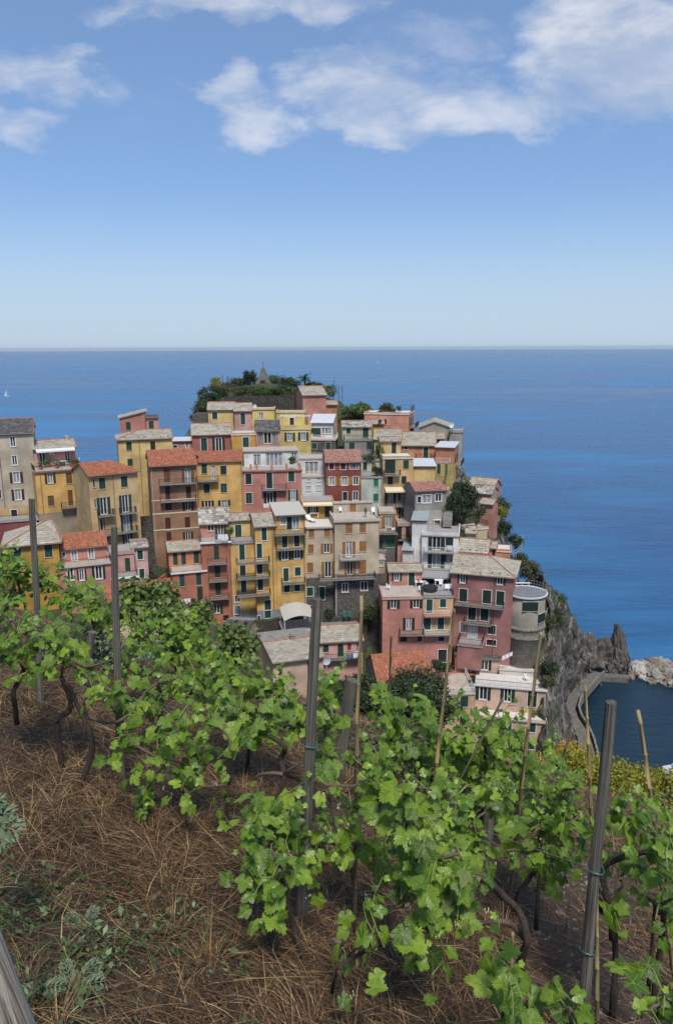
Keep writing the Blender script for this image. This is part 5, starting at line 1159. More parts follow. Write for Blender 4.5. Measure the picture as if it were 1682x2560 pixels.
vbush('D', 250, 290, 166, 5.0, 2.6, 'leaf_bright', 3600, .42, 'bright green spreading tree left of the big salmon house', 6, 'tree', 'garden_tree')
vbush('D', 330, 260, 168, 2.6, 2.0, 'leaf_mid', 1500, .4, 'mid green bush touching the big salmon house', 7)
vbush('D', 565, 240, 162, 1.9, 1.5, 'leaf_olive', 1400, .34, 'olive bush growing on the salmon house roof garden', 8)
vbush('D', 690, 245, 161, .5, .7, 'leaf_mid', 260, .25, 'small green potted shrub on the salmon house roof', 9)
vbush('D', 640, 255, 161, .5, .5, 'leaf_mid', 220, .22, 'low potted plant beside the roof garden bush', 10)
vbush('D', 505, 640, 137, .8, 1.7, 'leaf_bright', 900, .26, 'climbing green plant at the mint house terrace corner', 11)
vbush('D', 390, 715, 135.5, 1.6, .7, 'leaf_olive', 900, .24, 'row of terrace plants above the mint green house', 12)
vbush('D', 480, 850, 132.5, .9, .8, 'leaf_dark', 700, .26, 'dark potted palm-like plant on the mint house terrace', 13)
vbush('C', 640, 255, 184, 1.6, 2.6, 'leaf_dark', 1400, .36, 'dark columnar tree left of the stone pyramid', 14, 'tree', 'garden_tree')
vbush('C', 345, 355, 178, 2.6, 1.9, 'leaf_olive', 1700, .36, 'olive tree on the left brow of the hilltop', 15, 'tree', 'garden_tree')
vbush('C', 312, 290, 180, 1.5, 1.1, 'leaf_euphorbia', 900, .3, 'yellow green bush on the left crest of the hilltop', 16)
vbush('C', 345, 345, 177, 1.2, .9, 'leaf_orange', 500, .25, 'orange flowering bush on the left brow of the hilltop', 17)
HB = ((460, 300, 184, 2.0, 1.2, 'leaf_olive'), (520, 310, 186, 2.0, 1.3, 'leaf_mid'), (585, 285, 186, 2.2, 1.6, 'leaf_dark'), (690, 300, 187, 2.0, 1.5, 'leaf_mid'), (870, 285, 187, 2.4, 1.9, 'leaf_mid'), (930, 280, 187, 2.2, 1.9, 'leaf_olive'), (1000, 290, 186, 2.2, 1.7, 'leaf_mid'), (1060, 305, 186, 2.0, 1.4, 'leaf_dark'), (1270, 325, 184, 2.0, 1.0, 'leaf_dark'), (1330, 345, 182, 2.2, 1.3, 'leaf_mid'), (1410, 375, 178, 2.6, 1.5, 'leaf_bright'), (430, 360, 178, 3.0, 1.2, 'leaf_mid'), (560, 370, 176, 3.2, 1.1, 'leaf_olive'), (700, 375, 176, 3.4, 1.2, 'leaf_mid'), (840, 375, 175, 3.2, 1.2, 'leaf_mid'), (960, 370, 175, 3.2, 1.4, 'leaf_dark'), (1040, 390, 173, 2.4, 1.2, 'leaf_mid'), (230, 400, 178, 2.4, 1.8, 'leaf_dark'), (330, 400, 175, 2.6, 1.4, 'leaf_dark'), (205, 470, 174, 2.2, 1.8, 'leaf_olive'), (270, 460, 172, 2.4, 1.5, 'leaf_dark'), (195, 525, 170, 2.2, 1.8, 'leaf_dark'), (165, 575, 168, 2.0, 1.6, 'leaf_olive'), (225, 545, 168, 2.0, 1.8, 'leaf_mid'), (130, 640, 167, 1.8, 1.4, 'leaf_olive'))
for i, (x, y, Y, rx, rz, mt) in enumerate(HB):
    where = 'left part' if x < 500 else ('middle' if x < 900 else 'right part'); lvl = 'crest' if y < 340 else 'slope'
    tone = {'leaf_olive': 'olive', 'leaf_mid': 'mid green', 'leaf_dark': 'dark green', 'leaf_bright': 'bright green'}[mt]
    vbush('C', x, y, Y, rx, rz, mt, 1100, .34, '%s garden bush on the %s of the hilltop %s, %s from the left' % (tone, lvl, where, ORD[sum(1 for t_ in HB if t_[0] < x and (t_[1] < 340) == (y < 340) and t_[5] == mt)]), 30 + i, 'shrub', 'garden_shrub', '%s hilltop bushes %s %s' % (tone, lvl, where))
for i, (c, x, y, Y, rx, rz, mt, lab) in enumerate((('G', 1050, 40, 140, 1.9, 2.0, 'leaf_mid', 'leafy bush above the sea at the end of the pink cabin'), ('G', 1040, 105, 137, 2.0, 1.2, 'leaf_euphorbia', 'yellow green bush under the cabin railing'), ('G', 1090, 230, 131, 1.2, 1.8, 'leaf_dark', 'dark climbing shrub on the seaward rocks'), ('G', 1175, 360, 126, 1.6, 1.7, 'leaf_dark', 'dark round shrub inside the lookout railing'), ('G', 1215, 500, 124, 1.7, 1.3, 'leaf_olive', 'olive scrub on the cliff below the lookout'), ('G', 1260, 560, 122, 1.9, 1.2, 'leaf_olive', 'dark scrub on the cliff behind the mauve house'), ('G', 1310, 610, 121, 2.4, 1.8, 'leaf_olive', 'olive scrub on the cliff behind the tower terrace'),
        ('G', 1515, 860, 126, 2.6, 1.8, 'leaf_olive', 'olive scrub on the cliff brow right of the tower'), ('G', 1470, 820, 121, 1.8, 1.6, 'leaf_mid', 'green scrub beside the tower walkway'), ('G', 1500, 1000, 122, 2.4, 1.8, 'leaf_dark', 'dark scrub patch high on the rock face'), ('I', 790, 30, 111, 1.3, 2.2, 'leaf_olive', 'hanging scrub just right of the stone drum'), ('I', 800, 300, 106, 1.4, 1.6, 'leaf_dark', 'grey green scrub at the cliff foot behind the sun terrace'), ('I', 790, 380, 104, 1.2, 1.2, 'leaf_olive', 'small scrub right of the sun terrace'), ('F', 480, 1180, 110.6, .9, .8, 'leaf_dark', 'dark bush against the stone ground storey'), ('F', 870, 1190, 111, 1.6, .8, 'leaf_dark', 'dark weeds on the bank between beige and pink houses'), ('F', 900, 1140, 112, 1.4, .5, 'leaf_olive', 'olive weeds along the stone ground storey corner'), ('G', 570, 1415, 105, 1.6, .8, 'leaf_dark', 'dark bush at the foot of the pink house'), ('G', 500, 1395, 105, .9, .7, 'leaf_dark', 'small dark bush beside the orange tiled roof'), ('A', 1420, 1740, 108, 1.4, 2.0, 'leaf_dark', 'dark ivy at the foot of the shadowed stairs'), ('E', 835, 370, 112, .6, .8, 'leaf_bright', 'bright potted shrub at the laundry terrace corner'), ('C', 1060, 1060, 132, .7, .8, 'leaf_mid', 'potted palm on the pink house balustrade terrace'))):
    vbush(c, x, y, Y, rx, rz, mt, int(500 + 350 * rx * rz), .30 if rx > 1 else .2, lab, 60 + i)
def palm(p, hgt, label, seed):
    p = Vector(p); o = thing('palm_tree', label, 'palm', Matrix.Translation(p)); rr = random.Random(seed)
    link('trunk', MB().tube([p - Vector((0, 0, 1)), p + Vector((.1, 0, hgt * .5)), p + Vector((0, 0, hgt))], [.28, .24, .2], 8).mesh('trunk', 'bark', True), o, I4)
    top = p + Vector((0, 0, hgt)); mb = MB()
    for i in range(26):
        a = 6.283 * i / 26 + rr.uniform(-.1, .1); el = rr.uniform(-.2, 1.2); L = rr.uniform(1.7, 2.4); prev = top; d = Vector((math.cos(a) * math.cos(el), math.sin(a) * math.cos(el), math.sin(el)))
        for k in range(8):
            nx_ = prev + d * (L / 8); d = (d + Vector((0, 0, -.16))).normalized(); s = d.cross(Vector((0, 0, 1))).normalized(); wl = .55 * math.sin(math.pi * (k + 1.2) / 9.5)
            for sg in (-1, 1):
                for e in (0, .5):
                    q = prev.lerp(nx_, e); mb.tri(q, q + d * .12, q + s * sg * wl + d * .3 - Vector((0, 0, .12)))
            prev = nx_
    link('fronds', mb.mesh('fronds', 'leaf_dark'), o, I4)
palm(at(*PX('C', 1180, 345), 183), 2.2, 'palm tree on the hilltop garden beside the pink house', 4)
# stone pyramid on the hilltop
p = at(*PX('C', 778, 335), 184); ap = at(*PX('C', 768, 150), 184)
o = thing('stone_pyramid', 'weathered stone pyramid with a thin cross-like rod on the hilltop', 'monument', Matrix.Translation(p))
mb = MB(); nlv = 12; Hh = ap.z - p.z
for i in range(nlv):
    t0 = i / nlv; r_ = (3.6 * (1 - t0) + .3) * (1.0 + random.uniform(-.03, .03)) / 2 * (1 if i < 6 else .92)
    mb.box(-r_, r_, -r_, r_, Hh * t0, Hh * (t0 + 1 / nlv) + .003 * (i + 1))
link('masonry', mb.mesh('masonry', 'stone_tower'), o, WM[o.name]); link('rod', MB().tube([(0, 0, Hh), (0, 0, Hh + 1.4)], .05, 5).mesh('rod', 'iron'), o, WM[o.name])
link('doorway', MB().box(-.6, .6, -1.98, -1.7, .1, 1.5).mesh('doorway', 'dark'), o, WM[o.name])
for i, (x, y, hh) in enumerate(((380, 330, 2.4), (425, 328, 2.2), (437, 326, 2.0), (1465, 420, 3.6), (1510, 440, 2.6), (1545, 440, 2.6))):
    q = at(*PX('C', x, y), 178); thing('garden_pole', 'thin dark pole on the %s of the hilltop garden, %s from the left' % ('left crest' if x < 600 else 'right edge', ORD[i % 3]), 'pole', Matrix.Translation(q), 'thin garden poles %s' % ('left' if x < 600 else 'right'), MB().tube([(0, 0, -1), (0, 0, hh)], .06, 6).mesh('pole', 'bark'))

# ------------------------------------------------------------------ small things on terraces
def chair_mesh():
    mb = MB(); mb.box(-.23, .23, -.23, .23, .40, .45); mb.slab([Vector((-.23, .20, .88)), Vector((.23, .20, .88)), Vector((.23, .30, .88)), Vector((-.23, .30, .88))], .46)
    for x in (-.2, .2):
        for y in (-.2, .2): mb.box(x - .03, x + .03, y - .03, y + .03, 0, .40)
        mb.box(x - .035, x + .035, -.2, .2, .62, .66)
    return mb.mesh('chair', 'white_plastic')
def table_mesh():
    mb = MB(); mb.box(-.6, .6, -.4, .4, .70, .75)
    for x in (-.5, .5):
        for y in (-.3, .3): mb.box(x - .04, x + .04, y - .04, y + .04, 0, .70)
    return mb.mesh('table', 'white_plastic')
def lounger_mesh():
    mb = MB(); mb.box(-.32, .32, -1.0, .35, .28, .34); mb.slab([Vector((-.32, .35, .34)), Vector((.32, .35, .34)), Vector((.32, .95, .85)), Vector((-.32, .95, .85))], .06)
    for x in (-.27, .27):
        for y in (-.85, .25): mb.box(x - .04, x + .04, y - .04, y + .04, 0, .28)
    return mb.mesh('lounger', 'white_plastic')
CH, TB, LG = chair_mesh(), table_mesh(), lounger_mesh()
def on_block(K, c, x, y, z=None):
    zz = K.org.z + K.H + .02 if z is None else z; return on_z(*PX(c, x, y), zz)
def furn(kind, K, c, x, y, rz, label, group, z=None, s=1.12):
    me, nm, cat = {'c': (CH, 'plastic_chair', 'chair'), 't': (TB, 'garden_table', 'table'), 'l': (LG, 'sun_lounger', 'sun lounger')}[kind]
    p = on_block(K, c, x, y, z); thing(nm, label, cat, Matrix.Translation(p) @ Matrix.Rotation(R(rz), 4, 'Z') @ Matrix.Scale(s, 4), group, me)
furn('c', KW, 'G', 455, 205, 60, 'white reclining chair at the left of the white house roof terrace', 'terrace chairs'); furn('c', KW, 'G', 582, 200, -20, 'white chair standing alone on the white house roof terrace', 'terrace chairs'); furn('t', KW, 'G', 515, 205, 0, 'small table on the white house roof terrace', 'terrace tables')
furn('c', KM, 'F', 912, 222, 10, 'white chair stack beside the standing man', 'terrace chairs', s=1.4); furn('c', KM, 'F', 590, 205, 10, 'low white seat at the left of the beige roof terrace', 'terrace chairs')
furn('l', KL, 'F', 300, 290, 35, 'white sun lounger nearest the parapet of the beige terrace', 'sun loungers', s=1.2); furn('l', KL, 'F', 285, 280, 50, 'white sun lounger further back on the beige terrace', 'sun loungers', s=1.2); furn('t', KL, 'F', 330, 255, 10, 'white table in front of the small yellow roof house', 'terrace tables', s=1.3)
furn('c', KP, 'G', 128, 722, 20, 'chair at the left corner of the pink house terrace', 'terrace chairs'); furn('c', KP, 'G', 104, 762, 80, 'chair against the left parapet of the pink house terrace', 'terrace chairs'); furn('t', KP, 'G', 365, 735, 0, 'table beside the green door of the pink house terrace', 'terrace tables'); furn('c', KP, 'G', 375, 785, 30, 'white chair near the right end of the pink house terrace', 'terrace chairs')
furn('c', KY, 'G', 425, 735, 120, 'white chair beside the round black tub', 'terrace chairs'); furn('c', KY, 'G', 547, 735, 0, 'white chair behind the black tub under the grey awning', 'terrace chairs'); furn('c', KY, 'G', 598, 770, 0, 'left of two white chairs by the yellow house railing', 'terrace chairs'); furn('c', KY, 'G', 625, 770, 0, 'right of two white chairs by the yellow house railing', 'terrace chairs'); furn('t', KY, 'G', 530, 720, 0, 'dark-shaded table under the grey awning', 'terrace tables')
q = on_block(KY, 'G', 455, 770); thing('hot_tub', 'round black tub on the terrace of the yellow half house', 'tub', Matrix.Translation(q), None, MB().tube([(0, 0, 0), (0, 0, .55), (0, 0, .7)], [1.15, 1.25, 1.2], 20).mesh('tub', 'dark'))
furn('c', KI2, 'I', 432, 528, 60, 'white chair left of the wooden table on the sun terrace', 'terrace chairs'); furn('c', KI2, 'I', 500, 528, -60, 'white chair right of the wooden table on the sun terrace', 'terrace chairs'); furn('t', KI2, 'I', 466, 525, 0, 'wooden-looking table between two white chairs on the sun terrace', 'terrace tables'); furn('l', KI2, 'I', 690, 558, -70, 'white sun lounger at the right end of the sun terrace', 'sun loungers', s=1.2)
furn('c', KI, 'I', 655, 375, 30, 'chair on the upper white terrace above the peach house', 'terrace chairs')
furn('t', KA2, 'A', 612, 645, 28, 'table with chairs on the pink roof storey terrace', 'terrace tables', s=1.2); furn('c', KA2, 'A', 560, 650, 28, 'chair at the left of the pink roof storey table', 'terrace chairs'); furn('c', KA2, 'A', 770, 620, 10, 'white chair at the right end of the pink roof storey terrace', 'terrace chairs')
tz = TW[2] + .1
for (x, y, rz, lab) in ((1125, 790, 60, 'white stacked chair at the left of the tower terrace'),): furn('c', KW, 'G', x, y, rz, lab, 'terrace chairs', tz, 1.5)
q = on_z(*PX('G', 1240, 735), tz); thing('tower_bench', 'long white bench at the back of the tower terrace', 'bench', Matrix.Translation((q.x, q.y + .5, q.z)), None, MB().box(-1.4, 1.4, -.2, .2, .4, .5).box(-1.2, -1.1, -.18, .18, 0, .4).box(1.1, 1.2, -.18, .18, 0, .4).mesh('bench', 'white'))
# pot plants
def pot(K, c, x, y, label, z=None, s=1.0, seed=0):
    p = on_block(K, c, x, y, z); o = thing('pot_plant', label, 'pot plant', Matrix.Translation(p), 'pot plants on terraces')
    link('pot', MB().tube([(0, 0, 0), (0, 0, .4 * s)], [.16 * s, .24 * s], 10).mesh('pot', 'pot'), o, WM[o.name])
    v, f = leaf_cloud([(p.x, p.y, p.z + .65 * s, .35 * s, .35 * s, .38 * s)], 120, .17 * s, seed); link('foliage', np_mesh('foliage', v, f, 'leaf_pot'), o, I4)
for i, (x, y) in enumerate(((405, 680), (475, 660), (565, 668), (705, 655), (745, 650))): pot(KA2, 'A', x, y, 'pot plant %s on the pink roof storey terrace' % ('at the left end', 'left of the table', 'in front of the table', 'right of the table', 'near the right corner')[i], s=1.5, seed=i)
for i, (x, y) in enumerate(((345, 585), (405, 580), (700, 600), (735, 595), (630, 590))): pot(KI2, 'I', x, y, 'pot plant %s of the lower sun terrace parapet' % ('at the left end', 'second from the left end', 'near the right end', 'at the right end', 'in the middle')[i], s=1.3, seed=20 + i)
# laundry
def laundry(K, pts, label, cols, drop=.75):
    a, b_ = pts; o = thing('laundry_line', label, 'laundry', Matrix.Translation(a - Vector((0, 0, 1.0))), 'laundry lines'); n = len(cols)
    link('line', MB().tube([a, a.lerp(b_, .5) - Vector((0, 0, .05)), b_], .012, 4).mesh('line', 'white'), o, I4)
    for i, m_ in enumerate(cols):
        p0, p1 = a.lerp(b_, (i + .08) / n), a.lerp(b_, (i + .92) / n); mb = MB(); k_ = 5; dr = drop * random.uniform(.7, 1.1)
        for j in range(k_):
            t0, t1 = j / k_, (j + 1) / k_; w0, w1 = .06 * math.sin(t0 * 9), .06 * math.sin(t1 * 9); q0, q1 = p0.lerp(p1, t0), p0.lerp(p1, t1)
            mb.quad(q0 - Vector((0, w0, dr)), q1 - Vector((0, w1, dr)), q1, q0)
        link('cloth', mb.mesh('cloth', m_), o, I4)
laundry(None, (at(*PX('E', 690, 420), 110.9), at(*PX('E', 820, 412), 110.9)), 'white towels drying on the terracotta house terrace', ('cloth_blue', 'cloth_white', 'cloth_white', 'cloth_white'), .95)
laundry(None, (at(*PX('E', 330, 1050), 108.8), at(*PX('E', 490, 1035), 108.8)), 'pale washing at the low balcony of the salmon house', ('cloth_pink', 'cloth_pink', 'cloth_white', 'cloth_white', 'iron'), .8)
laundry(None, (at(*PX('F', 968, 362), 120.5), at(*PX('F', 1125, 345), 120.5)), 'towels on the glazed balcony beside the beige house', ('cloth_pink', 'cloth_pink', 'cloth_blue', 'cloth_white'), .5)
laundry(None, (at(*PX('I', 505, 225), 107.5), at(*PX('I', 572, 195), 107.5)), 'white sheets hanging below the round tower', ('cloth_white', 'cloth_white', 'cloth_white'), .9)
laundry(None, (at(*PX('H', 835, 420), 102.2), at(*PX('H', 935, 412), 102.2)), 'blue and white washing in the valley bottom', ('cloth_blue', 'cloth_blue', 'cloth_white', 'cloth_white'), .9)
laundry(None, (at(*PX('C', 775, 1482), 129.6), at(*PX('C', 830, 1480), 129.6)), 'white washing on the pink house balcony', ('cloth_white', 'cloth_white'), .9)
# satellite dishes, air conditioners, bins
def dish(c, x, y, Y, label, mat='metal_pale', s=1.0):
    p = at(*PX(c, x, y), Y); mb = MB(); n = 14
    for k, (r_, z_) in enumerate(((0, .1), (.25, .07), (.45, 0))):
        for q in range(n): a = 6.283 * q / n; mb.v.append((r_ * s * math.cos(a), z_ * s, r_ * s * math.sin(a)))
    for k in range(2):
        for q in range(n): mb.f.append((k * n + q, k * n + (q + 1) % n, (k + 1) * n + (q + 1) % n, (k + 1) * n + q))
    mb.box(-.03, .03, .1, .16, -1.0 * s, .05); thing('satellite_dish', label, 'satellite dish', Matrix.Translation(p) @ Matrix.Rotation(R(20), 4, 'Z'), 'satellite dishes', mb.mesh('dish', mat))
dish('C', 692, 530, 160, 'pale satellite dish on the small yellow flat roof'); dish('C', 122, 1030, 126.5, 'dark satellite dish between the two red tiled roofs', 'iron', .9); dish('D', 505, 368, 153.5, 'dark satellite dish on the ochre annex roof', 'iron'); dish('D', 1205, 402, 154, 'white satellite dish on the grey gable house', 'white', 1.3); dish('H', 678, 480, 90.3, 'pale satellite dish at the corner of the low peach house', 'metal_pale', 1.2); dish('G', 852, 195, 121.5, 'round dark dish on the cream stepped terrace', 'iron', .9)
def ac(c, x, y, Y, label): thing('air_conditioner', label, 'air conditioner', Matrix.Translation(at(*PX(c, x, y), Y)), 'air conditioners', MB().box(-.42, .42, -.18, .18, -.3, .3).box(-.3, .2, -.20, -.18, -.22, .22).mesh('ac', 'metal_pale'))
ac('A', 507, 520, 123.2, 'white air conditioner under the awning of the pink roof storey'); ac('G', 622, 408, 116.9, 'white air conditioner on the upper balcony of the white house'); ac('C', 607, 1012, 135.6, 'white air conditioner on the glazed roof storey')
for (x, lab) in ((628, 'left green bin below the stone ground storey'), (677, 'right green bin below the stone ground storey')):
    thing('waste_bin', lab, 'bin', Matrix.Translation(at(*PX('F', x, 1215), 110.3)), 'green bins', MB().box(-.22, .22, -.22, .22, 0, .7).box(-.25, .25, -.25, .25, .7, .78).mesh('bin', plain('bin_green', (.03, .16, .10), .5)))

# ------------------------------------------------------------------ people
def person(p, rz, label, mat, arms=0.0):
    me = bpy.data.meshes.new('person')
    V = [(0, 0, .95), (0, 0, 1.15), (0, .01, 1.42), (0, .01, 1.52), (0, -.02, 1.66), (0, -.01, 1.76),
         (.10, 0, .90), (.12, -.03, .50), (.13, .02, .09), (.14, -.14, .04), (-.10, 0, .90), (-.12, .03, .50), (-.13, .04, .09), (-.14, -.12, .04),
         (.19, .01, 1.40), (.27, .03, 1.12), (.20, -.17, 1.02), (-.19, .01, 1.40), (-.27, .03, 1.12), (-.18, -.18, 1.04)]
    E = [(0, 1), (1, 2), (2, 3), (3, 4), (4, 5), (0, 6), (6, 7), (7, 8), (8, 9), (0, 10), (10, 11), (11, 12), (12, 13), (2, 14), (14, 15), (15, 16), (2, 17), (17, 18), (18, 19)]
    rad = [.14, .14, .13, .055, .10, .07, .095, .065, .045, .035, .095, .065, .045, .035, .065, .045, .032, .065, .045, .032]
    me.from_pydata(V, E, []); me.materials.append(MATS[mat])
    o = thing('person', label, 'person', Matrix.Translation(p) @ Matrix.Rotation(R(rz), 4, 'Z'), None, me)
    md = o.modifiers.new('skin', 'SKIN'); lay = me.skin_vertices[0] if len(me.skin_vertices) else None
    if lay is None:
        import bmesh
        bm = bmesh.new(); bm.from_mesh(me); bm.verts.layers.skin.verify(); bm.to_mesh(me); bm.free(); lay = me.skin_vertices[0]
    for i, r_ in enumerate(rad): lay.data[i].radius = (r_, r_ * .8); lay.data[i].use_root = (i == 0)
    md.use_smooth_shade = True; sb = o.modifiers.new('sub', 'SUBSURF'); sb.levels = 1; sb.render_levels = 1
q = on_block(KM, 'F', 834, 246); person(q, 15, 'person in dark clothes standing on the beige house roof terrace', 'person_clothes')
for (x, y, Y, mt, lab) in ((1165, 1085, 131.5, 'person_pale', 'person in a pale shirt at the top of the stone stairs'), (1295, 1020, 138, 'person_clothes', 'person in dark clothes on the seaward path'), (1322, 1018, 139, 'person_pale', 'person in a pale top beside the dark figure on the seaward path'), (1228, 1045, 135, 'person_clothes', 'dark figure on the path in front of the orange house')):
    person(at(*PX('D', x, y), Y), random.uniform(-60, 60), lab, mt)
q = on_z(*PX('I', 978, 428), 3.85); person(q, 150, 'person in dark clothes walking on the harbour path', 'person_clothes')
struct('seaward_path', ribbon('path', [at(*PX('D', 1165, 1100), 131.5), at(*PX('D', 1228, 1050), 135), at(*PX('D', 1310, 1024), 139), at(*PX('D', 1370, 1000), 144)], [2, 2.2, 2.4, 2.4], 'concrete', 2.5).mesh('path', 'concrete'))
# ------------------------------------------------------------------ boats
def motorboat(p, rz, label, s=1.0):
    o = thing('motorboat', label, 'boat', Matrix.Translation(p) @ Matrix.Rotation(R(rz), 4, 'Z') @ Matrix.Scale(s, 4)); M0 = WM[o.name]
    mb = MB(); st = [(-2.6, .85, .55), (-1.2, .98, .6), (.6, .95, .66), (1.9, .62, .78), (2.8, .04, .95)]
    for (x, w_, z_) in st: mb.v += [(x, -w_, z_), (x, -w_ * .7, -.2), (x, 0, -.35), (x, w_ * .7, -.2), (x, w_, z_)]
    for k in range(4):
        for q in range(4): mb.f.append((k * 5 + q, k * 5 + q + 1, k * 5 + 6 + q, k * 5 + 5 + q))
    mb.f.append((0, 1, 2, 3, 4)); link('hull', mb.mesh('hull', 'white'), o, M0)
    db = MB()
    for k in range(4):
        a, b_ = st[k], st[k + 1]; db.quad((a[0], -a[1] * .96, a[2] - .05), (b_[0], -b_[1] * .96, b_[2] - .05), (b_[0], b_[1] * .96, b_[2] - .05), (a[0], a[1] * .96, a[2] - .05))
    link('deck', db.mesh('deck', 'metal_pale'), o, M0); link('console', MB().box(-.3, .5, -.4, .4, .55, 1.25).mesh('console', 'white'), o, M0); link('windscreen', MB().slab([Vector((.5, -.42, 1.26)), Vector((.75, -.42, 1.26)), Vector((.75, .42, 1.26)), Vector((.5, .42, 1.26))], .45).mesh('screen', 'glass'), o, M0)
    link('outboard_motor', MB().box(-3.0, -2.6, -.22, .22, -.2, 1.1).mesh('motor', 'iron'), o, M0)
    return o
motorboat(on_z(1684, 1926, 0), 12, 'white motorboat with dark outboard at the right edge of the harbour', 1.0)
def sailboat(px, py, label, L, mast=True):
    p = on_z(px, py, 0); p.z = 0; o = thing('sailing_boat', label, 'boat', Matrix.Translation(p) @ Matrix.Rotation(R(20), 4, 'Z'), 'boats far out at sea'); M0 = WM[o.name]
    link('hull', MB().slab([Vector((-L / 2, -L * .14, L * .1)), Vector((L * .3, -L * .14, L * .1)), Vector((L / 2, 0, L * .12)), Vector((L * .3, L * .14, L * .1)), Vector((-L / 2, L * .14, L * .1))], L * .12).mesh('hull', 'white'), o, M0)
    if mast:
        link('mast', MB().tube([(0, 0, 0), (0, 0, L * 1.2)], L * .02, 5).mesh('mast', 'white'), o, M0); link('sail', MB().slab([Vector((-L * .4, .1, L * .25)), Vector((-.05, .1, L * .25)), Vector((-.05, .2, L * .27)), Vector((-L * .4, .2, L * .27))], L * .08).tri((-.1, 0, L * .3), (-L * .38, 0, L * .3), (-.1, 0, L * 1.15)).mesh('sail', 'white'), o, M0)
    else: link('cabin', MB().box(-L * .2, L * .15, -L * .1, L * .1, L * .1, L * .25).mesh('cabin', 'white'), o, M0)
sailboat(18, 990, 'small sailing boat on the sea at the left edge', 8); sailboat(943, 906, 'far white boat on the sea above the village top', 14, False); sailboat(1372, 886, 'far white boat near the horizon on the right', 24, False)

# ------------------------------------------------------------------ the vineyard slope at the camera
def grid_mesh(xs, ys, zf, name, mat):
    v = np.array([(x, y, zf(x, y)) for y in ys for x in xs]); nx, ny = len(xs), len(ys); i = np.arange(nx * ny).reshape(ny, nx)
    return np_mesh(name, v, np.stack([i[:-1, :-1], i[:-1, 1:], i[1:, 1:], i[1:, :-1]], -1).reshape(-1, 4), mat, True)
def near_z(x, y):
    return ground_z(x, y) + .035 * mnoise.fractal(Vector((x * 2.2, y * 2.2, 0)), .9, 2.1, 4)
struct('vineyard_ground', grid_mesh(np.concatenate([np.arange(-16, -6, .5), np.arange(-6, 6, .12), np.arange(6, 12.1, .5)]), np.concatenate([np.arange(-4, 0, .4), np.arange(0, 11, .12), np.arange(11, 22.1, .5)]), near_z, 'vineyard_ground', 'soil'))
def far_z(x, y): return ground_z(x, y) - .25 + .5 * mnoise.noise(Vector((x * .2, y * .2, 0)))
struct('valley_slope', grid_mesh(np.arange(-60, 40, 2.0), np.arange(20, 92, 2.0), far_z, 'valley_slope', 'hillside_scrub'))

def strands(n, xr, yr, lmin, lmax, wid, tilt, dens, seed, segs=3, curl=.5):
    r = np.random.default_rng(seed); X = r.uniform(*xr, n * 4); Y = r.uniform(*yr, n * 4)
    # visible wedge only, thinned with distance
    keep = (np.abs(X) < .62 * Y + 1.0) & (r.random(n * 4) < np.clip(3.2 / np.maximum(Y, .5), .30, 1)) ; 
    dn = np.array([dens(x, y) for x, y in zip(X[keep], Y[keep])]); k2 = r.random(dn.size) < dn
    X, Y = X[keep][k2][:n], Y[keep][k2][:n]; n = len(X)
    Z = np.array([near_z(x, y) for x, y in zip(X, Y)])
    a = r.uniform(0, 2 * np.pi, n); el = np.abs(r.normal(0, tilt, n)) + .03; L = r.uniform(lmin, lmax, n) * (0.7 + .6 * r.random(n))
    p = np.stack([X, Y, Z + r.uniform(0, .06, n) * (el < .5)], 1); V = []; w_ = wid * (.6 + .8 * r.random(n)) * np.maximum(1, (Y / 4.5))
    bend = r.normal(0, curl, n); drop = r.uniform(.2, .9, n)
    slope = np.array([-.257, -.245])
    for k in range(segs + 1):
        t = k / segs; d = np.stack([np.cos(a) * np.cos(el), np.sin(a) * np.cos(el), np.sin(el)], 1)
        d[:, 2] += d[:, 0] * slope[0] + d[:, 1] * slope[1]
        s = np.stack([-np.sin(a), np.cos(a), np.zeros(n)], 1); ww = (w_ * (1 - .75 * t))[:, None]
        V.append(p - s * ww); V.append(p + s * ww)
        p = p + d * (L / segs)[:, None]; a = a + bend / segs; el = el - drop * el * 1.4 / segs
    V = np.stack(V, 1); base = (np.arange(n) * (2 * segs + 2))[:, None]
    F = np.concatenate([base + np.array([[2 * k, 2 * k + 1, 2 * k + 3, 2 * k + 2]]) for k in range(segs)], 0)
    return V.reshape(-1, 3), F
def straw_d(x, y):
    bare = 1 / (1 + math.exp(-(x + .12 * (y - 2.5) + .1) * 5)) * (1 if y < 4.2 else .5)      # stony soil right of the tall post
    q = mnoise.noise(Vector((x * .9, y * .9, 5))) * .5 + .5
    return max(.06, (1 - .55 * bare) * min(1, max(.12, 1.9 * q - .35)))
def green_d(x, y):
    q = mnoise.noise(Vector((x * 1.3 + 9, y * 1.3, 2))) * .5 + .5
    lft = 1 / (1 + math.exp((x + .55) * 5)) * (1 if y < 3.4 else .22)
    return min(1, max(.0, lft * q * 1.5 + .03 + (.25 if (y > 4.5 and x > .8) else 0)))
v, f = strands(150000, (-7, 6.5), (1.2, 11), .07, .26, .0018, .22, straw_d, 11); link('dry_grass', np_mesh('dry_grass', v, f, 'straw'), None, I4, kind='stuff', label='flattened brown dry grass between the vines', category='grass')
v, f = strands(9000, (-6, 6), (1.2, 9), .16, .42, .0022, .55, straw_d, 12); link('standing_straw', np_mesh('standing_straw', v, f, 'straw'), None, I4, kind='stuff', label='loose standing straw stalks among the dry grass', category='grass')
v, f = strands(14000, (-5, 6), (1.2, 9), .05, .17, .0036, .6, green_d, 13); link('green_weeds', np_mesh('green_weeds', v, f, 'weed_green'), None, I4, kind='stuff', label='green grassy weeds growing through the dry grass', category='weeds')
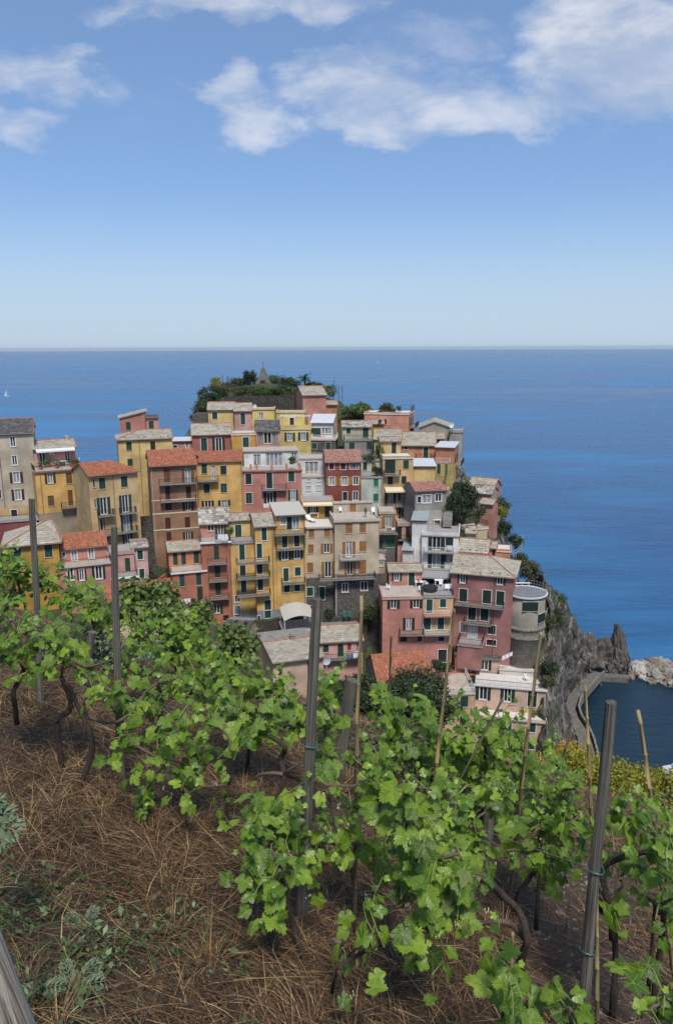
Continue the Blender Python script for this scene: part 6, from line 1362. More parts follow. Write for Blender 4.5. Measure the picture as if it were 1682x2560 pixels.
def tufts(n, per, seed):
    r = np.random.default_rng(seed); X = r.uniform(-3.2, 3.0, n * 6); Y = r.uniform(1.3, 6.5, n * 6)
    k = (np.abs(X) < .6 * Y + .6) & (np.array([straw_d(x, y) + .15 * (x < .6) for x, y in zip(X, Y)]) > r.random(n * 6) * .9); X, Y = X[k][:n], Y[k][:n]; n = len(X)
    N = n * per; cx, cy = np.repeat(X, per), np.repeat(Y, per); a = r.uniform(0, 2 * np.pi, N); da = np.repeat(r.uniform(0, 2 * np.pi, n), per); cz = np.array([near_z(x, y) for x, y in zip(X, Y)]).repeat(per)
    sp = np.repeat(r.uniform(.02, .07, n), per); p = np.stack([cx + np.cos(a) * sp * r.random(N), cy + np.sin(a) * sp * r.random(N), cz], 1)
    el = r.uniform(.35, 1.2, N) * np.repeat(r.uniform(.5, 1, n), per); a = a * .6 + da * .4; L = r.uniform(.10, .30, N) * np.repeat(r.uniform(.5, 1.1, n), per); wd = r.uniform(.0012, .0026, N); V = []
    for q in range(4):
        s_ = np.stack([-np.sin(a), np.cos(a), 0 * a], 1) * (wd * (1 - .27 * q))[:, None]; V += [p - s_, p + s_]
        p = p + np.stack([np.cos(a) * np.cos(el), np.sin(a) * np.cos(el), np.sin(el)], 1) * (L / 3)[:, None]; el = el - r.uniform(.2, .7, N)
    V = np.stack(V, 1); b0 = (np.arange(N) * 8)[:, None]; return V.reshape(-1, 3), np.concatenate([b0 + np.array([[2 * q, 2 * q + 1, 2 * q + 3, 2 * q + 2]]) for q in range(3)], 0)
v, f = tufts(520, 46, 21); link('straw_tufts', np_mesh('straw_tufts', v, f, 'straw_pale'), None, I4, kind='stuff', label='tan tufts of dead grass on the vineyard slope', category='grass')
# stones in the soil
r_ = np.random.default_rng(5); vv = []; ff = []
for i in range(2600):
    x, y = r_.uniform(-.6, 3.5), r_.uniform(1.5, 6.0)
    if r_.random() > .25 + .75 * (1 - straw_d(x, y)): continue
    s = r_.uniform(.004, .016) * (1 + (r_.random() < .06) * 1.5); z = near_z(x, y); b0 = len(vv)
    for (dx, dy, dz) in ((1, 0, 0), (-.8, .5, 0), (-.6, -.9, 0), (.2, .8, .1), (0, 0, .8)): vv.append((x + dx * s * r_.uniform(.6, 1.3), y + dy * s * r_.uniform(.6, 1.3), z + dz * s))
    ff += [(b0, b0 + 3, b0 + 4), (b0 + 3, b0 + 1, b0 + 4), (b0 + 1, b0 + 2, b0 + 4), (b0 + 2, b0, b0 + 4)]
link('gravel', np_mesh('gravel', vv, ff, 'pebble'), None, I4, kind='stuff', label='small stones in the bare vineyard soil', category='gravel')
# broad-leaved weeds, lower left
r_ = np.random.default_rng(8); blobs_g, blobs_p = [], []
for i in range(300):
    x, y = r_.uniform(-2.0, .2), r_.uniform(1.4, 3.6)
    if r_.random() > green_d(x, y) * 1.2: continue
    (blobs_p if r_.random() < .3 else blobs_g).append((x, y, near_z(x, y) + .035, .07, .07, .05))
for nm, bl, mt in (('leafy_weeds', blobs_g, 'weed_green'), ('pale_weeds', blobs_p, 'weed_pale')):
    if bl: v, f = leaf_cloud(bl, len(bl) * 14, .042, 3, up=.9, shape=2.2); link(nm, np_mesh(nm, v, f, mt), None, I4, kind='stuff', label='%s broad-leaved weeds at the lower left' % ('dark green' if mt == 'weed_green' else 'pale green'), category='weeds')

# ------------------------------------------------------------------ posts, canes, wires
def post(name, label, c, top, bot, Y, r0, r1, mat, group, lean_y=0.0, below=.25, knots=True, n=14):
    """top, bot: pixel points; Y: distance (from where its foot meets the ground)"""
    a = at(*PX(c, *bot), Y); b_ = at(*PX(c, *top), Y + lean_y); L = (b_ - a).length; ax = (b_ - a).normalized()
    q = Vector((0, 0, 1)).rotation_difference(ax).to_matrix().to_4x4(); M0 = Matrix.Translation(a) @ q
    mb = MB(); k = 26; rs = random.Random(sum(map(ord, label)) % 1000)
    sd_ = rs.uniform(0, 50)
    for i in range(k + 1):
        t = i / k; z = -below + (L + below) * t; r_ = r0 + (r1 - r0) * t
        for s_ in range(n):
            an = 6.2832 * s_ / n; d = 1 + .16 * mnoise.noise(Vector((math.cos(an) * 1.6, math.sin(an) * 1.6, z * 2.2 + sd_))) + .05 * mnoise.noise(Vector((math.cos(an) * 5, math.sin(an) * 5, z * .8 + sd_)))
            mb.v.append((math.cos(an) * r_ * d + .7 * r0 * mnoise.noise(Vector((sd_, z * .9, 0))), math.sin(an) * r_ * d, z + (.012 * mnoise.noise(Vector((an, 3, sd_))) if i == k else 0)))
    for i in range(k):
        for s_ in range(n): mb.f.append((i * n + s_, i * n + (s_ + 1) % n, (i + 1) * n + (s_ + 1) % n, (i + 1) * n + s_))
    mb.f.append(tuple(k * n + s_ for s_ in range(n)))
    o = thing(name, label, 'post' if 'cane' not in name else 'cane', M0, group, mb.mesh('post', mat)); return o, a, b_, M0, L
def tie(o, M0, z, r_):
    link('tie', MB().tube([(r_ * math.cos(t * .5236), r_ * math.sin(t * .5236), z + .006 * math.sin(t)) for t in range(13)], .003, 5).mesh('tie', 'green_tie'), o, M0)
GP = 'wooden vineyard posts'
def gY(c, x, y): return ground_hit(*PX(c, x, y)).y
PA = post('vineyard_post', 'tall weathered grey post in the middle of the vineyard', 'L', (560, -500), (480, 1500), gY('L', 480, 1500), .036, .024, 'post_wood', GP)
tie(PA[0], PA[3], PA[4] * .58, .038); tie(PA[0], PA[3], PA[4] * .30, .041)
PBb = (945, 2010)
PB = post('vineyard_post', 'tall weathered grey post at the right against the harbour', 'M', (1148, -120), PBb, gY('M', *PBb), .032, .025, 'post_wood', GP)
tie(PB[0], PB[3], PB[4] * .50, .041); tie(PB[0], PB[3], PB[4] * .24, .041)
PC = post('vineyard_post', 'slim grey post in front of the pale pink house', 'K', (795, -90), (855, 1690), gY('K', 855, 1690), .030, .022, 'post_wood', GP)
PD = post('vineyard_post', 'slim grey post in front of the mustard yellow house', 'K', (232, -290), (285, 1180), gY('K', 285, 1180), .031, .024, 'post_wood', GP)
PE = post('vineyard_post', 'short stout leaning post right of the tall middle post', 'L', (795, 0), (720, 430), gY('L', 715, 640), .055, .048, 'post_wood', GP, below=.6)
PF = post('vineyard_post', 'leaning grey post behind the left vines', 'K', (640, 640), (590, 1060), gY('K', 590, 1100), .042, .036, 'post_wood', GP, below=.4)
PG = post('vineyard_post', 'short grey post top behind the middle vines', 'K', (1475, 580), (1500, 800), 8.6, .05, .045, 'post_wood', GP, below=.8)
PH = post('vineyard_post', 'dark short post among the right vines', 'M', (330, 560), (300, 1000), gY('M', 300, 1010), .045, .040, 'post_wood', GP)
PI = post('vineyard_post', 'dark post behind the vines below the peach house', 'M', (250, 230), (190, 480), 6.2, .05, .045, 'post_wood', GP, below=1.0)
PJ = post('vineyard_post', 'broken grey stump of a post among the left vines', 'K', (672, 310), (690, 400), 9.0, .06, .058, 'post_wood', GP, below=1.4)
GC = 'bamboo canes staking the vines'
def cane(label, c, top, bot, Y, mat='bamboo', r_=.011, below=.15):
    a = at(*PX(c, *bot), Y); b_ = at(*PX(c, *top), Y + .05); L = (b_ - a).length; q = Vector((0, 0, 1)).rotation_difference((b_ - a).normalized()).to_matrix().to_4x4(); M0 = Matrix.Translation(a) @ q
    pts, rad = [(0, 0, -below)], [r_ * 1.1]; z = .0; rs = random.Random(len(label))
    while z < L - .1:
        st = rs.uniform(.16, .24); w_ = .006 * math.sin(z * 3 + len(label))
        for (dz, k) in ((0, 1.0), (st - .012, .96), (st - .006, 1.22), (st, .98)): pts.append((w_, 0, z + dz)); rad.append(r_ * k * (1.1 - .25 * z / L))
        z += st
    pts.append((0, 0, max(L, z + .01))); rad.append(r_ * .8)
    return thing('bamboo_cane', label, 'cane', M0, GC, MB().tube(pts, rad, 8).mesh('cane', mat, True))
cane('pale bamboo cane in front of the stone ground storey', 'L', (838, -515), (790, 1480), gY('L', 790, 1480))
cane('pale bamboo cane rising in front of the pink and yellow house', 'M', (80, -680), (-35, 470), 4.3)
cane('pale bamboo cane leaning in front of the round tower', 'M', (665, -520), (460, 1180), gY('M', 460, 1190), r_=.012)
cane('thin bamboo cane left of the tall right post', 'M', (966, -230), (1020, 760), 4.2, below=.9)
cane('bamboo cane at the right edge leaning over the harbour', 'M', (1325, -65), (1600, 1900), gY('M', 1560, 1850), r_=.0125)
cane('dark old cane in front of the orange tiled roof', 'H', (1185, 295), (1168, 720), 7.0, 'bamboo_old', .012, 1.2)
cane('dark thin cane leaning in front of the cliff', 'M', (868, 30), (780, 480), 5.6, 'bamboo_old', .011, 1.0)
cane('short cane behind the right post', 'M', (1043, 1280), (1050, 2060), gY('M', 1050, 2060), 'bamboo', .010)
cane('short cane crossing the leaning bamboo', 'M', (420, -150), (310, 60), 4.6, 'bamboo_old', .007, .8)
cane('short cane under the lower right vine', 'M', (487, 1480), (480, 1700), gY('M', 480, 1700), 'bamboo', .010)
# leaning fence log at the lower left corner
a = at(-106, 2415, .92); b_ = at(-11, 2655, .92); d = (b_ - a).normalized(); a = a - d * .06
gz = None; t = 0
while True:
    q = a + d * t
    if q.z < ground_z(q.x, q.y) - .1 or t > 4: break
    t += .02
L = t; q = Vector((0, 0, 1)).rotation_difference(d).to_matrix().to_4x4(); M0 = Matrix.Translation(a) @ q; mb = MB(); n = 28; kk = 60
for i in range(kk + 1):
    z = L * i / kk
    for s_ in range(n):
        an = 6.2832 * s_ / n; r_ = .068 * (1 + .05 * mnoise.noise(Vector((math.cos(an) * 2, math.sin(an) * 2, z * 3)))); mb.v.append((math.cos(an) * r_, math.sin(an) * r_, z))
for i in range(kk):
    for s_ in range(n): mb.f.append((i * n + s_, i * n + (s_ + 1) % n, (i + 1) * n + (s_ + 1) % n, (i + 1) * n + s_))
mb.f.append(tuple(range(n - 1, -1, -1)))
m, b, p, o_ = newmat('log_wood')
t_ = b.n('ShaderNodeTexCoord'); v_ob = t_.outputs['Object']
# knot: rings round one point on the log's surface, grain flowing past it
kx = b.n('ShaderNodeVectorMath', operation='SUBTRACT'); b.link(v_ob, kx.inputs[0]); KNOT = (M0.inverted() @ at(20, 2462, .86)); kx.inputs[1].default_value = KNOT
kl = b.n('ShaderNodeVectorMath', operation='LENGTH'); b.link(b.mapping(kx.outputs[0], (1.25, 1.25, .8)), kl.inputs[0])
gr = b.noise(b.mapping(v_ob, (60, 60, 3.0)), 1.0, 6, .65, .9); wv = b.n('ShaderNodeTexWave', wave_type='RINGS', rings_direction='SPHERICAL'); wv.inputs['Scale'].default_value = 34; wv.inputs['Distortion'].default_value = 3.0; b.link(b.mapping(kx.outputs[0], (1.25, 1.25, .8)), wv.inputs['Vector'])
kf = b.sstep(kl.outputs['Value'], .045, .022)
fac = b.m('ADD', b.m('MULTIPLY', gr.outputs[0], b.m('SUBTRACT', 1.0, kf)), b.m('MULTIPLY', b.m('ADD', .25, b.m('MULTIPLY', wv.outputs[0], .4)), kf))
b.link(b.ramp(fac, [(.36, (.07, .055, .04)), (.46, (.34, .28, .21)), (.66, (.58, .50, .39))]), p.inputs['Base Color']); p.inputs['Roughness'].default_value = .9; bump(b, p, fac, .8, .01)
thing('fence_log', 'weathered grey round log with a knot at the lower left corner', 'log', M0, None, mb.mesh('log', 'log_wood', True))
# wires
for i, (p0, p1, lab) in enumerate(((PC[1].lerp(PC[2], .55), PA[1].lerp(PA[2], .62), 'thin wire strung from the slim post to the tall middle post'), (PA[1].lerp(PA[2], .58), PB[1].lerp(PB[2], .5), 'thin wire strung from the tall middle post to the right post'), (PD[1].lerp(PD[2], .5), PC[1].lerp(PC[2], .5), 'thin wire strung between the two slim left posts'))):
    pts = [p0.lerp(p1, t / 8) - Vector((0, 0, .06 * math.sin(math.pi * t / 8))) for t in range(9)]
    thing('trellis_wire', lab, 'wire', Matrix.Translation(p0), 'trellis wires', MB().tube([Vector(q) - p0 for q in pts], .0016, 4).mesh('wire', 'wire'))

# ------------------------------------------------------------------ grapevine leaf
def leaf_mesh(seed, mat):
    rs = random.Random(seed)
    lobes = [(-2.30, .50), (-1.12, .80), (0.0, 1.0), (1.12, .80), (2.30, .50)]          # angle from tip, length
    out = []
    N = 60
    for i in range(N):
        a = -math.pi + .26 + (2 * math.pi - .52) * i / (N - 1)
        best = 0
        for (la, ll) in lobes:
            dd = abs(a - la); best = max(best, ll * (1 - .40 * (dd / .62) ** 1.4) if dd < .9 else 0)
        rad = max(best, .56) if abs(a) < 2.7 else .46
        tooth = 1 + (.075 if i % 2 else -.065) * (1 if abs(a) < 2.75 else 0) + rs.uniform(-.02, .02)
        out.append((a, rad * tooth))
    cup = rs.uniform(-.10, .30); fold = rs.uniform(.06, .26); ph = rs.uniform(0, 6); wav = rs.uniform(.03, .09); droop = rs.uniform(.05, .4)
    def zf(x, y, r_, a):
        z = fold * abs(x) - cup * (x * x + y * y) + wav * math.sin(3 * a + ph) * r_ ** 1.5 - droop * max(0, y) ** 2 * .6
        vein = min(abs(math.atan2(math.sin(a - la), math.cos(a - la))) for la, _ in lobes)
        return z + .06 * min(1, vein / .4) * r_ * (1 - r_ * .4)
    vs = [(0, -.0, 0)]; fs = []
    for (ring, k) in ((1, .36), (2, .70), (3, 1.0)):
        for (a, r_) in out:
            rr_ = min(r_, (.55 + .45 * r_)) if ring < 3 else r_
            R_ = (rr_ if ring == 3 else max(.38, rr_) ) * k; x, y = math.sin(a) * R_, math.cos(a) * R_; vs.append((x, y, zf(x, y, R_, a)))
    for i in range(N - 1):
        fs.append((0, 1 + i + 1, 1 + i))
        for g in (0, 1): b0 = 1 + g * N; b1 = 1 + (g + 1) * N; fs.append((b0 + i, b0 + i + 1, b1 + i + 1, b1 + i))
    # stalk
    b0 = len(vs); pts = [(0, 0, -.01), (rs.uniform(-.1, .1), -.35, -.10), (rs.uniform(-.2, .2), -.75, -.34)]
    for (x, y, z) in pts: vs += [(x - .018, y, z), (x + .018, y, z), (x, y, z - .03)]
    for k in range(2):
        for q in range(3): fs.append((b0 + k * 3 + q, b0 + k * 3 + (q + 1) % 3, b0 + k * 3 + 3 + (q + 1) % 3, b0 + k * 3 + 3 + q))
    me = bpy.data.meshes.new('leaf'); me.from_pydata(vs, [], fs); me.materials.append(MATS[mat]); me.polygons.foreach_set('use_smooth', [True] * len(me.polygons)); me.update()
    ul = me.uv_layers.new(name='UVMap'); ul.data.foreach_set('uv', [q for lp in me.loops for q in vs[lp.vertex_index][:2]]); return me
LEAF = [leaf_mesh(i, 'vine_leaf') for i in range(10)]; LEAFY = [leaf_mesh(20 + i, 'vine_leaf_young') for i in range(4)]
CAMV = Vector((0, 0, CAMZ))
def vine(label, trunks, clusters, Y=None, dens=1.0, arms=(), seed=0, size=(.075, .135), lean=.0, back=0.0):
    """trunks/arms: [(crop, [(x,y)...], radius)], clusters: [(crop,x,y,rx,ry)] in crop pixels"""
    rs = random.Random(seed * 31 + 5)
    if Y is None: Y = gY(trunks[0][0], *trunks[0][1][0])
    if trunks: b0 = at(*PX(trunks[0][0], *trunks[0][1][0]), Y)
    else:
        c, x, y = clusters[0][:3]; q = at(*PX(c, x, y), Y); b0 = Vector((q.x, q.y + .15, ground_z(q.x, q.y + .15)))
    o = thing('grapevine', label, 'grapevine', Matrix.Translation(b0), 'grapevines of the vineyard')
    def path(c, pts, y0, dy=0.0):
        out = []
        for i, (x, y) in enumerate(pts): out.append(at(*PX(c, x, y), y0 + dy * i + (.04 * math.sin(i * 2.1 + seed))))
        res = []
        for i in range(len(out) - 1):                                # Catmull-Rom
            p0, p1, p2, p3 = out[max(0, i - 1)], out[i], out[i + 1], out[min(len(out) - 1, i + 2)]
            for k in range(6):
                t = k / 6; res.append(.5 * ((2 * p1) + (p2 - p0) * t + (2 * p0 - 5 * p1 + 4 * p2 - p3) * t * t + (3 * p1 - p0 - 3 * p2 + p3) * t ** 3))
        res.append(out[-1]); return res
    def woody(name, P, r0, r1, mat):
        n_ = len(P); rad = [(r0 + (r1 - r0) * i / max(1, n_ - 1)) * (1 + .22 * mnoise.noise(Vector((i * .55, seed, r0 * 90)))) for i in range(n_)]
        link(name, MB().tube(P, rad, 9, True, .10).mesh(name, mat, True), o, I4)
    ends = []
    for (c, pts, r_) in trunks:
        P = path(c, pts, Y); P[0] = P[0] - Vector((0, 0, .12)); woody('trunk', P, r_, r_ * .75, 'bark'); ends.append(P[-1])
    if not trunks:
        c, x, y = clusters[0][:3]; q = at(*PX(c, x, y), Y); P = [b0 - Vector((0, 0, .15)), b0.lerp(q, .5) + Vector((.05, .02, 0)), q]; woody('trunk', P, .02, .014, 'bark'); ends.append(q)
    for (c, pts, r_) in arms: woody('cane', path(c, pts, Y), r_, r_ * .6, 'cane_wood')
    cen = []
    for cl in clusters:
        c, x, y, rx, ry = cl[:5]; dyy = cl[5] if len(cl) > 5 else rs.uniform(-.14, .14) + back
        p = at(*PX(c, x, y), Y + dyy); s_ = (p - CAMV).length / F_PX / CR[c][2]
        cen.append((p, rx * s_, ry * s_))
    # canes joining the clusters
    todo = list(range(len(cen))); cur = ends[0]
    while todo:
        i = min(todo, key=lambda k: min((cen[k][0] - e).length for e in ends)); e = min(ends, key=lambda q: (cen[i][0] - q).length)
        p = cen[i][0]; mid = e.lerp(p, .5) + Vector((rs.uniform(-.05, .05), rs.uniform(-.04, .04), rs.uniform(-.02, .06)))
        woody('cane', [e, e.lerp(mid, .5), mid, mid.lerp(p, .5), p - Vector((0, 0, .03))], .009, .005, 'cane_wood'); ends.append(p); todo.remove(i)
    nleaf = 0; shoots = MB(); rest = []; rs.shuffle(cen)
    for (p, rx, ry) in cen:
        area = math.pi * rx * ry; n = max(6, int(dens * area / .0052 * 2.05)); ns = max(2, n // 9)
        for k in range(ns):                                           # green shoots
            d = Vector((rs.gauss(0, 1), rs.gauss(0, .8), abs(rs.gauss(.2, .7)))).normalized(); e = p + Vector((d.x * rx * 1.0, d.y * .2, d.z * ry * 1.1)); m_ = p.lerp(e, .5) + Vector((0, 0, .04))
            shoots.tube([p, m_, e], [.0042, .0034, .0018], 5, False)
        for k in range(n):
            an = rs.uniform(0, 6.2832); rr_ = min(1.55, abs(rs.gauss(0, .68))) ; dx, dz = math.cos(an) * rr_, math.sin(an) * rr_
            dy = rs.uniform(-1, 1) * .24
            pos = p + Vector((dx * rx, dy, dz * ry * .95))
            up = Vector((dx * .45 + rs.gauss(0, .38), -.42 + dy * .8 + rs.gauss(0, .38), .80 + .25 * dz + rs.gauss(0, .30))).normalized()
            tip = Vector((dx * .9 + rs.gauss(0, .6), -.35 + rs.gauss(0, .5), -.55 + rs.gauss(0, .35)))
            tip = (tip - up * tip.dot(up)); tip = tip.normalized() if tip.length > .05 else up.orthogonal().normalized()
            sx = tip.cross(up).normalized(); young = rs.random() < .09 and dz > .1
            s_ = rs.uniform(*size) * (.55 if young else 1.0) * rs.choice((.36, .5, .55, .6, .68))
            me = rs.choice(LEAFY if young else LEAF)
            M0 = Matrix(((sx.x, tip.x, up.x, pos.x), (sx.y, tip.y, up.y, pos.y), (sx.z, tip.z, up.z, pos.z), (0, 0, 0, 1))) @ Matrix.Diagonal((s_ * rs.uniform(.88, 1.1), s_, s_, 1))
            nleaf += 1
            if nleaf <= 290: link('leaf', me, o, M0)
            else: rest.append((me, M0))
    for k in range(int(len(cen) * 1.6)):
        p, rx, ry = rs.choice(cen); e = p + Vector((rs.uniform(-.8, .8) * rx, rs.uniform(-.15, .1), ry * .5)); d = Vector((rs.gauss(0, .35), rs.gauss(0, .25), 1)).normalized(); L = rs.uniform(.14, .30)
        P = [e + d * (L * q / 4) + Vector((.03 * math.sin(q * 1.3 + k), 0, 0)) for q in range(5)]; shoots.tube(P, [.004, .0035, .003, .0025, .0015], 5, False)
        for q in range(1, 5):
            up = Vector((rs.gauss(0, .5), -.5 + rs.gauss(0, .3), .7)).normalized(); tip = Vector((rs.choice((-1, 1)), rs.gauss(-.3, .4), rs.gauss(-.1, .4))); tip = (tip - up * tip.dot(up)).normalized(); sx = tip.cross(up).normalized(); s_ = .058 * (1.15 - .2 * q); pos = P[q] + tip * s_ * .7
            rest.append((rs.choice(LEAF), Matrix(((sx.x, tip.x, up.x, pos.x), (sx.y, tip.y, up.y, pos.y), (sx.z, tip.z, up.z, pos.z), (0, 0, 0, 1))) @ Matrix.Scale(s_, 4)))
    link('shoots', shoots.mesh('shoots', 'shoot', True), o, I4, kind='stuff')
    if rest:
        mr = MB()
        for me, M0 in rest:
            i = len(mr.v); mr.v += [tuple(M0 @ v_.co) for v_ in me.vertices]; mr.f += [tuple(i + q for q in pl.vertices) for pl in me.polygons]
        link('dense_leaves', mr.mesh('dense_leaves', 'vine_leaf_mass', True), o, I4, kind='stuff')
    # a few pale flower clusters and tendrils
    fl = MB()
    for k in range(max(2, len(cen) // 2)):
        p, rx, ry = rs.choice(cen); q = p + Vector((rs.uniform(-1, 1) * rx, -.22, rs.uniform(-.6, .9) * ry))
        for j in range(5): w_ = q + Vector((rs.gauss(0, .006), rs.gauss(0, .006), rs.gauss(0, .011))); fl.tube([w_ - Vector((0, 0, .004)), w_ + Vector((0, 0, .004))], .0026, 4)
    link('flower_cluster', fl.mesh('flowers', 'blossom'), o, I4, kind='stuff')
    return o
NV = [0]
def V(*a, **k): NV[0] += 1; return vine(*a, seed=NV[0], **k)
# back row, left to right
V('vine at the far left edge under the mustard yellow house', [], [('K', 100, 220, 160, 130), ('K', 300, 270, 190, 100), ('K', 480, 390, 160, 100), ('K', 60, 400, 120, 130), ('K', 30, 130, 90, 70)], Y=8.4, dens=1.0)
V('vine trained past the slim post toward the pale pink house', [], [('K', 620, 490, 170, 95), ('K', 740, 560, 110, 80), ('K', 560, 380, 120, 80), ('K', 860, 480, 90, 60)], Y=8.0)
V('vine with a gnarled S-shaped trunk at the left', [('K', [(440, 1620), (405, 1280), (490, 1190), (485, 1090), (430, 960)], .022), ('K', [(110, 1180), (95, 1070), (130, 990), (170, 900)], .020)], [('K', 120, 640, 180, 110), ('K', 350, 640, 160, 110), ('K', 130, 810, 170, 110), ('K', 400, 800, 120, 110), ('K', 230, 910, 90, 60), ('K', 20, 500, 80, 90)], dens=1.0)
V('vine with a slanting trunk and a looping bare arm at the left', [('K', [(555, 1730), (650, 1430), (540, 1150), (470, 990)], .020)], [('K', 440, 880, 90, 60), ('K', 640, 1010, 60, 45), ('K', 790, 1060, 100, 80), ('K', 810, 1190, 100, 70)], arms=[('K', [(590, 1090), (590, 1170), (640, 1240), (800, 1275), (930, 1195)], .014), ('K', [(500, 830), (590, 880), (680, 870), (780, 840)], .010)])
V('vine climbing round the slim post in front of the salmon house', [('K', [(880, 1130), (970, 1010), (965, 900)], .018)], [('K', 880, 780, 110, 110), ('K', 960, 660, 120, 90), ('K', 1060, 700, 90, 80)], Y=6.4)
V('vine behind the middle posts below the terracotta house', [], [('K', 1170, 620, 130, 90), ('K', 1310, 590, 150, 90), ('K', 1200, 800, 170, 120), ('K', 1430, 760, 140, 110), ('K', 1340, 680, 110, 90)], Y=7.2)
V('vine with pale leaves left of the tall middle post, upper tier', [('K', [(1080, 1480), (1130, 1150), (1100, 1000)], .02)], [('K', 1100, 1080, 120, 110), ('K', 1270, 960, 150, 110), ('K', 1450, 1000, 130, 100), ('K', 980, 1140, 80, 80), ('K', 1520, 880, 90, 80)], Y=5.6)
V('vine with large yellowing leaves left of the tall middle post', [('L', [(18, 1090), (15, 900), (25, 640)], .019)], [('K', 1250, 1250, 150, 110), ('K', 1480, 1250, 120, 120), ('K', 900, 1440, 140, 100), ('K', 1100, 1520, 170, 120), ('K', 1350, 1590, 150, 120), ('K', 1300, 1760, 100, 70), ('K', 1030, 1790, 60, 45), ('L', 60, 460, 110, 90)], Y=4.3)
V('dense vine filling the space left of the tall middle post', [], [('L', 100, 180, 170, 140), ('L', 330, 180, 160, 120), ('L', 420, 290, 110, 100), ('L', 220, 290, 130, 80), ('L', 160, 10, 130, 90), ('L', 340, 40, 120, 90), ('L', 20, -20, 120, 90)], Y=5.3)
V('vine with twisted dark trunk and looped arm beside the tall post', [('L', [(300, 790), (365, 610), (350, 480), (372, 410), (270, 335)], .022), ('L', [(400, 830), (440, 700), (460, 610), (360, 575)], .018)], [('L', 620, 370, 100, 110), ('L', 660, 240, 60, 60), ('L', 640, 470, 80, 60), ('L', 640, 40, 60, 90), ('L', 600, 150, 60, 70)], arms=[('L', [(360, 575), (280, 570), (200, 595), (215, 720), (225, 830)], .014)], Y=4.7)
V('low leafy vine in the foreground left of the tall post', [('L', [(488, 1690), (430, 1510), (368, 1300), (330, 1100)], .017)], [('L', 230, 880, 130, 110), ('L', 300, 1000, 170, 130), ('L', 180, 1060, 130, 110), ('L', 300, 1200, 130, 120), ('L', 430, 940, 80, 80), ('L', 270, 1290, 90, 60)], dens=1.0, size=(.085, .15))
V('leafy vine shoots right of the tall middle post', [('L', [(800, 1480), (790, 1250), (760, 1000)], .010)], [('L', 560, 1080, 90, 90), ('L', 620, 640, 85, 70), ('L', 780, 810, 100, 90), ('L', 900, 650, 100, 110), ('L', 790, 1020, 80, 70), ('L', 960, 1080, 110, 130), ('L', 950, 530, 90, 80), ('L', 700, 1000, 70, 50)], Y=3.5, size=(.08, .14))
V('broad vine in the centre foreground with pale young leaves', [('M', [(470, 1960), (525, 1660), (582, 1480), (530, 1290), (420, 1180), (300, 1040)], .020)], [('L', 1100, 900, 120, 110), ('L', 1190, 840, 100, 110), ('L', 1150, 1020, 130, 90), ('L', 1300, 1100, 150, 120), ('L', 1250, 1250, 150, 120), ('L', 1440, 1290, 120, 110), ('L', 1080, 1340, 70, 80), ('L', 1470, 1130, 100, 90), ('L', 1350, 980, 100, 80)], arms=[('M', [(582, 1480), (500, 1390), (400, 1350), (260, 1370)], .017)], Y=2.9, size=(.085, .15))
V('vine right of the short stout post below the dark tree', [], [('L', 1000, 130, 130, 90), ('L', 1080, 330, 170, 120), ('L', 1250, 260, 150, 110), ('L', 1180, 500, 130, 100), ('L', 1350, 430, 140, 120), ('L', 1470, 350, 100, 120), ('L', 1040, 430, 110, 90)], Y=4.8)
V('tall vine in front of the peach house', [], [('M', 300, 90, 170, 120), ('M', 350, 290, 180, 120), ('M', 580, 260, 130, 120), ('M', 650, 390, 110, 120), ('M', 200, 390, 110, 90), ('M', 450, 130, 100, 90), ('M', 400, 30, 70, 50)], Y=4.9)
V('vine beside the pale leaning cane, middle right', [('M', [(650, 1290), (660, 1110), (690, 930)], .013)], [('M', 120, 500, 120, 80), ('M', 80, 660, 110, 90), ('M', 210, 760, 110, 90), ('M', 380, 560, 80, 110), ('M', 60, 960, 110, 110), ('M', 240, 900, 90, 90)], Y=3.9)
V('spreading vine left of the tall right post', [('M', [(510, 1170), (600, 1060), (690, 900)], .016)], [('M', 560, 780, 170, 110), ('M', 690, 700, 150, 120), ('M', 820, 720, 120, 110), ('M', 850, 440, 120, 110), ('M', 700, 940, 110, 110), ('M', 640, 1030, 120, 70), ('M', 800, 900, 90, 90), ('M', 930, 600, 60, 90), ('M', 780, 560, 100, 80)], Y=4.0)
V('vine with bare forked trunk right of the tall right post', [('M', [(1165, 1880), (1175, 1560), (1160, 1340), (1115, 1180), (1090, 1010), (1200, 930), (1390, 885)], .018), ('M', [(1160, 1340), (1080, 1280), (1050, 1200)], .015)], [('M', 1300, 680, 130, 90), ('M', 1450, 760, 130, 120), ('M', 1260, 820, 110, 90), ('M', 1500, 940, 90, 80), ('M', 1210, 1050, 100, 80), ('M', 1400, 1020, 90, 60), ('M', 1510, 1130, 70, 90), ('M', 1110, 1230, 50, 45)], Y=3.3)
V('vine with two dark stems at the right edge', [('M', [(1440, 1830), (1480, 1520), (1500, 1290)], .016), ('M', [(1410, 1680), (1425, 1450), (1440, 1240)], .010)], [('M', 1480, 1240, 90, 70), ('M', 1560, 1330, 60, 90), ('M', 1540, 1050, 60, 80)], Y=3.1)
V('young vine leaves at the bottom edge below the gnarled trunk', [('M', [(500, 2060), (520, 1960), (560, 1900)], .006)], [('M', 580, 1930, 100, 80), ('M', 470, 1790, 45, 60), ('M', 420, 1980, 60, 60)], Y=2.35, size=(.09, .15))
V('vine leaves at the bottom edge beside the tall right post', [('M', [(880, 2080), (870, 1990), (860, 1940)], .005)], [('M', 865, 1965, 90, 60)], Y=2.3, size=(.09, .15))
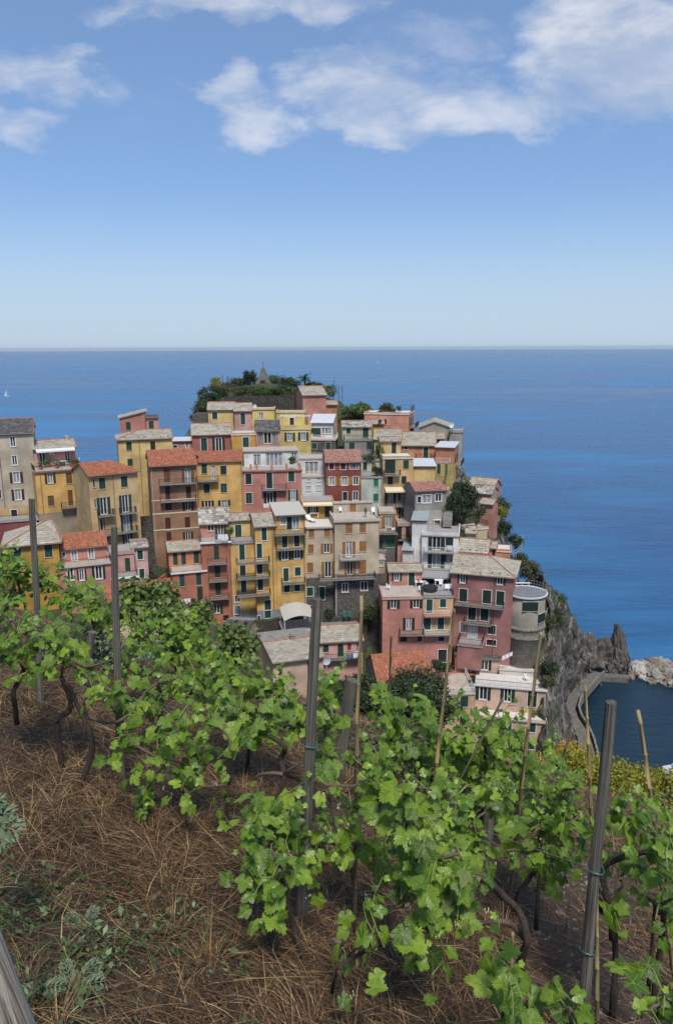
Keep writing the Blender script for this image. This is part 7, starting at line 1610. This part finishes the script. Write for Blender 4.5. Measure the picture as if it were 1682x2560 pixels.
V('young vine leaves at the lower right corner', [('M', [(1440, 2060), (1460, 1950), (1480, 1860)], .005)], [('M', 1500, 1850, 80, 60), ('M', 1350, 1960, 70, 60), ('M', 1530, 1980, 60, 50)], Y=2.5, size=(.08, .14))
V('small vine shoot sprouting from the bare soil cane', [('L', [(660, 1770), (860, 1660), (1040, 1590), (1260, 1530)], .009)], [('L', 900, 1610, 50, 50), ('L', 1190, 1710, 70, 60), ('L', 745, 1680, 35, 20)], Y=2.75, size=(.07, .12))

# ------------------------------------------------------------------ shrubs and trees round the vineyard
def at_ground(px, py, Y, rz): p = at(px, py, Y); return (p.x, p.y, p.z - rz)
bush('evergreen_tree', 'dark evergreen tree below the orange tiled roof', 'tree', at_ground(985, 1742, 30, 1.9), (2.6, 1.8, 1.8), 'leaf_dark', 15000, .13, 201, 'trees below the vineyard', lumps=16)
bush('evergreen_tree', 'smaller dark evergreen beside the cream terrace house', 'tree', at_ground(1075, 1790, 27, 1.2), (1.3, 1.0, 1.3), 'leaf_dark', 6000, .13, 202, 'trees below the vineyard', lumps=10)
bush('evergreen_tree', 'dark evergreen crown left of the dark tree behind the cane', 'tree', at_ground(905, 1720, 31, 1.3), (1.3, 1.0, 1.0), 'leaf_dark', 5000, .13, 203, 'trees below the vineyard', lumps=10)
bush('fig_tree', 'fig tree with bright leaves in front of the low orange roof', 'tree', at_ground(360, 1500, 17, 1.0), (.9, .8, .8), 'leaf_bright', 1500, .15, 204, 'trees below the vineyard', shape=1.2)
bush('fig_tree', 'leafy green tree in front of the salmon house', 'tree', at_ground(450, 1530, 16, .8), (.75, .7, .6), 'leaf_bright', 1500, .13, 205, 'trees below the vineyard', shape=1.3)
bush('fig_tree', 'small green tree beside the slate-roofed yellow hut', 'tree', at_ground(580, 1590, 16, .7), (.7, .6, .5), 'leaf_bright', 1200, .12, 206, 'trees below the vineyard', shape=1.3)
for i, (px, py, Y, rx, rz, mt, lab) in enumerate(((1385, 1905, 14, 1.0, .55, 'leaf_orange', 'orange flowering spurge at the foot of the cliff'), (1480, 1955, 11, .8, .75, 'leaf_euphorbia', 'yellow green spurge behind the tall right post'), (1585, 1985, 10.5, 1.1, .6, 'leaf_euphorbia', 'large yellow green spurge mound above the harbour'), (1670, 2015, 9.5, .7, .6, 'leaf_euphorbia', 'yellow green spurge at the right edge'), (1540, 2060, 8.8, .7, .5, 'leaf_mid', 'dull olive scrub under the spurge mounds'), (1640, 2100, 8.2, .8, .4, 'leaf_olive', 'dull olive scrub at the right edge'), (1430, 1945, 12, .8, .5, 'leaf_euphorbia', 'yellow green spurge left of the right post'), (1480, 2120, 6.8, .8, .42, 'leaf_bright', 'low green weeds behind the forked vine'), (1610, 2150, 6.4, .75, .45, 'leaf_bright', 'low green weeds by the right edge vine'))):
    p = at(px, py, Y); gz_ = ground_z(p.x, p.y); zb_ = min(p.z - rz, gz_ + .1)
    rz2 = max(rz, (p.z + rz * .6 - gz_) / 2); bush('spurge_bush', lab, 'bush', (p.x, p.y, p.z + rz - 2 * rz2), (rx, rx * .8, rz2), mt, int(5200 * rx), .05, 220 + i, 'bushes at the edge of the vineyard', lumps=8, shape=1.8)
for i, (px, py, Y, lab) in enumerate(((700, 1830, 7.0, 'low green undergrowth behind the tall middle post'), (250, 1720, 8.0, 'grey green undergrowth behind the left vines'), (1180, 1960, 6.0, 'green undergrowth below the peach house vine'), (1000, 1900, 6.4, 'dry undergrowth behind the short stout post'), (420, 1600, 9.5, 'green undergrowth under the fig tree'))):
    p = at(px, py, Y); gz_ = ground_z(p.x, p.y); bush('undergrowth', lab, 'bush', (p.x, p.y, gz_ - .05), (.8, .5, .28), ('leaf_olive', 'leaf_silver', 'leaf_mid', 'leaf_olive', 'leaf_mid')[i], 2600, .05, 260 + i, 'undergrowth between the vines', trunk=False, lumps=12)
# silver-leaved plant at the left edge
def silver_plant(label, base, fronds, seed):
    rs = random.Random(seed); base = Vector(base); o = thing('silver_leaf_plant', label, 'plant', Matrix.Translation(base), 'silver-leaved plants')
    for (dx, dy, dz, L) in fronds:
        mb = MB(); d = Vector((dx, dy, dz)).normalized(); prev = base.copy(); n = 7; up = Vector((-.1, -.5, .85))
        for k in range(n):
            nxp = prev + d * (L / n); d = (d + Vector((0, 0, -.055))).normalized(); s = d.cross(up).normalized(); nn = s.cross(d)
            ll = L * .36 * math.sin(math.pi * (k + .6) / (n + .5)) + .008
            for sg in (-1, 1):
                t = (s * sg * .75 + d * .65).normalized(); w_ = d * ll * .27; q = prev + nn * rs.uniform(-.004, .004)
                tipp = q + t * ll - Vector((0, 0, ll * .15)); mid = q + t * ll * .5 + nn * ll * .04
                mb.quad(q - w_ * .3, mid - w_, tipp, mid + w_)
                mb.tri(mid - w_, mid - w_ + t * ll * .25 - d * ll * .10, mid + t * ll * .15); mb.tri(mid + w_, mid + w_ + t * ll * .22 + d * ll * .10, mid + t * ll * .15)
            mb.tube([prev, nxp], .0022, 4, False); prev = nxp
        link('frond', mb.mesh('frond', 'leaf_silver'), o, I4)
q = at(-70, 1985, 2.75)
silver_plant('silver-green feathery plant at the left edge', (q.x, q.y, q.z - .12), [(.9, -.1, .36, .20), (.9, -.25, .05, .24), (.8, .1, .7, .17), (.7, -.4, -.2, .20), (.9, 0, .2, .16)], 3)
q = at(60, 2150, 2.55); silver_plant('smaller silver-green feathery plant in the weeds below', (q.x, q.y, ground_z(q.x, q.y) + .03), [(.7, -.2, .5, .14), (.2, -.5, .6, .13), (-.5, -.4, .5, .12), (.9, .1, .3, .12)], 4)
q = ground_hit(185, 2480); silver_plant('low silver weed beside the fence log', (q.x, q.y, q.z + .01), [(.8, -.1, .5, .16), (.5, .5, .5, .15), (-.4, .5, .6, .13), (.7, -.5, .4, .12)], 5)
q = ground_hit(210, 2330); silver_plant('silver weed above the low weed near the fence log', (q.x, q.y, q.z + .01), [(.6, -.3, .6, .12), (.3, .5, .6, .12), (-.6, .2, .5, .12)], 6)

HAZE = 4.5e-5
# ------------------------------------------------------------------ sea air: one even, closed box of thin haze round everything below the sky
m, b, p, o = newmat('sea_air'); b.nt.nodes.remove(p)
pv_ = b.n('ShaderNodeVolumePrincipled'); pv_.inputs['Color'].default_value = (.80, .91, 1.0, 1); pv_.inputs['Density'].default_value = HAZE; pv_.inputs['Anisotropy'].default_value = .2
b.link(pv_.outputs[0], o.inputs['Volume'])
link('haze', MB().box(-29000, 29000, -29000, 29000, -10, 96).mesh('haze', 'sea_air'), None, I4, kind='stuff', label='thin pale sea haze toward the horizon', category='haze')
